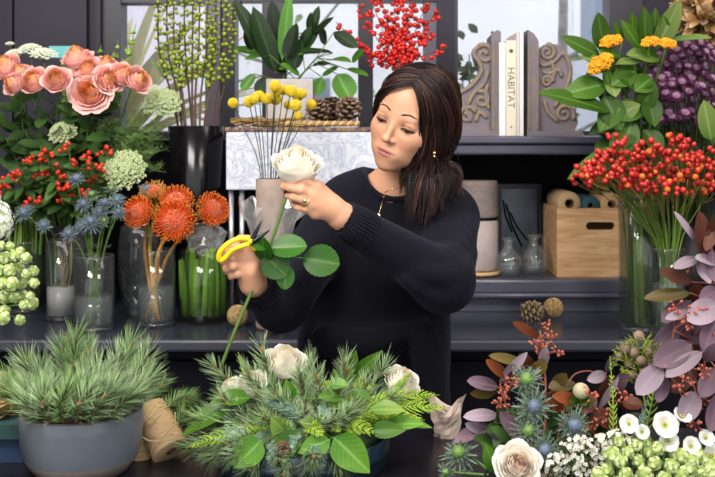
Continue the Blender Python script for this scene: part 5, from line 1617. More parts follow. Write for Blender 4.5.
for i, (x, y) in enumerate(((108, 118), (122, 112), (138, 116), (150, 124), (118, 134), (134, 138), (150, 144), (160, 128), (146, 160), (158, 152), (100, 128), (166, 172), (112, 126), (130, 124), (142, 130), (156, 138), (136, 150), (162, 118), (148, 112), (128, 142))):
    Y = 3.05 + U(-.05, .04)
    fern('feathery green fern sprig between the peach roses and the black vase', in_vase(VR, .07), P(x, y, Y), VR + V(((x - 66) * .0018, -.04, .41)), group='feathery fern sprigs')

# hypericum
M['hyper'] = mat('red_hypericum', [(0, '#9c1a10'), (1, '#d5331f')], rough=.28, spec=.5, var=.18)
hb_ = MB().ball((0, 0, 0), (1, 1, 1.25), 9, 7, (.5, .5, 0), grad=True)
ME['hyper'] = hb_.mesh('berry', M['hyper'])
M['hypleaf'] = mat('hypericum_leaf', [(0, '#2f5230'), (1, '#4d7642')], rough=.42, trans=.12, var=.3, vein='#54794a')
hy = [(10, 178), (8, 192), (20, 172), (28, 160), (37, 157), (48, 150), (50, 166), (58, 172), (64, 185), (52, 194), (74, 164), (80, 160), (92, 154), (98, 166), (96, 176), (70, 146), (104, 148), (24, 190), (34, 200), (62, 198), (78, 190), (88, 185), (2, 185), (40, 172)]
for i, (x, y) in enumerate(hy):
    Y = 2.93 + U(-.04, .05); base = in_vase(VH, .05); tp = P(x, y + 8, Y)
    md = VH + V(((x - 74) * .0013, -.05, .29)); lv = []
    t = thing('hypericum_sprig', 'leafy sprig of red hypericum berries in the left bunch', 'branch', base, 'red hypericum sprigs')
    c = bez([base, md, tp], 16); tw = MB().tube(c, [.0022, .0014], 5)
    bs_ = []
    for k in range(rnd.randint(5, 8)):
        o = V((U(-1, 1), U(-.9, .2), U(.2, 1.1))).normalized() * U(.014, .03); e = tp + o
        tw.tube([tp, tp + o * .6 + V((0, 0, .002)), e], .0008, 4); bs_.append((e, o))
    part(t, 'stem', tw, M['stem'])
    cal = MB()
    for e, o in bs_:
        d = o.normalized()
        for k in range(5):
            a = k * 1.257; _, sd, up = frame(d); cal.leaf(e - d * .0015, (sd * math.cos(a) + up * math.sin(a) + d * .4), d, .008, .004, ns=3, droop=0)
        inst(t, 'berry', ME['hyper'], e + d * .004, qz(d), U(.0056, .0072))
    part(t, 'calyx', cal, M['snap'])
    lf = MB()
    for k in range(6):
        p = c[10 + k % 6] if k < 5 else tp
        l = U(.045, .065); d = dirn(U(-1, 1), U(-.8, .0), U(-.4, .5)); lf.leaf(p, d, V((U(-.2, .2), -.8, .8)), l, l * .5, a=.6, b=.7, droop=.2, na=2)
    part(t, 'foliage', lf, M['hypleaf'])

# blue thistles
th = [(25, 214, 13, (-.2, -.7, .6), 'blue thistle at the left, beside the white hydrangea', VA), (77, 180, 11, (0, -.6, .8), 'pale blue thistle in front of the red berries', VB), (91, 222, 14, (.1, -.9, .4), 'large blue thistle low in front, over the thistle vase', VB),
      (117, 201, 11, (.2, -.7, .6), 'blue thistle highest right, under the cream-green lace flower', VB), (105, 204, 10, (.1, -.6, .7), 'small blue thistle left of the highest right one', VB), (70, 234, 11, (-.2, -.9, .4), 'dark blue thistle low between two glass vases', VB),
      (92, 196, 10, (0, -.5, .8), 'greenish young thistle in the middle of the thistle bunch', VB), (111, 190, 9, (.2, -.5, .8), 'green thistle bud behind the blue ones, nearest the lace flower', VB), (104, 221, 8, (.3, -.8, .4), 'small green-centred thistle right of the large low one', VB),
      (84, 205, 11, (-.1, -.7, .6), 'blue thistle in the middle, just above the large low one', VB), (100, 212, 11, (.2, -.8, .5), 'blue thistle between the large low one and the highest right one', VB), (118, 212, 10, (.4, -.8, .4), 'grey thistle at the right side of the thistle bunch', VB), (82, 226, 10, (-.2, -.9, .3), 'grey-blue thistle left of the large low one', VB), (44, 226, 10, (.1, -.8, .5), 'dim blue thistle behind the white hydrangea, low at the left', VA),
      (146, 190, 9, (.2, -.6, .7), 'grey-blue thistle just above the orange pincushions', VC2)]
for i, (x, y, R_, d, lab, vc) in enumerate(th):
    Y = 2.76 + U(-.03, .04) + (.1 if vc is not VB else 0); tp = P(x, y, Y); base = in_vase(vc, .025, .02)
    rim = vc + V((max(-.042, min(.042, (tp.x - vc.x) * .4)), U(-.03, .01), .21 if vc is not VA else .235))
    g = i in (6, 7, 8)
    thistle(lab, base, tp, R_ / FPX * Y, d, 'g' if g else 'b', 'g' if g else 'b', 'blue thistles', mid=rim)
M['drystem'] = mat('dry_grass_stem', '#8a7a52', rough=.7, var=.3)
for i in range(9):
    b = in_vase(VA, .02); tp = P(U(50, 78), U(232, 256), 2.9) + V((U(-.03, .0), 0, 0))
    solo('cut_stem', 'thin dry cut stem leaning in the grey water vase', 'stem', MB().tube(bez([b, b.lerp(tp, .6) + V((.01, 0, 0)), tp], 8), [.0022, .0014], 5), M['drystem'], b, 'dry cut stems')
M['greenstem'] = mat('fresh_green_stem', [(0, '#47631f'), (1, '#6f9230')], rough=.45, var=.25)
for i in range(14):
    b = in_vase(VF, .05); tp = b + V((U(-.01, .03), U(-.02, .02), U(.24, .31)))
    solo('cut_stem', 'green cut stem in the dark tinted vase at the left edge', 'stem', MB().tube([b, tp], [.006, .0045], 7), M['greenstem'], b, 'green stems at the left edge')

# pincushion flowers
M['pin'] = mat('orange_pin', [(0, '#e0551e'), (.7, '#f0601c'), (1, '#f9983c')], rough=.5, var=.15, trans=.1)
M['pin_heart'] = mat('pincushion_heart', [(0, '#c4532c'), (1, '#e89a74')], rough=.7, var=.2)
def pin_mb(seed=1, n=150):
    st = rnd.getstate(); rnd.seed(seed); mb = MB()
    for i in range(n):
        s = .30 + .70 * (i + .5) / n; z = 1 - 1.2 * s; a = i * 2.39996; q = math.sqrt(max(0, 1 - z * z))
        nrm = V((q * math.cos(a), q * math.sin(a), z)); b = nrm * .36
        out = V((math.cos(a), math.sin(a), 0))
        L = .62 + .12 * s
        L *= U(.85, 1.1)
        m_ = b + nrm * L * .6 + out * .16 * s
        e = b + nrm * L * 1.0 + V((U(-.06, .06), U(-.06, .06), .34 * s)) - out * .05 * s
        pts = bez([b, m_, e], 5); g = U(0, 1)
        mb.tube(pts, [.022, .022, .020, .018, .016], 4, (.5, g, 0), cap=False, grad=True)
        mb.ball(pts[-1], .034, 5, 4, (1, g, 0))
    rnd.setstate(st); return mb
def heart_mb(seed=2):
    st = rnd.getstate(); rnd.seed(seed); mb = MB().ball((0, 0, 0), .50, 12, 9, (0, .5, 0))
    for i in range(120):
        z = 1 - .9 * (i + .5) / 120; a = i * 2.39996; q = math.sqrt(1 - z * z); nrm = V((q * math.cos(a), q * math.sin(a), z))
        mb.tube([nrm * .48, nrm * U(.58, .70)], [.03, .024], 4, (U(.3, 1), U(0, 1), 0))
    rnd.setstate(st); return mb
ME['pin'] = pin_mb().mesh('pins', M['pin']); ME['pin_heart'] = heart_mb().mesh('heart', M['pin_heart'])
M['pin_y'] = mat('yellow_orange_pin', [(0, '#c98a3a'), (1, '#e3a65a')], rough=.5, var=.15, trans=.1)
ME['pin_y'] = pin_mb(4, 110).mesh('pins', M['pin_y'])
M['pinleaf'] = mat('pincushion_leaf', [(0, '#44602c'), (1, '#6b8a3f')], rough=.5, var=.25)
M['woodstem'] = mat('yellow_brown_stem', [(0, '#d49a2a'), (.4, '#a8742c'), (1, '#6b7a36')], rough=.6, var=.2)
pn = [(140, 213, 16, (-.35, -.85, .35), 'orange pincushion flower at the left of the bunch', 'pin'), (175, 222, 21, (.0, -.95, .3), 'biggest orange pincushion flower, lowest in the middle', 'pin'), (176, 203, 17, (.15, -.6, .8), 'orange pincushion flower behind and above the biggest one', 'pin'),
      (211, 210, 17, (.6, -.75, .3), 'orange pincushion flower leaning out to the right', 'pin'), (153, 193, 13, (-.1, -.4, .9), 'yellowish pincushion flower at the back of the bunch', 'pin_y')]
for i, (x, y, R_, d, lab, key) in enumerate(pn):
    Y = 2.82 + (0 if i < 2 else .05); d = V(d).normalized(); tp = P(x, y, Y); base = in_vase(VC2, .030, .016) + V((-(x - 172) * .0004, 0, 0)); R3 = R_ / FPX * Y
    rim = VC2 + V((max(-.038, min(.038, (x - 168) * .0012)), U(-.02, .02), .205))
    t = thing('pincushion_flower', lab, 'flower', base, 'orange pincushion flowers'); ft = tp - d * R3 * .3
    c = bez([base, rim, ft - d * .03, ft], 18)
    part(t, 'stem', MB().tube(c, [.0052, .004], 8, (.5, U(0, 1), 0), grad=True), M['woodstem'])
    inst(t, 'pins', ME[key], tp, qz(d), R3 * .98); inst(t, 'heart', ME['pin_heart'], tp, qz(d), R3 * .98)
    lf = MB()
    for k in range(16):
        p = c[11 + k % 6]; a = U(0, 6.28); lf.leaf(p, dirn(math.cos(a), math.sin(a) * .6, U(0, .8)), V((0, -.5, 1)), U(.035, .055), .008, a=.4, b=.4, ns=4)
    part(t, 'foliage', lf, M['pinleaf'])
# dark square-shouldered vase packed with thick green stems, cellophane at the neck
VD = onc(205, 2.92)
M['smoke'] = thin_glass('smoked_glass', '#e2e8da', .01, .03)
glass_vase('glass_vase', 'dark smoked glass vase packed with thick bright green stems', VD, .077, .205, water=0, m=M['smoke'])
M['lushstem'] = mat('lush_green_stem', [(0, '#6f9f26'), (1, '#a6d448')], rough=.4, var=.2)
for i in range(13):
    a = i * 2.4; k = .062 * math.sqrt((i + .5) / 13); b = VD + V((k * math.cos(a), k * math.sin(a) * .8, .018)); tp = b + V((U(-.012, .012), U(-.01, .01), U(.15, .2)))
    solo('thick_stem', 'thick bright green stem in the smoked glass vase', 'stem', MB().tube([b, b.lerp(tp, .5), tp], [.0115, .0125, .008], 9, (U(0, 1), U(0, 1), 0)), M['lushstem'], b, 'thick green stems')
ce = MB(); vs = []; N = 22
for j, (hh_, rr2) in enumerate(((.207, .05), (.225, .045), (.245, .055), (.27, .042))):
    for i in range(N):
        a = 2 * PI * i / N; k = rr2 * (1 + U(-.22, .22)); vs.append(VD + V((k * math.cos(a), k * math.sin(a), hh_ + U(-.004, .014) * (j > 0))))
ce.add(vs, [(j * N + i, j * N + (i + 1) % N, (j + 1) * N + (i + 1) % N, (j + 1) * N + i) for j in range(3) for i in range(N)] + [tuple(range(3 * N, 4 * N))], smooth=False)
solo('cellophane_wrap', 'crumpled shiny cellophane on top of the smoked glass vase', 'cellophane', ce, M['cello'], VD + V((0, 0, .206)))
# turquoise card peeping above the lace flowers
t = thing('plant_tag', 'turquoise card edge showing above the lace flowers at the left', 'tag', VR + V((0, .0, .02)))
part(t, 'card', MB().box((P(49, 50, 3.24).x, 3.240, P(0, 58, 3.24).z), (P(78, 50, 3.24).x, 3.243, P(0, 46, 3.24).z)), mat('turquoise_card', '#6fb5b8', rough=.7, var=0))
part(t, 'stick', MB().tube([VR + V((0, .002, .02)), P(64, 58.2, 3.242)], .003, 6), M['chrome'])
# ================================================================== the rose and the scissors she holds
ME['white_open0'] = ROSE_OPEN[0].mesh('bloom', M['white_petal']); ME['white_half0'] = ROSE_HALF[0].mesh('bloom', M['white_petal'])
ME['white_half1'] = ROSE_HALF[1].mesh('bloom', M['white_petal']); ME['blush0'] = rose_mb(.82, 1.1, 14, 9, .03, .5).mesh('bloom', M['blush_petal'])
ME['held'] = rose_mb(.72, 1.45, 21, 8, .03, .40, 1.0).mesh('bloom', M['white_petal'])
RY = 1.955
rb = P(221, 367, 1.93)
t = thing('rose', 'single cream-white rose on a long stem held up in the hand', 'rose', rb)
rd = dirn(.10, -.5, 1)
RT = P(297, 162, RY); Rr = 30.5 / FPX * RY; foot = RT - rd * Rr * .72
c = bez([rb, P(236, 328, 1.935), P(258, 276, 1.945), P(276, 228, 1.958), P(288, 192, 1.962), foot], 30)
part(t, 'stem', MB().tube(c, [.0034, .0030], 8), M['stem'])
inst(t, 'bloom', ME['held'], foot, qz(rd, 1.0), Rr * .92)
inst(t, 'sepals', ME['sepals'], foot, qz(rd), Rr * .8)
fl = [((274, 232), (262, 243), None), ]
for b0, b1, w, n, dr in (((268, 246), (250, 240), 17, (-.2, -.8, .7), .1), ((266, 262), (261, 237), 17, (-.35, -1, .25), .05), ((270, 248), (307, 245), 23, (.15, -.9, .6), .08),
                       ((264, 255), (287, 276), 26, (.15, -1, .3), .08), ((284, 263), (286, 290), 17, (.3, -1, .2), .1), ((303, 258), (340, 264), 29, (.1, -1, .35), .05)):
    lf = MB(); Yb = 1.925; q0 = P(b0[0], b0[1], Yb); q1 = P(b1[0], b1[1], Yb - .015)
    lf.leaf(q0, q1 - q0, V(n), (q1 - q0).length, w * 1.14 / FPX * Yb, a=.62, b=.62, fold=.18, droop=dr, ns=16, na=3, serr=.025)
    k = min(range(30), key=lambda i: (c[i] - q0).length)
    lf.tube(bez([c[max(0, k - 1)], c[max(0, k - 1)].lerp(q0, .5) + V((0, -.004, .002)), q0], 6), .0012, 5, (.2, .5, 0))
    part(t, 'leaf', lf, M['roseleaf'])
M['yellow_plastic'] = mat('yellow_plastic', '#f0cf1d', rough=.3, spec=.5, var=0)
M['steel'] = mat('dark_steel', '#2a2d33', rough=.25, metal=.9, var=0)
pv = P(250, 243, 1.915)
t = thing('scissors', 'yellow-handled scissors gripped in the hand', 'scissors', pv)
def loop(pts, r):
    return MB().tube(bez(pts + [pts[0]], 40), r, 9)
Ys = 1.905
hl = [P(250, 239, Ys), P(240, 238.5, Ys - .004), P(229, 243, Ys - .004), P(220, 252, Ys), P(219.5, 260, Ys + .006), P(225, 258, Ys + .004), P(232, 250, Ys), P(242, 246, Ys), P(250, 243.5, Ys)]
hd = MB().tube(bez(hl, 40), [.0036] + [.0052] * 38 + [.0036], 9); hd.tube([P(250, 239, Ys), P(250, 244, Ys)], .0045, 9)
part(t, 'handle', hd, M['yellow_plastic'], 'yellow plastic scissor handle')
h2 = [P(252, 246, Ys + .012), P(255, 254, Ys + .045), P(254, 270, Ys + .062), P(260, 277, Ys + .062), P(263, 268, Ys + .055), P(260, 254, Ys + .03)]
part(t, 'handle', MB().tube(bez(h2 + [h2[0]], 40), .0048, 9), M['yellow_plastic'], 'yellow plastic scissor handle')
for e, w0 in (((262, 220), .010), ((270, 230), .009)):
    bl_ = MB(); a0, a1 = P(250, 244, Ys + .008), P(e[0], e[1], Ys + .012)
    bl_.tube(bez([a0, a0.lerp(a1, .5), a1], 9), [.0045, .0052, .005, .0046, .0042, .0036, .0028, .0018, .0006], 6)
    part(t, 'blade', bl_, M['steel'])
part(t, 'pivot', MB().ball(P(251.5, 243.5, Ys + .003), .004, 10, 6), M['steel'])
# ================================================================== front left: pot of pine, twine
def ont(px, Y, dz=0.0):
    return V(((px - CX) / FPX * Y, Y, TZ + .0006 + dz))
M['glaze'] = mat('grey_blue_glaze', '#5e656d', rough=.38, spec=.4, var=0, noise=(14, .5, '#545b63'), bump=(20, .08))
M['clay'] = mat('bare_clay', '#514b47', rough=.85, var=0, noise=(25, .6, '#463f3c'), bump=(90, .2))
PC = ont(82, 1.76)
t = thing('bowl_pot', 'grey-blue glazed round pot full of pine sprigs on the table', 'pot', PC)
part(t, 'base', MB().lathe([(.001, 0), (.074, 0), (.080, .004), (.0985, .030), (.094, .031), (.074, .012), (.001, .01)], PC, 56), M['clay'], 'unglazed brown-grey foot of the pot')
part(t, 'wall', MB().lathe([(.0985, .0302), (.1042, .055), (.1054, .085), (.1052, .1085), (.1035, .1100), (.1010, .1085), (.1005, .085), (.0995, .055), (.0945, .0312)], PC, 56), M['glaze'])
part(t, 'rim', MB().tube([PC + V((.1032 * math.cos(a * PI / 28), .1032 * math.sin(a * PI / 28), .1105 + .0006 * math.sin(a * 1.7))) for a in range(57)], .0016, 6), M['clay'], 'worn brown edge of the rim')
part(t, 'soil', MB().lathe([(.001, .088), (.0985, .086), (.0985, .08), (.001, .08)], PC, 40), M['soil'])
pt = [((8, 384), -.02), ((26, 362), .0), ((40, 372), -.05), ((62, 348), .03), ((75, 340), -.02), ((88, 352), .05), ((100, 372), -.07), ((118, 360), .0), ((130, 345), .02), ((146, 356), -.01), ((150, 378), -.02), ((20, 376), .03),
      ((136, 372), .05), ((55, 386), -.08), ((112, 384), -.08), ((84, 380), -.085), ((32, 392), -.085), ((140, 390), -.05), ((28, 394), -.1), ((46, 391), -.11), ((68, 389), -.115), ((92, 389), -.115), ((112, 391), -.11), ((134, 394), -.09), ((16, 394), -.03), ((100, 390), -.1), ((60, 366), .04), ((108, 388), -.03)]
for i, ((x, y), dy) in enumerate(pt):
    Y = 1.76 + dy; tp = P(x, y, Y); b = PC + V(((x - 82) * .0006, dy * .6, .09))
    md = b.lerp(tp, .5) + V(((x - 82) * .00022, dy * .2, .012))
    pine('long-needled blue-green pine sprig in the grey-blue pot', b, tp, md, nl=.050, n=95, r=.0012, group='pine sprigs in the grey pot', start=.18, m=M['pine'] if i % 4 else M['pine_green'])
lf = [(P(44, 384, 1.72), P(52, 372, 1.71), .01), (P(46, 386, 1.72), P(40, 375, 1.71), .01), (P(50, 380, 1.72), P(60, 374, 1.71), .009), (P(50, 377, 1.72), P(48, 366, 1.71), .008)]
cypress('yellow-green cypress tip among the pine needles in the pot', PC + V((-.04, -.03, .09)), P(50, 370, 1.71), .022, (0, -1, .3), n=10)
# straw ring and foam trays at the left edge
M['straw'] = mat('pale_straw', [(0, '#b98f4c'), (1, '#e3c486')], attr='G', rough=.8, var=.2)
M['traygreen'] = mat('dark_teal_plastic', '#33504f', rough=.45, var=0); M['trayblue'] = mat('dark_blue_plastic', '#2c3f5c', rough=.45, var=0)
def tray(name, label, px0, px1, Y0, Y1, z, h, m):
    a, b = (px0 - CX) / FPX * Y0, (px1 - CX) / FPX * Y0
    mb = MB().prism([(a + .006, z), (b - .006, z), (b, z + h), (a, z + h)], Y0, Y1)
    solo(name, label, 'tray', mb, m, V(((a + b) / 2, Y0, z)))
tray('tray', 'dark blue plastic flower tray at the lower left edge', -70, 26, 1.80, 1.94, TZ + .0006, .045, M['trayblue'])
tray('tray', 'dark teal plastic flower tray stacked on the blue one', -74, 24, 1.79, 1.95, TZ + .0462, .026, M['traygreen'])
sr_ = MB(); c0 = ont(-24, 1.87, .0735)
for k in range(420):
    a = U(0, 6.28); b = U(0, 6.28); rr = .075 + .026 * math.cos(b)
    p = c0 + V((rr * math.cos(a), rr * math.sin(a) * .85, .030 + .026 * math.sin(b)))
    d = V((-math.sin(a), math.cos(a), U(-.25, .25))).normalized(); L = U(.02, .05)
    sr_.tube([p - d * L * .5, p + d * L * .5], .0017, 4, (0, U(0, 1), 0))
sr_.tube([c0 + V((.075 * math.cos(a * PI / 20), .064 * math.sin(a * PI / 20), .030)) for a in range(41)], .025, 12, (0, .3, 0))
solo('straw_wreath', 'thick straw ring lying on the teal tray at the left edge', 'wreath', sr_, M['straw'], c0)
# jute spools
def spool(label, a, b, r0_, r1_):
    a, b = V(a), V(b); d = b - a; q = qz(d, 0); L = d.length
    t = thing('twine_spool', label, 'spool', a)
    wb = MB(); n = 46; pr = [(r0_ * .3, 0)]
    for k in range(n): 
        z = L * (k + .5) / n; rr = r0_ + (r1_ - r0_) * k / n
        pr += [(rr * (1 + .015 * math.sin(k * 2.1)), z - L * .3 / n), (rr * 1.022 * (1 + .015 * math.sin(k * 2.1)), z)]
    pr += [(r1_ * .3, L)]
    wb.lathe(pr, a, 30, (0, .5, 0), q=q)
    for k in range(34):
        z0_ = U(.05, .7) * L; a0 = U(0, 6.28); s_ = U(.5, 1) * rnd.choice((-1, 1))
        wb.tube([a + q @ V(((r0_ + (r1_ - r0_) * (z0_ / L) + .0006) * math.cos(a0 + j * .22 * s_), (r0_ + (r1_ - r0_) * (z0_ / L) + .0006) * math.sin(a0 + j * .22 * s_), z0_ + j * L * .022)) for j in range(12)], .0009, 4, (0, U(0, 1), 0))
    part(t, 'winding', wb, M['jute'])
    part(t, 'core', MB().lathe([(r1_ * .2, -.0005), (r1_ * .29, -.0005), (r1_ * .29, L + .001), (r1_ * .2, L + .001), (r1_ * .2, -.0005)], a, 20, q=q), M['card'])
    return t, a, b, q
sa, sb_ = P(171, 452, 1.80), P(149, 408, 1.85)
t, _, _, q = spool('fat jute twine spool leaning against the pot', V((sa.x, sa.y, TZ + .0215)), sb_, .0335, .029)
tl = MB().tube(bez([P(164, 440, 1.775), P(150, 441, 1.77), P(141, 436, 1.78)], 10), .0011, 5, (0, .6, 0))
part(t, 'loose_end', tl, M['jute'])
tl2 = MB().tube(bez([P(172, 436, 1.775), P(175, 424, 1.78), P(175, 412, 1.79)], 10), .0011, 5, (0, .6, 0)); part(t, 'loose_end', tl2, M['jute'])
c2 = ont(140, 1.83)
spool('small tan spool standing behind the fat twine spool', c2, c2 + V((0, 0, .045)), .021, .019)
# small pine sprigs lying behind the twine
pine('short dark pine tuft lying between pot and twine', ont(150, 1.93, .01), P(190, 398, 1.93), P(172, 405, 1.93), nl=.034, n=170, r=.0009, m=M['pine_green'], start=.3, spread=1.3)
pine('dark pine sprig behind the twine spool with brown buds', ont(140, 1.95, .01), P(163, 384, 1.95), P(150, 400, 1.95), nl=.034, n=150, r=.0009, m=M['pine_green'], start=.3, spread=1.2)
pine('low dark pine twig beneath the other tufts beside the twine', ont(168, 1.9, .01), P(184, 414, 1.9), None, nl=.03, n=90, r=.0009, m=M['pine_green'], start=.2, spread=1.3)

# ================================================================== the table arrangement
M['tray'] = mat('dark_teal_tray', '#1f3140', rough=.4, spec=.4, var=0)
TC = ont(302, 1.80)
t = thing('round_tray', 'round dark blue-green plastic tray under the evergreen arrangement', 'tray', TC)
part(t, 'body', MB().lathe([(.001, 0), (.145, 0), (.150, .004), (.155, .028), (.1585, .030), (.1585, .037), (.155, .039), (.160, .060), (.157, .060), (.151, .032), (.143, .008), (.001, .006)], TC, 64), M['tray'])
M['foam'] = mat('green_foam', '#3a4f35', rough=.95, var=0)
part(t, 'foam', MB().lathe([(.001, .0065), (.13, .0085), (.138, .062), (.11, .082), (.001, .088)], TC, 40), M['foam'])
def fm(px, dy=0.0, z=.07):
    """a place in the foam under column px"""
    x = (px - CX) / FPX * (1.80 + dy); return V((max(TC.x - .12, min(TC.x + .12, x)), 1.80 + dy, TZ + z))
# white roses
for (x, y, R_, d, k, Y, lab) in ((285, 360, 27, (.15, -.45, .9), 'white_half0', 1.88, 'cream rose at the back top of the evergreen arrangement'), (250, 383, 22, (-.3, -.5, .8), 'white_half1', 1.80, 'cream rose at the left of the evergreen arrangement'), (402, 380, 23, (.35, -.5, .8), 'white_half0', 1.84, 'cream rose at the right of the evergreen arrangement'), (230, 386, 14, (-.5, -.5, .7), 'white_half1', 1.82, 'half hidden cream rose at the far left of the arrangement')):
    rose('rose', lab, 'rose', fm(x, Y - 1.80, .075), P(x, y, Y), R_ / FPX * Y, d, ME[k], 'cream roses in the arrangement', mid=None)
for i in range(26):
    a = i * 2.39996; q = math.sqrt((i + .5) / 26); bx0 = TC + V((.12 * q * math.cos(a), .115 * q * math.sin(a), .075))
    o = V((math.cos(a) * (.05 + .03 * q), math.sin(a) * .05, U(.03, .06) if q < .75 else U(-.005, .03)))
    lab = 'short pine tuft filling the evergreen arrangement'
    if i % 5 in (1, 3): cypress('short lime cypress tip filling the evergreen arrangement', bx0, bx0 + o * 1.1, .03, (math.cos(a) * .3, -.8, .6), group='short cypress tips in the arrangement', n=14, r=.0012)
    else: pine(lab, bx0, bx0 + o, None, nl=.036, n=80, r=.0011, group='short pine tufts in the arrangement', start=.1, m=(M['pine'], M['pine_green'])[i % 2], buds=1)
for i in range(30):
    a = PI * (.90 + .72 * i / 29); b = TC + V((.118 * math.cos(a), .118 * math.sin(a), .07)); e = b + V((math.cos(a + U(-.4, .4)) * U(.045, .07), math.sin(a + U(-.4, .4)) * U(.04, .065), U(-.035, .012)))
    if i % 2: pine('pine tuft hanging over the rim of the dark round tray', b, e, None, nl=.04, n=80, r=.0011, group='rim tufts of the arrangement', start=.1, m=M['pine'], buds=1)
    else: cypress('blue-grey cypress tip hanging over the rim of the dark round tray', b, e, .02, (math.cos(a) * .6, -.5, .8), m=M['cypress_blue'], group='rim cypress tips of the arrangement', n=12)
pa = [((214, 366), (240, 400), .05, 'upright grey-green pine sprig at the far left of the arrangement'), ((262, 350), (272, 385), .02, 'tall pine sprig left of the back cream rose'), ((247, 372), (268, 400), -.03, 'pine sprig crossing in front of the left cream rose'),
      ((228, 424), (265, 425), -.06, 'pine sprig spreading flat over the tray at the left'), ((190, 446), (250, 432), -.07, 'low pine sprig reaching furthest left toward the twine'), ((206, 432), (255, 428), -.02, 'pine sprig behind the low left one'),
      ((310, 362), (312, 392), .04, 'pine sprig right behind the back cream rose'), ((318, 378), (320, 400), .0, 'pine sprig in the middle behind ivy leaves'), ((300, 375), (305, 400), -.02, 'pine sprig just in front of the back cream rose'), ((345, 362), (345, 392), .05, 'pine sprig pointing up in the back middle'),
      ((384, 366), (372, 392), .05, 'pine sprig left of the right cream rose'), ((352, 412), (340, 420), -.08, 'pine sprig with brown buds low in the middle front'), ((318, 425), (320, 425), -.10, 'short pine tuft over the front rim of the tray'), ((268, 455), (285, 440), -.11, 'blue-green pine tip drooping at the front left rim'),
      ((392, 398), (375, 405), -.02, 'pine sprig reaching right beneath the right cream rose'), ((236, 398), (262, 412), .0, 'pine sprig between the left cream roses and the big leaf'), ((275, 395), (290, 410), -.06, 'long pine sprig leaning left over the cypress'), ((338, 392), (335, 410), -.04, 'pine sprig in the centre of the arrangement'), ((365, 385), (360, 405), .0, 'pine sprig at the centre right beside the ivy')]
for i, ((x, y), (mx_, my_), dy, lab) in enumerate(pa):
    Y = 1.80 + dy; tp = P(x, y, Y - .01); b = fm(mx_ + (302 - mx_) * .35, dy * .6, .07)
    pine(lab, b, tp, P(mx_, my_, Y).lerp(b, .15), nl=.042, n=100, r=.0011, group='pine sprigs in the arrangement', start=.2, m=M['pine'], buds=2 if i % 3 == 0 else 1)
cy = [((186, 448), 300, 432, .040, (0, -.7, 1), -.08, 'long yellow-green cypress frond sweeping left over the tray', .02), ((450, 408), 350, 405, .042, (0, -.7, 1), -.02, 'lime cypress frond pointing right beside the cup of paper', .02), ((440, 395), 345, 398, .040, (0, -.6, 1), .02, 'lime cypress frond behind the right-pointing one', .02),
      ((425, 420), 345, 412, .038, (0, -.8, 1), -.05, 'lime cypress frond at the lower right of the arrangement', .01), ((238, 352), 262, 392, .018, (0, -1, .3), .04, 'small lime cypress tip standing up left of the back rose', 0), ((362, 376), 350, 400, .022, (0, -1, .4), -.01, 'short lime cypress tip in the centre', 0),
      ((412, 372), 385, 398, .02, (0, -1, .4), .03, 'thin lime cypress tip in front of the right cream rose', 0), ((398, 405), 345, 412, .035, (0, -.8, 1), -.06, 'broad lime cypress frond low at centre right', .01), ((222, 392), 270, 405, .02, (0, -.8, .8), .01, 'small lime cypress tip over the big left leaf', .01), ((340, 432), 335, 410, .02, (0, -.9, .5), -.10, 'lime cypress tip hanging in the middle front', .01)]
for (tp, bx_, by_, w, n, dy, lab, sg) in cy:
    Y = 1.80 + dy; cypress(lab, fm(bx_, dy * .7, .078), P(tp[0], tp[1], Y - .02), w, n, n=26, sag=sg, r=.0012)
for (tp, bx_, w, dy, lab) in (((262, 400), 312, .03, -.07, 'blue-grey cypress frond across the middle of the arrangement'), ((318, 405), 330, .026, -.06, 'blue-grey cypress frond right of the middle one'), ((236, 455), 285, .022, -.1, 'blue-grey cypress tip low at the front left')):
    cypress(lab, fm(bx_, dy * .7, .078), P(tp[0], tp[1], 1.80 + dy), w, (0, -.8, .8), m=M['cypress_blue'], n=18)
M['ivy'] = mat('bright_salal_leaf', [(0, '#3c7a26'), (1, '#629c38')], rough=.35, trans=.18, var=.25, vein='#9cc069')
M['ivy_pale'] = mat('pale_salal_leaf', [(0, '#5f9440'), (1, '#8ab45c')], rough=.35, trans=.18, var=.2, vein='#b3cd88')
def L2(x0, y0, x1, y1, w, n, dr=.08, m=None, Y=1.75, dY=-.015):
    r = (P(x0, y0, Y), P(x1, y1, Y + dY), w / FPX * Y, V(n), dr)
    return r + (m,) if m else r
leafspray('broadleaf_sprig', 'big curved bright green leaf arching left out of the arrangement', 'sprig', fm(255, -.04), P(238, 402, 1.75), [L2(238, 402, 178, 432, 26, (-.3, -.7, 1), .12), L2(250, 398, 210, 400, 22, (0, -.6, 1), .1)], M['ivy'], a=.55, b=.95, fold=.32)
leafspray('broadleaf_sprig', 'pair of broad leaves drooping over the front left rim of the tray', 'sprig', fm(270, -.08), P(268, 440, 1.66), [L2(262, 440, 233, 468, 30, (-.1, -1, .4), .1, Y=1.66), L2(284, 432, 272, 418, 20, (0, -1, .3), .1, M['ivy_pale'], Y=1.66), L2(300, 432, 268, 462, 24, (0, -1, .5), .05, Y=1.655)], M['ivy'], a=.55, b=.95, fold=.32)
leafspray('broadleaf_sprig', 'pointed bright leaf hanging over the front of the dark tray', 'sprig', fm(330, -.08), P(332, 438, 1.65), [L2(334, 437, 370, 473, 34, (.1, -1, .3), .06, Y=1.645), L2(330, 440, 298, 452, 22, (-.1, -1, .5), .1, Y=1.65), L2(322, 430, 300, 420, 20, (-.1, -.8, .8), .1, M['ivy_pale'], Y=1.68)], M['ivy'], a=.55, b=.95, fold=.32)
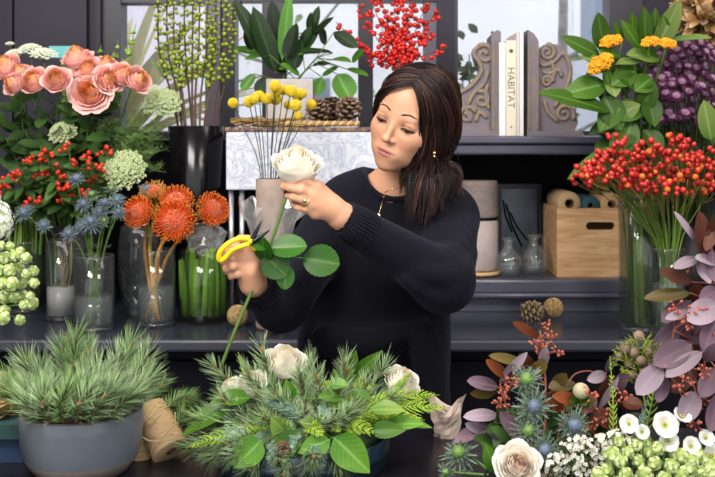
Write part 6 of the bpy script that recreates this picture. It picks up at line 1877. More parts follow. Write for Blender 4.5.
leafspray('broadleaf_sprig', 'upright leafy tip at the back middle beside the jumper', 'sprig', fm(350, .05), P(352, 372, 1.86), [L2(352, 378, 382, 351, 15, (.2, -1, .3), .05, Y=1.86), L2(350, 376, 356, 350, 12, (0, -1, .2), .0, Y=1.87), L2(346, 384, 350, 366, 15, (-.1, -1, .3), .1, M['ivy_pale'], Y=1.85), L2(340, 386, 334, 370, 14, (-.1, -1, .3), .1, Y=1.85)], M['ivy'], a=.55, b=.95, fold=.32)
leafspray('broadleaf_sprig', 'cluster of shiny leaves in the middle of the arrangement', 'sprig', fm(340, -.02), P(336, 398, 1.76), [L2(345, 395, 318, 396, 18, (0, -.8, .8), .1), L2(350, 400, 328, 408, 14, (0, -.8, .8), .1, M['ivy_pale']), L2(292, 398, 286, 380, 14, (-.1, -1, .3), .1), L2(330, 384, 348, 384, 14, (.1, -.8, .8), .1), L2(352, 392, 372, 398, 13, (.1, -.8, .8), .1)], M['ivy'], a=.55, b=.95, fold=.32)
leafspray('broadleaf_sprig', 'leaves low at the right of the arrangement above the tray rim', 'sprig', fm(375, -.05), P(388, 425, 1.72), [L2(372, 410, 404, 408, 20, (.1, -.7, 1), .1, M['ivy_pale'], Y=1.72), L2(385, 425, 424, 422, 17, (.2, -.8, .8), .1, Y=1.72), L2(372, 430, 405, 430, 18, (.1, -1, .5), .08, Y=1.70), L2(388, 418, 432, 425, 14, (.1, -.8, .8), .12, Y=1.74)], M['ivy'], a=.55, b=.95, fold=.32)
pinecone('small dark cone nestling at the front rim of the tray', P(281, 448, 1.655), .026, (.3, -1, .3), 'pinecone')
# scrap of pale paper behind the arrangement
M['tissue'] = mat('pale_pink_paper', '#d6c3b8', rough=.8, var=0, trans=.25)
pp = MB(); vs = []; c0 = ont(446, 1.95); N = 18
for j in range(7):
    for i in range(N):
        a = 2 * PI * i / N; k = .0215 + .002 * j + .004 * math.sin(a * 3 + j * 1.3) + U(-.004, .004)
        vs.append(c0 + V((k * math.cos(a), k * math.sin(a) * .8, .002 + j * .0115 * (1 + .22 * math.cos(a * 2 + .6) + U(-.05, .05)))))
pp.add(vs, [(j * N + i, j * N + (i + 1) % N, (j + 1) * N + (i + 1) % N, (j + 1) * N + i) for j in range(6) for i in range(N)], smooth=False)
solo('paper_sleeve', 'crumpled pale paper sleeve standing at the right end of the arrangement', 'paper', pp, M['tissue'], c0)
# viburnum and hydrangea at the left edge, in a vase just outside the picture
M['viburnum'] = mat('lime_viburnum', [(0, '#8aa34c'), (.5, '#c0d284'), (1, '#eef2cc')], rough=.6, trans=.2, var=.15)
M['hydrangea'] = mat('white_hydrangea', [(0, '#cfd8b8'), (.4, '#eef0e4'), (1, '#f5f5ef')], rough=.65, trans=.25, var=.06)
def floret_ball(n=16, r=.42, seed=1, cup=.3, per=5):
    """a closed round bud made of overlapping round petals"""
    st = rnd.getstate(); rnd.seed(seed); mb = MB().ball((0, 0, 0), .80, 10, 8, (.2, .5, 0))
    for i in range(n):
        z = 1 - 1.75 * (i + .5) / n; a = i * 2.39996; q = math.sqrt(max(0, 1 - z * z)); nn = V((q * math.cos(a), q * math.sin(a), z))
        _, sd, up = frame(nn); tl_ = (up * math.cos(a) + sd * math.sin(a))
        b = nn * .80 - tl_ * r * .6
        mb.leaf(b, (tl_ + nn * .35).normalized(), nn, r * 1.7, r * 1.6, a=.45, b=.35, fold=-.1, droop=.28, ns=5, na=2)
    rnd.setstate(st); return mb
ME['vib'] = floret_ball().mesh('floret', M['viburnum']); ME['vib2'] = floret_ball(20, .36, 4).mesh('floret', M['viburnum'])
def hyd_mb(seed=3, n=70):
    st = rnd.getstate(); rnd.seed(seed); mb = MB()
    for i in range(n):
        z = 1 - 1.6 * (i + .5) / n; a = i * 2.39996; q = math.sqrt(max(0, 1 - z * z)); nn = V((q * math.cos(a), q * math.sin(a), z)); _, sd, up = frame(nn)
        c_ = nn * U(.85, .98); a0 = U(0, 6.28)
        for k in range(4):
            t_ = sd * math.cos(a0 + k * PI / 2) + up * math.sin(a0 + k * PI / 2)
            mb.leaf(c_, (t_ + nn * .15).normalized(), nn, .17, .17, a=.5, b=.35, fold=.05, droop=.15, ns=4, na=1)
        mb.ball(c_ + nn * .02, .025, 5, 4, (0, .5, 0))
    mb.ball((0, 0, 0), .8, 12, 8, (0, .5, 0))
    rnd.setstate(st); return mb
ME['hyd'] = hyd_mb().mesh('bloom', M['hydrangea'])
VL = ont(-42, 1.62)
M['creamware'] = mat('cream_ceramic', '#d6cfc2', rough=.4, var=0)
t = thing('vase', 'cream vase just beyond the left edge, holding white hydrangea and lime viburnum', 'vase', VL)
part(t, 'body', MB().lathe([(.001, 0), (.045, 0), (.05, .01), (.055, .1), (.042, .17), (.046, .18), (.042, .178), (.038, .165), (.05, .1), (.044, .014), (.001, .01)], VL, 36), M['creamware'])
def hyd(label, x, y, R_, Y, d):
    t = thing('hydrangea', label, 'flower', VL + V((0, 0, .02)), 'white hydrangeas at the left edge'); tp = P(x, y, Y)
    part(t, 'stem', MB().tube(bez([VL + V((0, 0, .02)), VL + V((.01, 0, .175)), tp], 10), .003, 6), M['stem'])
    inst(t, 'bloom', ME['hyd'], tp, qz(d, .3), R_ / FPX * Y)
hyd('white hydrangea ball cut by the left edge, above the lime viburnum', -10, 222, 25, 1.66, (.3, -.8, .5))
hyd('white hydrangea ball tucked at the edge above the larger one', -14, 200, 16, 1.70, (.1, -.6, .8))
vb = [(5, 258, 7.5), (14, 256, 7), (20, 252, 6), (26, 258, 6.5), (10, 270, 8), (18, 268, 6.5), (33, 271, 6.5), (27, 274, 6), (22, 283, 7), (34, 283, 6), (12, 284, 8.5), (6, 296, 9), (15, 297, 7), (24, 296, 6.5), (32, 303, 7.5), (20, 320, 6), (4, 311, 7), (3, 318, 8), (24, 305, 6), (0, 246, 6), (10, 246, 5.5), (2, 283, 8), (-4, 270, 9), (30, 296, 5.5)]
hubs = [(4, 262, 'upper'), (10, 288, 'middle'), (2, 308, 'lower')]
bases = {}
for hx_, hy_, nm in hubs:
    Yh = 1.66; h = P(hx_ - 8, hy_ + 4, Yh); b = VL + V((U(-.01, .01), U(-.01, .01), .02))
    t = thing('viburnum_spray', nm + ' spray of lime green viburnum florets at the left edge', 'flower', b, 'lime viburnum sprays')
    c = bez([b, VL + V((.02, 0, .18)), h], 10); bases[(hx_, hy_)] = (t, h, c, MB().tube(c, .0022, 6))
for i, (x, y, r) in enumerate(vb):
    kk = min(hubs, key=lambda k: (k[0] - x) ** 2 + 3 * (k[1] - y) ** 2)[:2]; t, h, c, tw = bases[kk]
    Y = 1.64 + U(-.03, .03); p = P(x, y, Y); tw.tube(bez([h, h.lerp(p, .5) + V((0, 0, .004)), p], 5), .0008, 4)
    inst(t, 'floret', ME['vib' if i % 2 else 'vib2'], p, qz((p - h) + V((0, -.02, 0))), r / FPX * Y)
for t, h, c, tw in bases.values(): part(t, 'stem', tw, M['stem'])
# ================================================================== right: vases on the back counter
VT = onc(641.5, 2.79)
glass_vase('glass_vase', 'tall clear glass vase packed with dark green stems, right of the wooden crate', VT, .063, .375, water=.92, wm=thin_glass('stem_water', '#dbe2c8', .0, .02, .3))
part_ = None
M['oldstem'] = mat('dark_water_stem', [(0, '#56702a'), (1, '#86a03c')], rough=.5, var=.3)
VS = onc(668, 2.71)
glass_vase('glass_vase', 'small clear glass vase holding the rose hip stems, behind the purple leaves', VS, .045, .235, water=.6)
VP = onc(688, 2.95)
t = thing('bucket', 'black bucket at the right holding the purple flowers', 'bucket', VP)
part(t, 'body', MB().lathe([(.001, 0), (.07, 0), (.085, .28), (.081, .28), (.066, .01), (.001, .008)], VP, 32), M['bucket'])

# celosia
M['celosia'] = mat('orange_celosia', [(0, '#d98a12'), (1, '#f7b52a')], rough=.8, var=.15)
M['celleaf'] = mat('celosia_leaf', [(0, '#33601c'), (1, '#4c7c28')], rough=.42, trans=.18, var=.22, vein='#86b05e')
M['celleaf_pale'] = mat('pale_celosia_leaf', [(0, '#58823e'), (1, '#82a662')], rough=.42, trans=.18, var=.15, vein='#b3d09a')
def celosia_mb(seed):
    st = rnd.getstate(); rnd.seed(seed); mb = MB().ball((0, 0, .1), (.7, .4, .5), 12, 8, (0, .5, 0))
    for i in range(420):
        a = U(0, 6.28); q = math.sqrt(U(0, 1)); x = q * math.cos(a); y = q * math.sin(a) * .6
        z = .55 * math.sqrt(max(0, 1 - x * x - (y / .6) ** 2 * .8)) * U(.7, 1.05) + .12 * math.sin(x * 9 + y * 6) - .15 * (U(0, 1) < .3)
        mb.ball((x, y, z), U(.06, .10), 5, 4, (U(0, 1), U(0, 1), 0))
    rnd.setstate(st); return mb
ME['cel0'] = celosia_mb(1).mesh('crest', M['celosia']); ME['cel1'] = celosia_mb(2).mesh('crest', M['celosia'])
def CL(x0, y0, x1, y1, w, n=(0, -1, .4), dr=.08, m=None, Y=2.72, dY=-.03):
    r = (P(x0, y0, Y), P(x1, y1, Y + dY), w / FPX * Y, V(n), dr); return r + (m,) if m else r
def celosia(label, head, R_, d, base, mid, leaves, Y=2.74, k=0):
    t = leafspray('celosia', label, 'flower', base, head - V(d).normalized() * R_ * .1, leaves, M['celleaf'], mid=mid, group='orange celosia', sr=.0038, a=.7, b=.85, ns=12)
    if R_: inst(t, 'crest', ME['cel%d' % k], head, qz(d, .3), R_)
    return t
px27 = 2.72 / FPX
vb_ = lambda: in_vase(VT, .03, .02)
celosia('orange celosia lowest at the left, with long drooping leaves', P(601, 65, 2.68), 14 * px27, (-.3, -.7, .5), vb_(), P(622, 140, 2.76), [
    CL(610, 112, 541, 86, 24, (-.1, -.8, .8), .12, Y=2.70), CL(606, 84, 566, 92, 26, (-.3, -1, .3), .1), CL(612, 96, 604, 64, 12, None or (0, -1, .3), .0), CL(612, 118, 640, 104, 20, (.2, -1, .4), .1, M['celleaf_pale']), CL(618, 146, 566, 170, 14, (-.2, -.7, 1), .2, Y=2.66),
    CL(610, 78, 616, 96, 16, (0, -1, .3), .1, M['celleaf_pale']), CL(604, 96, 622, 130, 26, (0, -1, .2), .1), CL(620, 100, 600, 130, 24, (-.2, -1, .3), .1), CL(632, 120, 622, 156, 24, (0, -1, .2), .1)], k=0)
celosia('orange celosia at the back left, half hidden among leaves', P(611, 43, 2.70), 12 * px27, (-.1, -.6, .8), vb_(), P(630, 120, 2.8), [
    CL(600, 56, 562, 36, 17, (0, -1, .3), .05), CL(604, 52, 598, 12, 19, (-.2, -1, .2), .0), CL(620, 56, 600, 50, 12), CL(614, 70, 582, 54, 16, (0, -.8, .6), .1, M['celleaf_pale']), CL(622, 44, 614, 22, 10, (.2, -1, .2), 0), CL(616, 66, 586, 72, 14, (0, -.6, .8), .1)], k=1)
celosia('orange celosia head right of the hidden one, in the middle', P(650, 43, 2.68), 9.5 * px27, (.0, -.7, .7), vb_(), P(640, 120, 2.78), [
    CL(640, 48, 621, 20, 13, (-.1, -1, .2), .0), CL(646, 48, 644, 6, 15, (.1, -1, .3), .0), CL(656, 50, 680, 0, 22, (.2, -1, .2), .0, M['celleaf_pale']), CL(660, 58, 628, 52, 24, (0, -.8, .8), .1, M['celleaf_pale']), CL(645, 60, 616, 62, 16, (0, -.6, 1), .08, M['celleaf_pale']), CL(654, 34, 656, 8, 10)], k=0)
celosia('brightest orange celosia at the right end, beside the purple flowers', P(667, 45, 2.68), 10 * px27, (.3, -.7, .7), vb_(), P(650, 120, 2.78), [
    CL(672, 40, 712, 36, 16, (.1, -.6, 1), .05, M['celleaf_pale']), CL(664, 36, 664, 16, 12), CL(658, 64, 640, 44, 14), CL(652, 78, 636, 90, 22, (0, -1, .3), .1), CL(648, 96, 656, 126, 22, (.1, -1, .2), .1), CL(642, 86, 622, 76, 18, (0, -1, .4), .1)], k=1)
celosia('leafy celosia stem without a head, rising in the middle of the bunch', P(634, 30, 2.79), 0.0, (0, -.3, 1), vb_(), P(636, 120, 2.79), [
    CL(634, 44, 632, 12, 14, (0, -1, .2), 0), CL(636, 70, 612, 84, 22, (0, -1, .3), .1), CL(640, 104, 618, 118, 24, (-.1, -1, .3), .12), CL(640, 110, 656, 84, 20, (.1, -1, .3), .05), CL(636, 126, 610, 148, 22, (-.1, -1, .3), .1), CL(644, 130, 664, 150, 20, (.1, -1, .3), .1)])
fill_leaves('foliage_stem', 'dark inner leafy stem of the orange celosia bunch', VT, [(606, 60, 2.84), (620, 84, 2.84), (640, 70, 2.85), (656, 92, 2.85), (616, 112, 2.84), (640, 118, 2.84), (662, 120, 2.84), (628, 142, 2.8), (652, 146, 2.8), (600, 96, 2.84)], M['darkleaf'], L=(.06, .1), group='dark inner leaves of the celosia bunch')
for i in range(16):
    b = in_vase(VT, .045, .02); tp = b + V((U(-.008, .008), U(-.008, .008), U(.34, .42)))
    solo('cut_stem', 'dark green stem standing in the tall clear vase', 'stem', MB().tube([b, b.lerp(tp, .5) + V((U(-.006, .006), 0, 0)), tp], [.0062, .005], 7, (U(0, 1), U(0, 1), 0)), M['oldstem'], b, 'dark stems in the tall clear vase')

# purple flowers
M['purple'] = mat('purple_petal', [(0, '#8a5a80'), (.5, '#5e284e'), (1, '#48203e')], attr='R', rough=.6, trans=.15, var=.25)
M['purplecore'] = mat('pale_purple_core', [(0, '#9a5f8a'), (1, '#c9a3bd')], rough=.7, var=.2)
def astr_mb(seed):
    st = rnd.getstate(); rnd.seed(seed); mb = MB()
    for ring, (n, el, L) in enumerate(((12, .15, 1.0), (12, .6, .9))):
        for k in range(n):
            a = 2 * PI * (k + .5 * ring) / n + U(-.1, .1); d = V((math.cos(a) * math.cos(el), math.sin(a) * math.cos(el), math.sin(el)))
            mb.leaf(V((0, 0, 0)), d, V((0, 0, 1)), L * U(.85, 1.05), .36, a=.6, b=.55, fold=.3, droop=-.1, ns=5)
    rnd.setstate(st); return mb
def astr_core(seed):
    st = rnd.getstate(); rnd.seed(seed); mb = MB()
    for k in range(60):
        q = math.sqrt((k + .5) / 60); a = k * 2.39996; e = V((q * .5 * math.cos(a), q * .5 * math.sin(a), .55 - .2 * q * q))
        mb.tube([V((0, 0, .1)), e], .022, 3, (.2, U(0, 1), 0)); mb.ball(e, .05, 5, 4, (U(.4, 1), U(0, 1), 0))
    rnd.setstate(st); return mb
ME['ast'] = astr_mb(1).mesh('petals', M['purple']); ME['ast_c'] = astr_core(2).mesh('core', M['purplecore'])
sp_ = [(652, 66), (660, 56), (668, 64), (676, 52), (684, 62), (692, 50), (700, 60), (708, 48), (714, 62), (658, 72), (667, 76), (676, 70), (686, 74), (694, 68), (704, 74), (712, 80), (662, 84), (672, 86), (682, 84), (692, 82), (700, 88), (710, 94), (666, 94), (676, 98),
       (688, 94), (704, 100), (714, 108), (664, 108), (690, 112), (694, 118), (680, 108), (698, 42), (686, 46), (706, 54), (674, 60), (668, 112)]
sp_ += [(x + 4, y + 6) for x, y in sp_ if x > 656] + [(650, 78), (654, 90), (648, 58), (656, 100), (660, 120), (678, 120), (706, 116)]
for i, (x, y) in enumerate(sp_):
    Y = 2.78 + U(-.06, .06); tp = P(x + U(-1, 1), y + U(-1, 1), Y); b = in_vase(VP, .05); d = V(((x - 682) * .02, -.8, U(.2, .9))).normalized()
    t = thing('purple_flower', 'small dark purple flower with a paler heart in the right-hand bunch', 'flower', b, 'dark purple flowers')
    c = bez([b, VP + V((U(-.05, .05), U(-.05, .02), .28)), tp - d * .006], 12)
    part(t, 'stem', MB().tube(c, [.0018, .0011], 5), M['stemdark'])
    R3 = U(7.2, 9.4) / FPX * Y
    inst(t, 'petals', ME['ast'], tp, qz(d), R3); inst(t, 'core', ME['ast_c'], tp, qz(d), R3)
fill_leaves('foliage_stem', 'dark leafy stem among the purple flowers', VP, [(672, 122, 2.88), (700, 124, 2.88), (656, 112, 2.9), (712, 116, 2.88)], M['darkleaf'], L=(.05, .08), group='dark leaves under the purple flowers')

leafspray('broadleaf_sprig', 'large grey-green leaf standing up at the right edge beside the purple flowers', 'sprig', VP + V((.03, -.03, .02)), P(712, 138, 2.66), [
    CL(711, 140, 704, 100, 21, (-.1, -1, .2), .02, M['celleaf_pale'], Y=2.64), CL(714, 142, 722, 112, 16, (.2, -1, .2), .05, M['celleaf_pale'], Y=2.66)], M['celleaf_pale'], mid=VP + V((.06, -.1, .28)))
# rose hips
M['hip'] = mat('red_rose_hip', [(0, '#8a1616'), (.7, '#b82a22'), (1, '#c84430')], rough=.25, spec=.5, var=.2)
M['hip_o'] = mat('orange_rose_hip', [(0, '#c4481a'), (1, '#e8772c')], rough=.25, spec=.5, var=.15)
M['hipstem'] = mat('hip_stem', [(0, '#5d7a2c'), (.7, '#6f8a3a'), (1, '#7a5a34')], rough=.6, var=.25)
hb2 = MB().ball((0, 0, 0), (1, 1, 1.1), 9, 7, (.5, .5, 0), grad=True).ball((0, 0, 1.1), (.2, .2, .18), 5, 3, (0, .1, 0))
ME['hip'] = hb2.mesh('hip', M['hip']); ME['hip_o'] = hb2.mesh('hip', M['hip_o'])
hs = [(580, 181), (592, 170), (604, 162), (614, 150), (626, 158), (588, 176), (600, 174), (612, 174), (624, 176), (636, 166), (634, 186), (646, 152), (648, 174), (656, 186), (662, 160), (668, 176), (672, 190), (680, 154), (684, 172), (692, 164), (690, 186), (702, 160), (700, 178), (712, 168), (712, 190), (628, 186), (642, 196), (674, 146)]
nh = 0
for i, (x, y) in enumerate(hs):
    Y = 2.62 + U(-.07, .06); ctr = P(x, y - 2, Y); b = in_vase(VS, .025, .02)
    md = VS + V((max(-.03, min(.03, (x - 655) * .0006)), U(-.02, .02), .245))
    t = thing('rose_hip_spray', 'spray of small red rose hips on a long green stem', 'branch', b, 'rose hip sprays')
    ft = ctr + V(((VS.x - ctr.x) * .25, .02, -.045))
    c = bez([b, md, ft], 18); tw = MB().tube(c, [.0024, .0016], 5, (.3, U(0, 1), 0), grad=True)
    n = 12
    for k in range(n):
        o = V((U(-1, 1), U(-1, .6), U(-.7, 1))); o = o.normalized() * U(.012, .038); e = ctr + o
        tw.tube(bez([ft, ft.lerp(e, .5) + V((0, 0, -.004)), e], 5), .0007, 3, (.9, U(0, 1), 0)); dd = (e - ft).normalized()
        org = (x > 660 and y > 165 and rnd.random() < .4) or rnd.random() < .08
        inst(t, 'hip', ME['hip_o' if org else 'hip'], e + dd * .004, qz(dd), U(.0066, .0092))
    part(t, 'stem', tw, M['hipstem'])
# extra bare stems of the sprays down in the glass
for i in range(12):
    b = in_vase(VS, .03, .02); a = U(-1, .4)
    solo('cut_stem', 'thin green stem fanning out of the small vase below the rose hips', 'stem', MB().tube(bez([b, VS + V((a * .03, U(-.02, .02), .24)), VS + V((a * .16, U(-.06, .0), .40))], 10), [.0024, .0018], 5), M['greenstem'], b, 'thin green stems under the rose hips')
# dried seed heads at the upper right corner
M['dried'] = mat('dried_flower', [(0, '#7a5530'), (.6, '#a87f4c'), (1, '#d8c09a')], rough=.85, var=.25, trans=.1)
VDz = onc(712, 3.16)
t = thing('bucket', 'dark bucket at the far right back holding dried flowers', 'bucket', VDz)
part(t, 'body', MB().lathe([(.001, 0), (.06, 0), (.075, .34), (.071, .34), (.056, .01), (.001, .008)], VDz, 32), M['bucket'])
for i, (x, y, R_) in enumerate(((690, 6, 20), (704, 20, 22), (712, 0, 22), (684, 22, 14), (700, 36, 14), (718, 34, 18))):
    Y = 3.1 + U(-.05, .05); tp = P(x, y, Y); b = in_vase(VDz, .04)
    t = thing('dried_flower', 'brown dried papery flower head in the top right corner', 'flower', b, 'dried flowers')
    part(t, 'stem', MB().tube(bez([b, VDz + V((0, 0, .34)), tp], 10), [.003, .002], 5), M['twig'])
    mb = MB()
    for k in range(90):
        z = 1 - 1.8 * U(0, 1); a = U(0, 6.28); q = math.sqrt(1 - z * z); nn = V((q * math.cos(a), q * math.sin(a), z)); R3 = R_ / FPX * Y
        mb.leaf(tp + nn * R3 * U(.1, .6), (nn + V((U(-.5, .5), U(-.5, .5), U(-.5, .5)))).normalized(), V((U(-1, 1), -1, U(-1, 1))), R3 * U(.4, .8), R3 * U(.15, .4), a=.4, b=.5, droop=U(-.3, .4), ns=4, fold=.5)
    part(t, 'papery_head', mb, M['dried'])

# ================================================================== right front
M['euc'] = mat('mauve_eucalyptus', [(0, '#46343d'), (.5, '#553f4b'), (1, '#6b5562')], rough=.5, var=.22, spec=.25, vein='#76616c')
M['euc_grey'] = mat('grey_pink_eucalyptus', [(0, '#6b5b65'), (1, '#8d7d87')], rough=.5, var=.12, spec=.25, vein='#9a8b93')
M['euc_dark'] = mat('dark_red_brown_leaf', [(0, '#452825'), (1, '#5c3832')], rough=.45, var=.2, trans=.1, spec=.4)
M['euc_rust'] = mat('rust_leaf', [(0, '#6b3a24'), (1, '#8a4e2c')], rough=.45, var=.2, trans=.15)
M['euc_olive'] = mat('olive_leaf', [(0, '#4e4d26'), (1, '#6b5f34')], rough=.45, var=.2, trans=.15)
M['eucbud'] = mat('coral_bud', [(0, '#8a3f32'), (1, '#b5644f')], rough=.6, var=.2)
def E(x0, y0, x1, y1, w, m='euc', Y=1.72, n=None, dr=.06, dY=-.02):
    return (P(x0, y0, Y), P(x1, y1, Y + dY), w / FPX * Y, V(n) if n else V((U(-.35, .35), -1, U(.1, .7))), dr, M[m])
def budclusters(spots, Y=1.70, tied=None):
    def f(t, c):
        tw = MB(); 
        for (x, y) in spots:
            p = P(x, y, Y + U(-.03, .02)); k = min(range(len(c)), key=lambda i: (c[i] - p).length)
            tw.tube(bez([c[k], c[k].lerp(p, .5) + V((0, 0, .004)), p], 5), .0008, 4)
            for j in range(rnd.randint(8, 12)):
                o = V((U(-1, 1), U(-1, .5), U(-.8, 1))).normalized() * U(.006, .016); e = p + o
                tw.tube([p, e], .0006, 3)
                inst(t, 'bud', ME['eucbud'], e, qz(o), U(.0018, .0028))
        part(t, 'bud_stalk', tw, M['redtwig'])
    return f
ME['eucbud'] = MB().ball((0, 0, 0), (1, 1, 1.3), 7, 5, (.5, .5, 0), grad=True).mesh('bud', M['eucbud'])
# low dishes and a jar just below and beyond the frame
M['dish'] = mat('dark_dish', '#1d1d22', rough=.4, var=0)
def dish(label, c, r, h):
    t = thing('flower_dish', label, 'dish', c)
    part(t, 'body', MB().lathe([(.001, 0), (r * .85, 0), (r, h), (r * .97, h), (r * .82, .006), (.001, .005)], c, 40), M['dish'])
D1 = V((P(530, 0, 1.63).x, 1.63, TZ + .0006)); dish('low dark dish of thistles and the blush rose, at the front edge of the table', D1, .075, .035)
D2 = V((P(655, 0, 1.60).x, 1.60, TZ + .0006)); dish('low dark dish of green and white flowers, at the front edge of the table', D2, .085, .035)
VJ = V((P(742, 0, 1.80).x, 1.80, TZ + .0006))
t = thing('vase', 'dark jar just beyond the right edge, holding purple-leaved eucalyptus', 'vase', VJ)
part(t, 'body', MB().lathe([(.001, 0), (.05, 0), (.055, .01), (.058, .12), (.05, .16), (.046, .158), (.052, .12), (.049, .014), (.001, .01)], VJ, 36), M['dish'])
jb_ = lambda: VJ + V((U(-.03, .01), U(-.02, .02), .015))
top_ = V((VJ.x - .01, 1.79, TZ + .165))
leafspray('eucalyptus_branch', 'tall purple-leaved eucalyptus branch curving up at the right edge', 'branch', jb_(), P(704, 218, 1.76), [
    E(700, 247, 676, 211, 9, 'euc_grey', n=(.5, -1, .4)), E(704, 258, 701, 212, 19, 'euc_dark', n=(.3, -1, .1)), E(698, 258, 674, 267, 13, 'euc_grey', n=(0, -.8, .8)), E(716, 263, 696, 257, 14, 'euc_grey', n=(0, -.8, .8)), E(697, 262, 711, 283, 13, 'euc_grey', n=(.2, -1, .4)),
    E(692, 282, 662, 270, 15, 'euc_dark', n=(-.2, -1, .3)), E(690, 293, 645, 297, 15, 'euc_olive', n=(0, -.8, .7)), E(712, 250, 716, 282, 16, 'euc'), E(714, 228, 706, 250, 12, 'euc_dark'), E(708, 236, 716, 216, 10, 'euc_dark')], M['euc'], mid=top_, stem_m=M['redtwig'], sr=.003, a=.6, b=.62, ns=12,
    extra=budclusters([(690, 266), (684, 312), (708, 300)], 1.73), group=None)
leafspray('eucalyptus_branch', 'purple-leaved eucalyptus branch spreading left in the middle of the right edge', 'branch', jb_(), P(674, 330, 1.68), [
    E(695, 305, 662, 320, 24, 'euc', n=(-.2, -1, .4)), E(690, 312, 666, 318, 10, 'euc_grey', Y=1.69), E(718, 304, 688, 320, 25, 'euc_grey', Y=1.68, n=(.1, -1, .5)), E(706, 318, 688, 342, 26, 'euc', n=(.2, -1, .3)), E(684, 322, 654, 345, 18, 'euc', Y=1.70), E(716, 320, 704, 352, 24, 'euc', n=(.3, -1, .3), Y=1.68),
    E(694, 322, 672, 300, 16, 'euc_dark', Y=1.74), E(718, 290, 700, 300, 18, 'euc', Y=1.71), E(700, 336, 680, 352, 20, 'euc_dark', Y=1.74), E(690, 300, 700, 284, 14, 'euc_dark', Y=1.75)], M['euc'], mid=top_, stem_m=M['redtwig'], sr=.003, a=.6, b=.62, ns=12,
    extra=budclusters([(676, 306), (690, 312), (705, 310), (668, 364), (688, 324), (712, 336)], 1.67))
leafspray('eucalyptus_branch', 'purple-leaved eucalyptus branch hanging low toward the green and white flowers', 'branch', jb_(), P(668, 372, 1.65), [
    E(662, 366, 637, 394, 22, 'euc_grey', Y=1.64, n=(-.2, -1, .4)), E(691, 344, 654, 364, 25, 'euc', Y=1.65, n=(-.1, -1, .5)), E(702, 352, 666, 376, 16, 'euc_grey', Y=1.64, n=(0, -.8, .6)), E(666, 376, 658, 402, 14, 'euc', Y=1.65), E(696, 392, 682, 421, 23, 'euc_grey', Y=1.63, n=(.1, -1, .3)), E(716, 368, 701, 397, 20, 'euc', Y=1.64),
    E(718, 394, 711, 432, 20, 'euc', Y=1.63), E(706, 362, 716, 344, 16, 'euc', Y=1.66), E(690, 372, 672, 392, 18, 'euc_dark', Y=1.68), E(706, 384, 690, 402, 18, 'euc_dark', Y=1.68), E(680, 360, 694, 384, 18, 'euc_dark', Y=1.69), E(664, 350, 640, 372, 18, 'euc', Y=1.70)], M['euc'], mid=P(728, 352, 1.72), stem_m=M['redtwig'], sr=.0028, a=.6, b=.62, ns=12,
    extra=budclusters([(668, 364), (678, 389), (705, 372), (701, 397), (695, 423), (684, 380), (710, 410)], 1.63))
d1 = lambda dx=0: D1 + V((dx + U(-.03, .03), U(-.02, .03), .008))
leafspray('eucalyptus_sprig', 'mauve eucalyptus sprig pointing left at the back of the thistles', 'sprig', d1(-.03), P(500, 384, 1.72), [
    E(498, 387, 468, 380, 15, 'euc', n=(0, -.8, .6)), E(497, 391, 471, 394, 13, 'euc_olive', n=(0, -1, -.2)), E(498, 415, 464, 416, 14, 'euc_grey', n=(0, -.8, .7)), E(490, 425, 454, 441, 16, 'euc', n=(-.1, -.7, .9)), E(500, 412, 523, 440, 15, 'euc', Y=1.68, n=(.1, -1, .3)), E(500, 381, 527, 353, 10, 'euc_grey', n=(.1, -1, .3)),
    E(524, 363, 490, 355, 11, 'euc_olive', n=(0, -.8, .5)), E(508, 378, 487, 360, 11, 'euc_rust', n=(0, -1, .3)), E(488, 432, 466, 424, 11, 'euc_grey'), E(506, 396, 512, 372, 12, 'euc_dark')], M['euc'], mid=P(512, 430, 1.70), stem_m=M['redtwig'], sr=.002, a=.6, b=.62, ns=12,
    extra=budclusters([(505, 392), (500, 404), (512, 384)], 1.69))
leafspray('eucalyptus_sprig', 'tall eucalyptus sprig with a rust leaf at its tip, above the thistles', 'sprig', d1(), P(540, 330, 1.74), [
    E(538, 337, 514, 322, 10, 'euc_rust', Y=1.72, n=(0, -1, .5)), E(542, 366, 546, 348, 11, 'euc_grey', Y=1.73), E(532, 374, 546, 362, 14, 'euc_olive', Y=1.73), E(552, 390, 566, 374, 14, 'euc_olive', Y=1.72), E(575, 383, 549, 387, 15, 'euc_olive', n=(0, -.8, .7)), E(528, 388, 512, 366, 16, 'euc_olive', Y=1.74), E(534, 372, 520, 354, 14, 'euc_dark', Y=1.75)], M['euc'], mid=P(546, 400, 1.71), stem_m=M['redtwig'], sr=.002, a=.6, b=.62, ns=12,
    extra=budclusters([(547, 329), (556, 352), (540, 350), (534, 344), (551, 340)], 1.72))
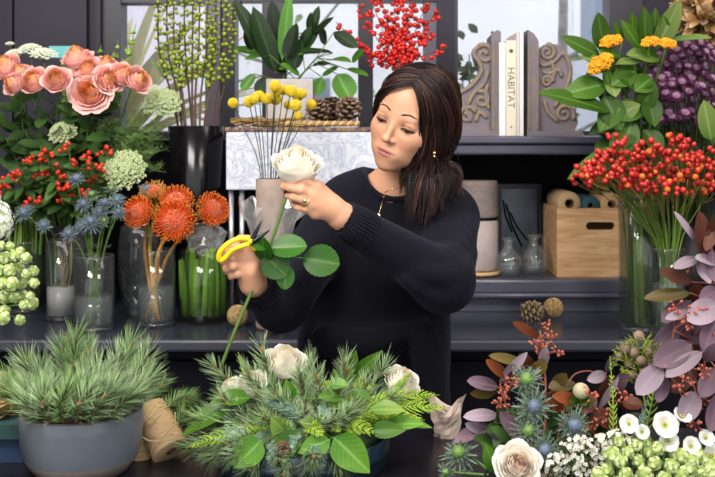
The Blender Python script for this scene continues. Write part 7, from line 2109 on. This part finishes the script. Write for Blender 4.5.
leafspray('eucalyptus_sprig', 'rust-brown leafy sprig right of the thistles, behind the white filler flowers', 'sprig', d1(.04), P(610, 385, 1.72), [
    E(584, 403, 553, 395, 14, 'euc_rust', Y=1.70, n=(0, -.9, .6)), E(600, 408, 613, 376, 20, 'euc_dark', Y=1.71), E(598, 410, 619, 378, 8, 'euc_grey', Y=1.69), E(606, 374, 588, 380, 12, 'euc_grey', Y=1.71), E(602, 408, 618, 434, 18, 'euc_dark', Y=1.68, n=(.2, -1, .3)), E(622, 402, 643, 405, 14, 'euc_rust', Y=1.69, n=(0, -.8, .5)), E(592, 410, 578, 392, 14, 'euc_rust', Y=1.72),
    E(610, 396, 628, 372, 14, 'euc', Y=1.72), E(596, 398, 580, 412, 14, 'euc_dark', Y=1.69), E(566, 410, 548, 402, 12, 'euc_rust', Y=1.71), E(606, 372, 616, 354, 10, 'euc_grey', Y=1.73), E(588, 424, 606, 412, 14, 'euc_dark', Y=1.68), E(630, 408, 616, 396, 13, 'euc_dark', Y=1.72)], M['euc'], mid=P(590, 425, 1.69), stem_m=M['redtwig'], sr=.002, a=.6, b=.62, ns=12,
    extra=budclusters([(597, 423), (603, 416), (590, 398), (592, 430), (622, 394)], 1.67))
solo('bare_twig', 'thin bare red twig arching over the round green seed pod', 'twig', MB().tube(bez([d1(.03), P(566, 400, 1.71), P(572, 377, 1.72), P(588, 371, 1.72), P(604, 377, 1.72)], 22), [.0016, .0009], 5), M['redtwig'], d1(.03))
fill_leaves('foliage_stem', 'dark leafy stem filling the right front group under the thistles', D1 + V((.02, .04, 0)), [(500, 424, 1.72), (516, 412, 1.73), (548, 418, 1.73), (560, 404, 1.74), (584, 416, 1.73), (606, 424, 1.72), (552, 436, 1.70), (490, 440, 1.71), (510, 444, 1.69), (598, 438, 1.70), (624, 420, 1.72), (540, 396, 1.74)], M['darkleaf'], L=(.03, .05), W=.5, group='dark leaves under the thistles')
# thistles
for (x, y, R_, d, kb, kc, Y, lab) in ((526, 381, 20, (-.1, -.8, .6), 'g', 'g', 1.69, 'green-centred thistle at the top of the right front group'), (533, 407, 23, (.0, -.9, .4), 'g', 'b', 1.665, 'large blue-centred thistle just below the top green one'), (572, 426, 22, (.2, -.9, .4), 'g', 'b', 1.65, 'blue-centred thistle right of the blush rose'),
                               (528, 431, 20, (-.1, -.9, .4), 'g', 'g', 1.655, 'green-centred thistle directly above the blush rose'), (543, 450, 21, (.1, -.9, .3), 'g', 'b', 1.64, 'blue-centred thistle lowest, beside the blush rose'), (460, 454, 21, (-.3, -.75, .6), 'g', 'g', 1.70, 'green-centred thistle lying alone on the dark table at the left of the group')):
    b = d1() if x > 480 else D1 + V((-.06, .04, .03))
    thistle(lab, b, P(x, y, Y), R_ / FPX * Y, d, kb, kc, 'thistles in the right front group', mid=V(b).lerp(P(x, y, Y), .6) + V((0, .02, .0)))
thistle('small green thistle leaf tuft lying on the table below the lone thistle', D1 + V((-.065, .02, .03)), P(447, 472, 1.69), 12 / FPX * 1.69, (-.4, -.8, .3), 'g', 'g', None)
# round pods
M['pod'] = mat('pale_seed_pod', [(0, '#7f8a5c'), (.6, '#a3a383'), (1, '#b59a7c')], rough=.5, var=.1)
M['brunia'] = mat('brown_grey_pod', [(0, '#54463a'), (.6, '#7a6858'), (1, '#6a5640')], rough=.6, var=.2, bump=(300, .4))
t = thing('seed_pod_sprig', 'round pale green seed pod on a leafy sprig between thistles and rust leaves', 'sprig', d1(.03))
pd = P(581, 391, 1.68)
part(t, 'stem', MB().tube(bez([t.location, P(578, 425, 1.69), pd], 8), .0018, 6), M['stem'])
part(t, 'pod', MB().ball(pd, (8.3 / FPX * 1.68,) * 3, 16, 12, (.5, .5, 0), q=qz((.2, -.7, .7)), grad=True).ball(pd + dirn(.2, -.7, .7) * .0138, (.003, .003, .002), 8, 5, (1, .2, 0)), M['pod'])
for (x, y, w) in ((568, 400, 13), (596, 398, 12), (585, 404, 13), (572, 384, 10)):
    part(t, 'leaf', MB().leaf(P(580, 402, 1.69), P(x, y, 1.665) - P(580, 402, 1.69), V((0, -1, .4)), .03, w / FPX * 1.69, droop=.1, na=2), M['celleaf'])
M['limefoliage'] = mat('lime_foliage', [(0, '#6f8f26'), (1, '#a8c440')], rough=.5, trans=.15, var=.2)
b = D2 + V((-.03, .05, .01))
t = thing('brunia_sprig', 'sprig of round brown-grey pods on lime green foliage behind the eucalyptus', 'sprig', b)
hub = P(640, 372, 1.70); c = bez([b, P(645, 420, 1.68), hub], 10); tw = MB().tube(c, .002, 6); lfm = MB()
for (x, y, r) in ((639, 336, 6), (625, 349, 6), (633, 352, 6.3), (641, 361, 6), (629, 363, 5.8), (633, 375, 5.5), (644, 372, 5), (620, 356, 4.5), (648, 352, 5)):
    p = P(x, y, 1.685 + U(-.01, .02)); tw.tube(bez([hub, hub.lerp(p, .6) + V((0, .004, 0)), p], 6), .0009, 4)
    mb = MB().ball(p, (r * .92 / FPX * 1.69,) * 3, 12, 9, (.5, U(0, 1), 0), q=qz((U(-.4, .4), -.7, .6)), grad=True); part(t, 'pod', mb, M['brunia'])
for k in range(330):
    x, y = U(616, 664), U(336, 384); 
    if abs(x - 640) / 26 + abs(y - 360) / 28 > 1.15: continue
    p = P(x, y, 1.695 + U(-.02, .025)); q_ = hub.lerp(p, .5)
    lfm.needle(p, p + dirn(U(-1, 1) + (x - 640) * .03, U(-1, .2), U(-.2, 1.2)) * U(.012, .021), .0016, (0, U(0, 1), 0))
    if k % 6 == 0: tw.tube([hub, p], .0005, 3)
part(t, 'stem', tw, M['limefoliage']); part(t, 'foliage', lfm, M['limefoliage'])
cypress('lime cypress tip standing left of the round pods', D2 + V((-.06, .04, .02)), P(610, 356, 1.71), .018, (0, -1, .4), n=16)
cypress('lime cypress tip under the round pods at their right', D2 + V((-.02, .04, .02)), P(660, 334, 1.74), .022, (0, -1, .4), n=18)
cypress('blue-green cypress tip between brown leaves and white cup flowers', D2 + V((-.05, .02, .02)), P(648, 396, 1.67), .024, (0, -1, .4), m=M['cypress_blue'], n=16)
# blush rose
rose('rose', 'blush-cream rose at the bottom of the right front group', 'rose', D1 + V((-.01, -.01, .01)), P(518, 464, 1.60), 29 / FPX * 1.60, (-.05, -.9, .55), ME['blush0'], None, mid=P(520, 485, 1.63), leaves=[(8, (-1, -.3, .2), .03, .022)])
leafspray('broadleaf_sprig', 'rounded green leaf just left of the blush rose', 'sprig', D1 + V((-.03, 0, .02)), P(494, 468, 1.64), [L2(496, 474, 486, 446, 16, (-.3, -1, .2), .1, Y=1.63), L2(500, 460, 482, 442, 10, (-.2, -1, .3), .1, Y=1.65)], M['ivy'])
# white filler flowers
M['wax'] = mat('small_white_flower', [(0, '#b7b59a'), (1, '#f0ece2')], rough=.7, var=.1)
for s_i, (cx_, cy_) in enumerate(((556, 462), (572, 452), (590, 446), (606, 440), (584, 468), (604, 462), (566, 472), (598, 452), (612, 452), (578, 444), (552, 474), (618, 440))):
    Y = 1.63 + U(-.01, .02); b = d1(.04); ce_ = P(cx_, cy_, Y)
    t = thing('filler_flower', 'sprig of tiny white filler flowers between the thistles and the green clusters', 'flower', b, 'tiny white filler flowers')
    ft = ce_ + V((0, .012, -.022)); tw = MB().tube(bez([b, ft], 4), .001, 4); fl_ = MB()
    for k in range(26):
        o = V((U(-1, 1), U(-.9, .6), U(-.6, .9))) * .0165; e = ce_ + o; tw.tube([ft, e], .0004, 3); g = U(0, 1)
        nn = (o + V((0, -.012, .01))).normalized(); _, sd, up = frame(nn)
        for q_ in range(5):
            a = q_ * 1.257; fl_.leaf(e, (sd * math.cos(a) + up * math.sin(a) + nn * .5), nn, .0042, .003, ns=2, a=.5, b=.4, g=g)
        fl_.ball(e + nn * .0006, .0009, 4, 3, (0, .2, 0))
    for vtx in range(0): pass
    part(t, 'stem', tw, M['stem']); part(t, 'florets', fl_, M['wax'])
# lisianthus
M['lis'] = mat('white_lisianthus', [(0, '#c3cf8f'), (.25, '#eeeee2'), (1, '#f4f3ee')], rough=.6, trans=.25, var=.04)
M['liseye'] = mat('lisianthus_eye', [(0, '#6f8a1e'), (1, '#c9c84a')], rough=.6, var=.15)
def lis_mb():
    st = rnd.getstate(); rnd.seed(6); mb = MB()
    for w_ in range(2):
        for k in range(5 + w_):
            petal(mb, 2 * PI * k / (5 + w_) + .4 * w_, [(0.03, 0), (.30, .06), (.62 - .08 * w_, .45 - .0 * w_), (1.0 - .18 * w_, .62 + .05 * w_)], .98, .5, top=.10, ruffle=.03, lip=.05)
    rnd.setstate(st); return mb
def lis_eye():
    mb = MB().ball((0, 0, .28), (.12, .12, .26), 9, 7, (.1, .5, 0))
    for k in range(7):
        a = k * .9; e = V((.2 * math.cos(a), .2 * math.sin(a), .40)); mb.tube([V((0, 0, .1)), e], .03, 4, (.6, .5, 0)); mb.ball(e, .07, 6, 5, (1, U(0, 1), 0))
    return mb
ME['lis'] = lis_mb().mesh('petals', M['lis']); ME['liseye'] = lis_eye().mesh('eye', M['liseye'])
d2 = lambda dx=0: D2 + V((dx + U(-.03, .03), U(-.01, .04), .008))
for (x, y, R_, d, lab) in ((629, 424, 9, (-.2, -.9, .4), 'white cup flower with a green eye, leftmost above the green clusters'), (665, 425, 12.5, (0, -.9, .45), 'largest white cup flower with a yellow-green eye'), (668, 441, 10, (.1, -.95, .3), 'white cup flower directly below the largest one'), (691, 446, 9, (.1, -.9, .4), 'small greenish cup flower right of the one below the largest'),
                           (682, 416, 9, (.2, -.6, .8), 'white cup flower behind the largest one at its right'), (712, 456, 11, (.2, -.9, .3), 'cream cup flower at the right edge'), (642, 432, 7, (-.1, -.9, .4), 'small white cup flower between the leftmost and the largest'), (706, 438, 8, (.1, -.8, .5), 'half open white cup flower near the right edge')):
    Y = 1.615; tp = P(x, y, Y); d = V(d).normalized(); b = d2(); R3 = R_ / FPX * Y
    t = thing('cup_flower', lab, 'flower', b, 'white cup flowers')
    part(t, 'stem', MB().tube(bez([b, b.lerp(tp, .6), tp - d * R3 * .3], 8), .0015, 6), M['stem'])
    inst(t, 'petals', ME['lis'], tp - d * R3 * .3, qz(d), R3); inst(t, 'eye', ME['liseye'], tp - d * R3 * .3, qz(d), R3)
# lime green clusters
gc = [(619, 441), (636, 444), (650, 452), (620, 461), (638, 461), (655, 463), (671, 466), (626, 474), (692, 461), (710, 466), (701, 472), (608, 469), (599, 475), (645, 474), (664, 478), (681, 474), (688, 480), (612, 455), (628, 452), (646, 441), (658, 448), (682, 456), (699, 455), (714, 474), (676, 454), (634, 482), (652, 484), (618, 484), (604, 484), (672, 486), (706, 486), (690, 468)]
groups = [[], [], []]
for g_ in gc: groups[0 if g_[0] < 634 else 1 if g_[0] < 672 else 2].append(g_)
for gi, (gl, nm) in enumerate(zip(groups, ('left', 'middle', 'right'))):
    b = d2((gi - 1) * .03); hx_ = sum(g[0] for g in gl) / len(gl); hub = P(hx_, 486, 1.60)
    t = thing('viburnum_cluster', nm + ' one of the three lime green flower clusters at the bottom right', 'flower', b, 'lime green clusters at the bottom right')
    tw = MB().tube(bez([b, hub], 4), .002, 6)
    for k, (x, y) in enumerate(gl):
        Y = 1.585 + (486 - y) * .0008 + U(-.008, .008); p = P(x, y, Y); tw.tube(bez([hub, hub.lerp(p, .5), p], 4), .001, 4)
        inst(t, 'floret', ME['vib' if k % 2 else 'vib2'], p, qz((U(-.4, .4), -.8, .6)), U(7.6, 10) / FPX * Y)
    part(t, 'stem', tw, M['stem'])
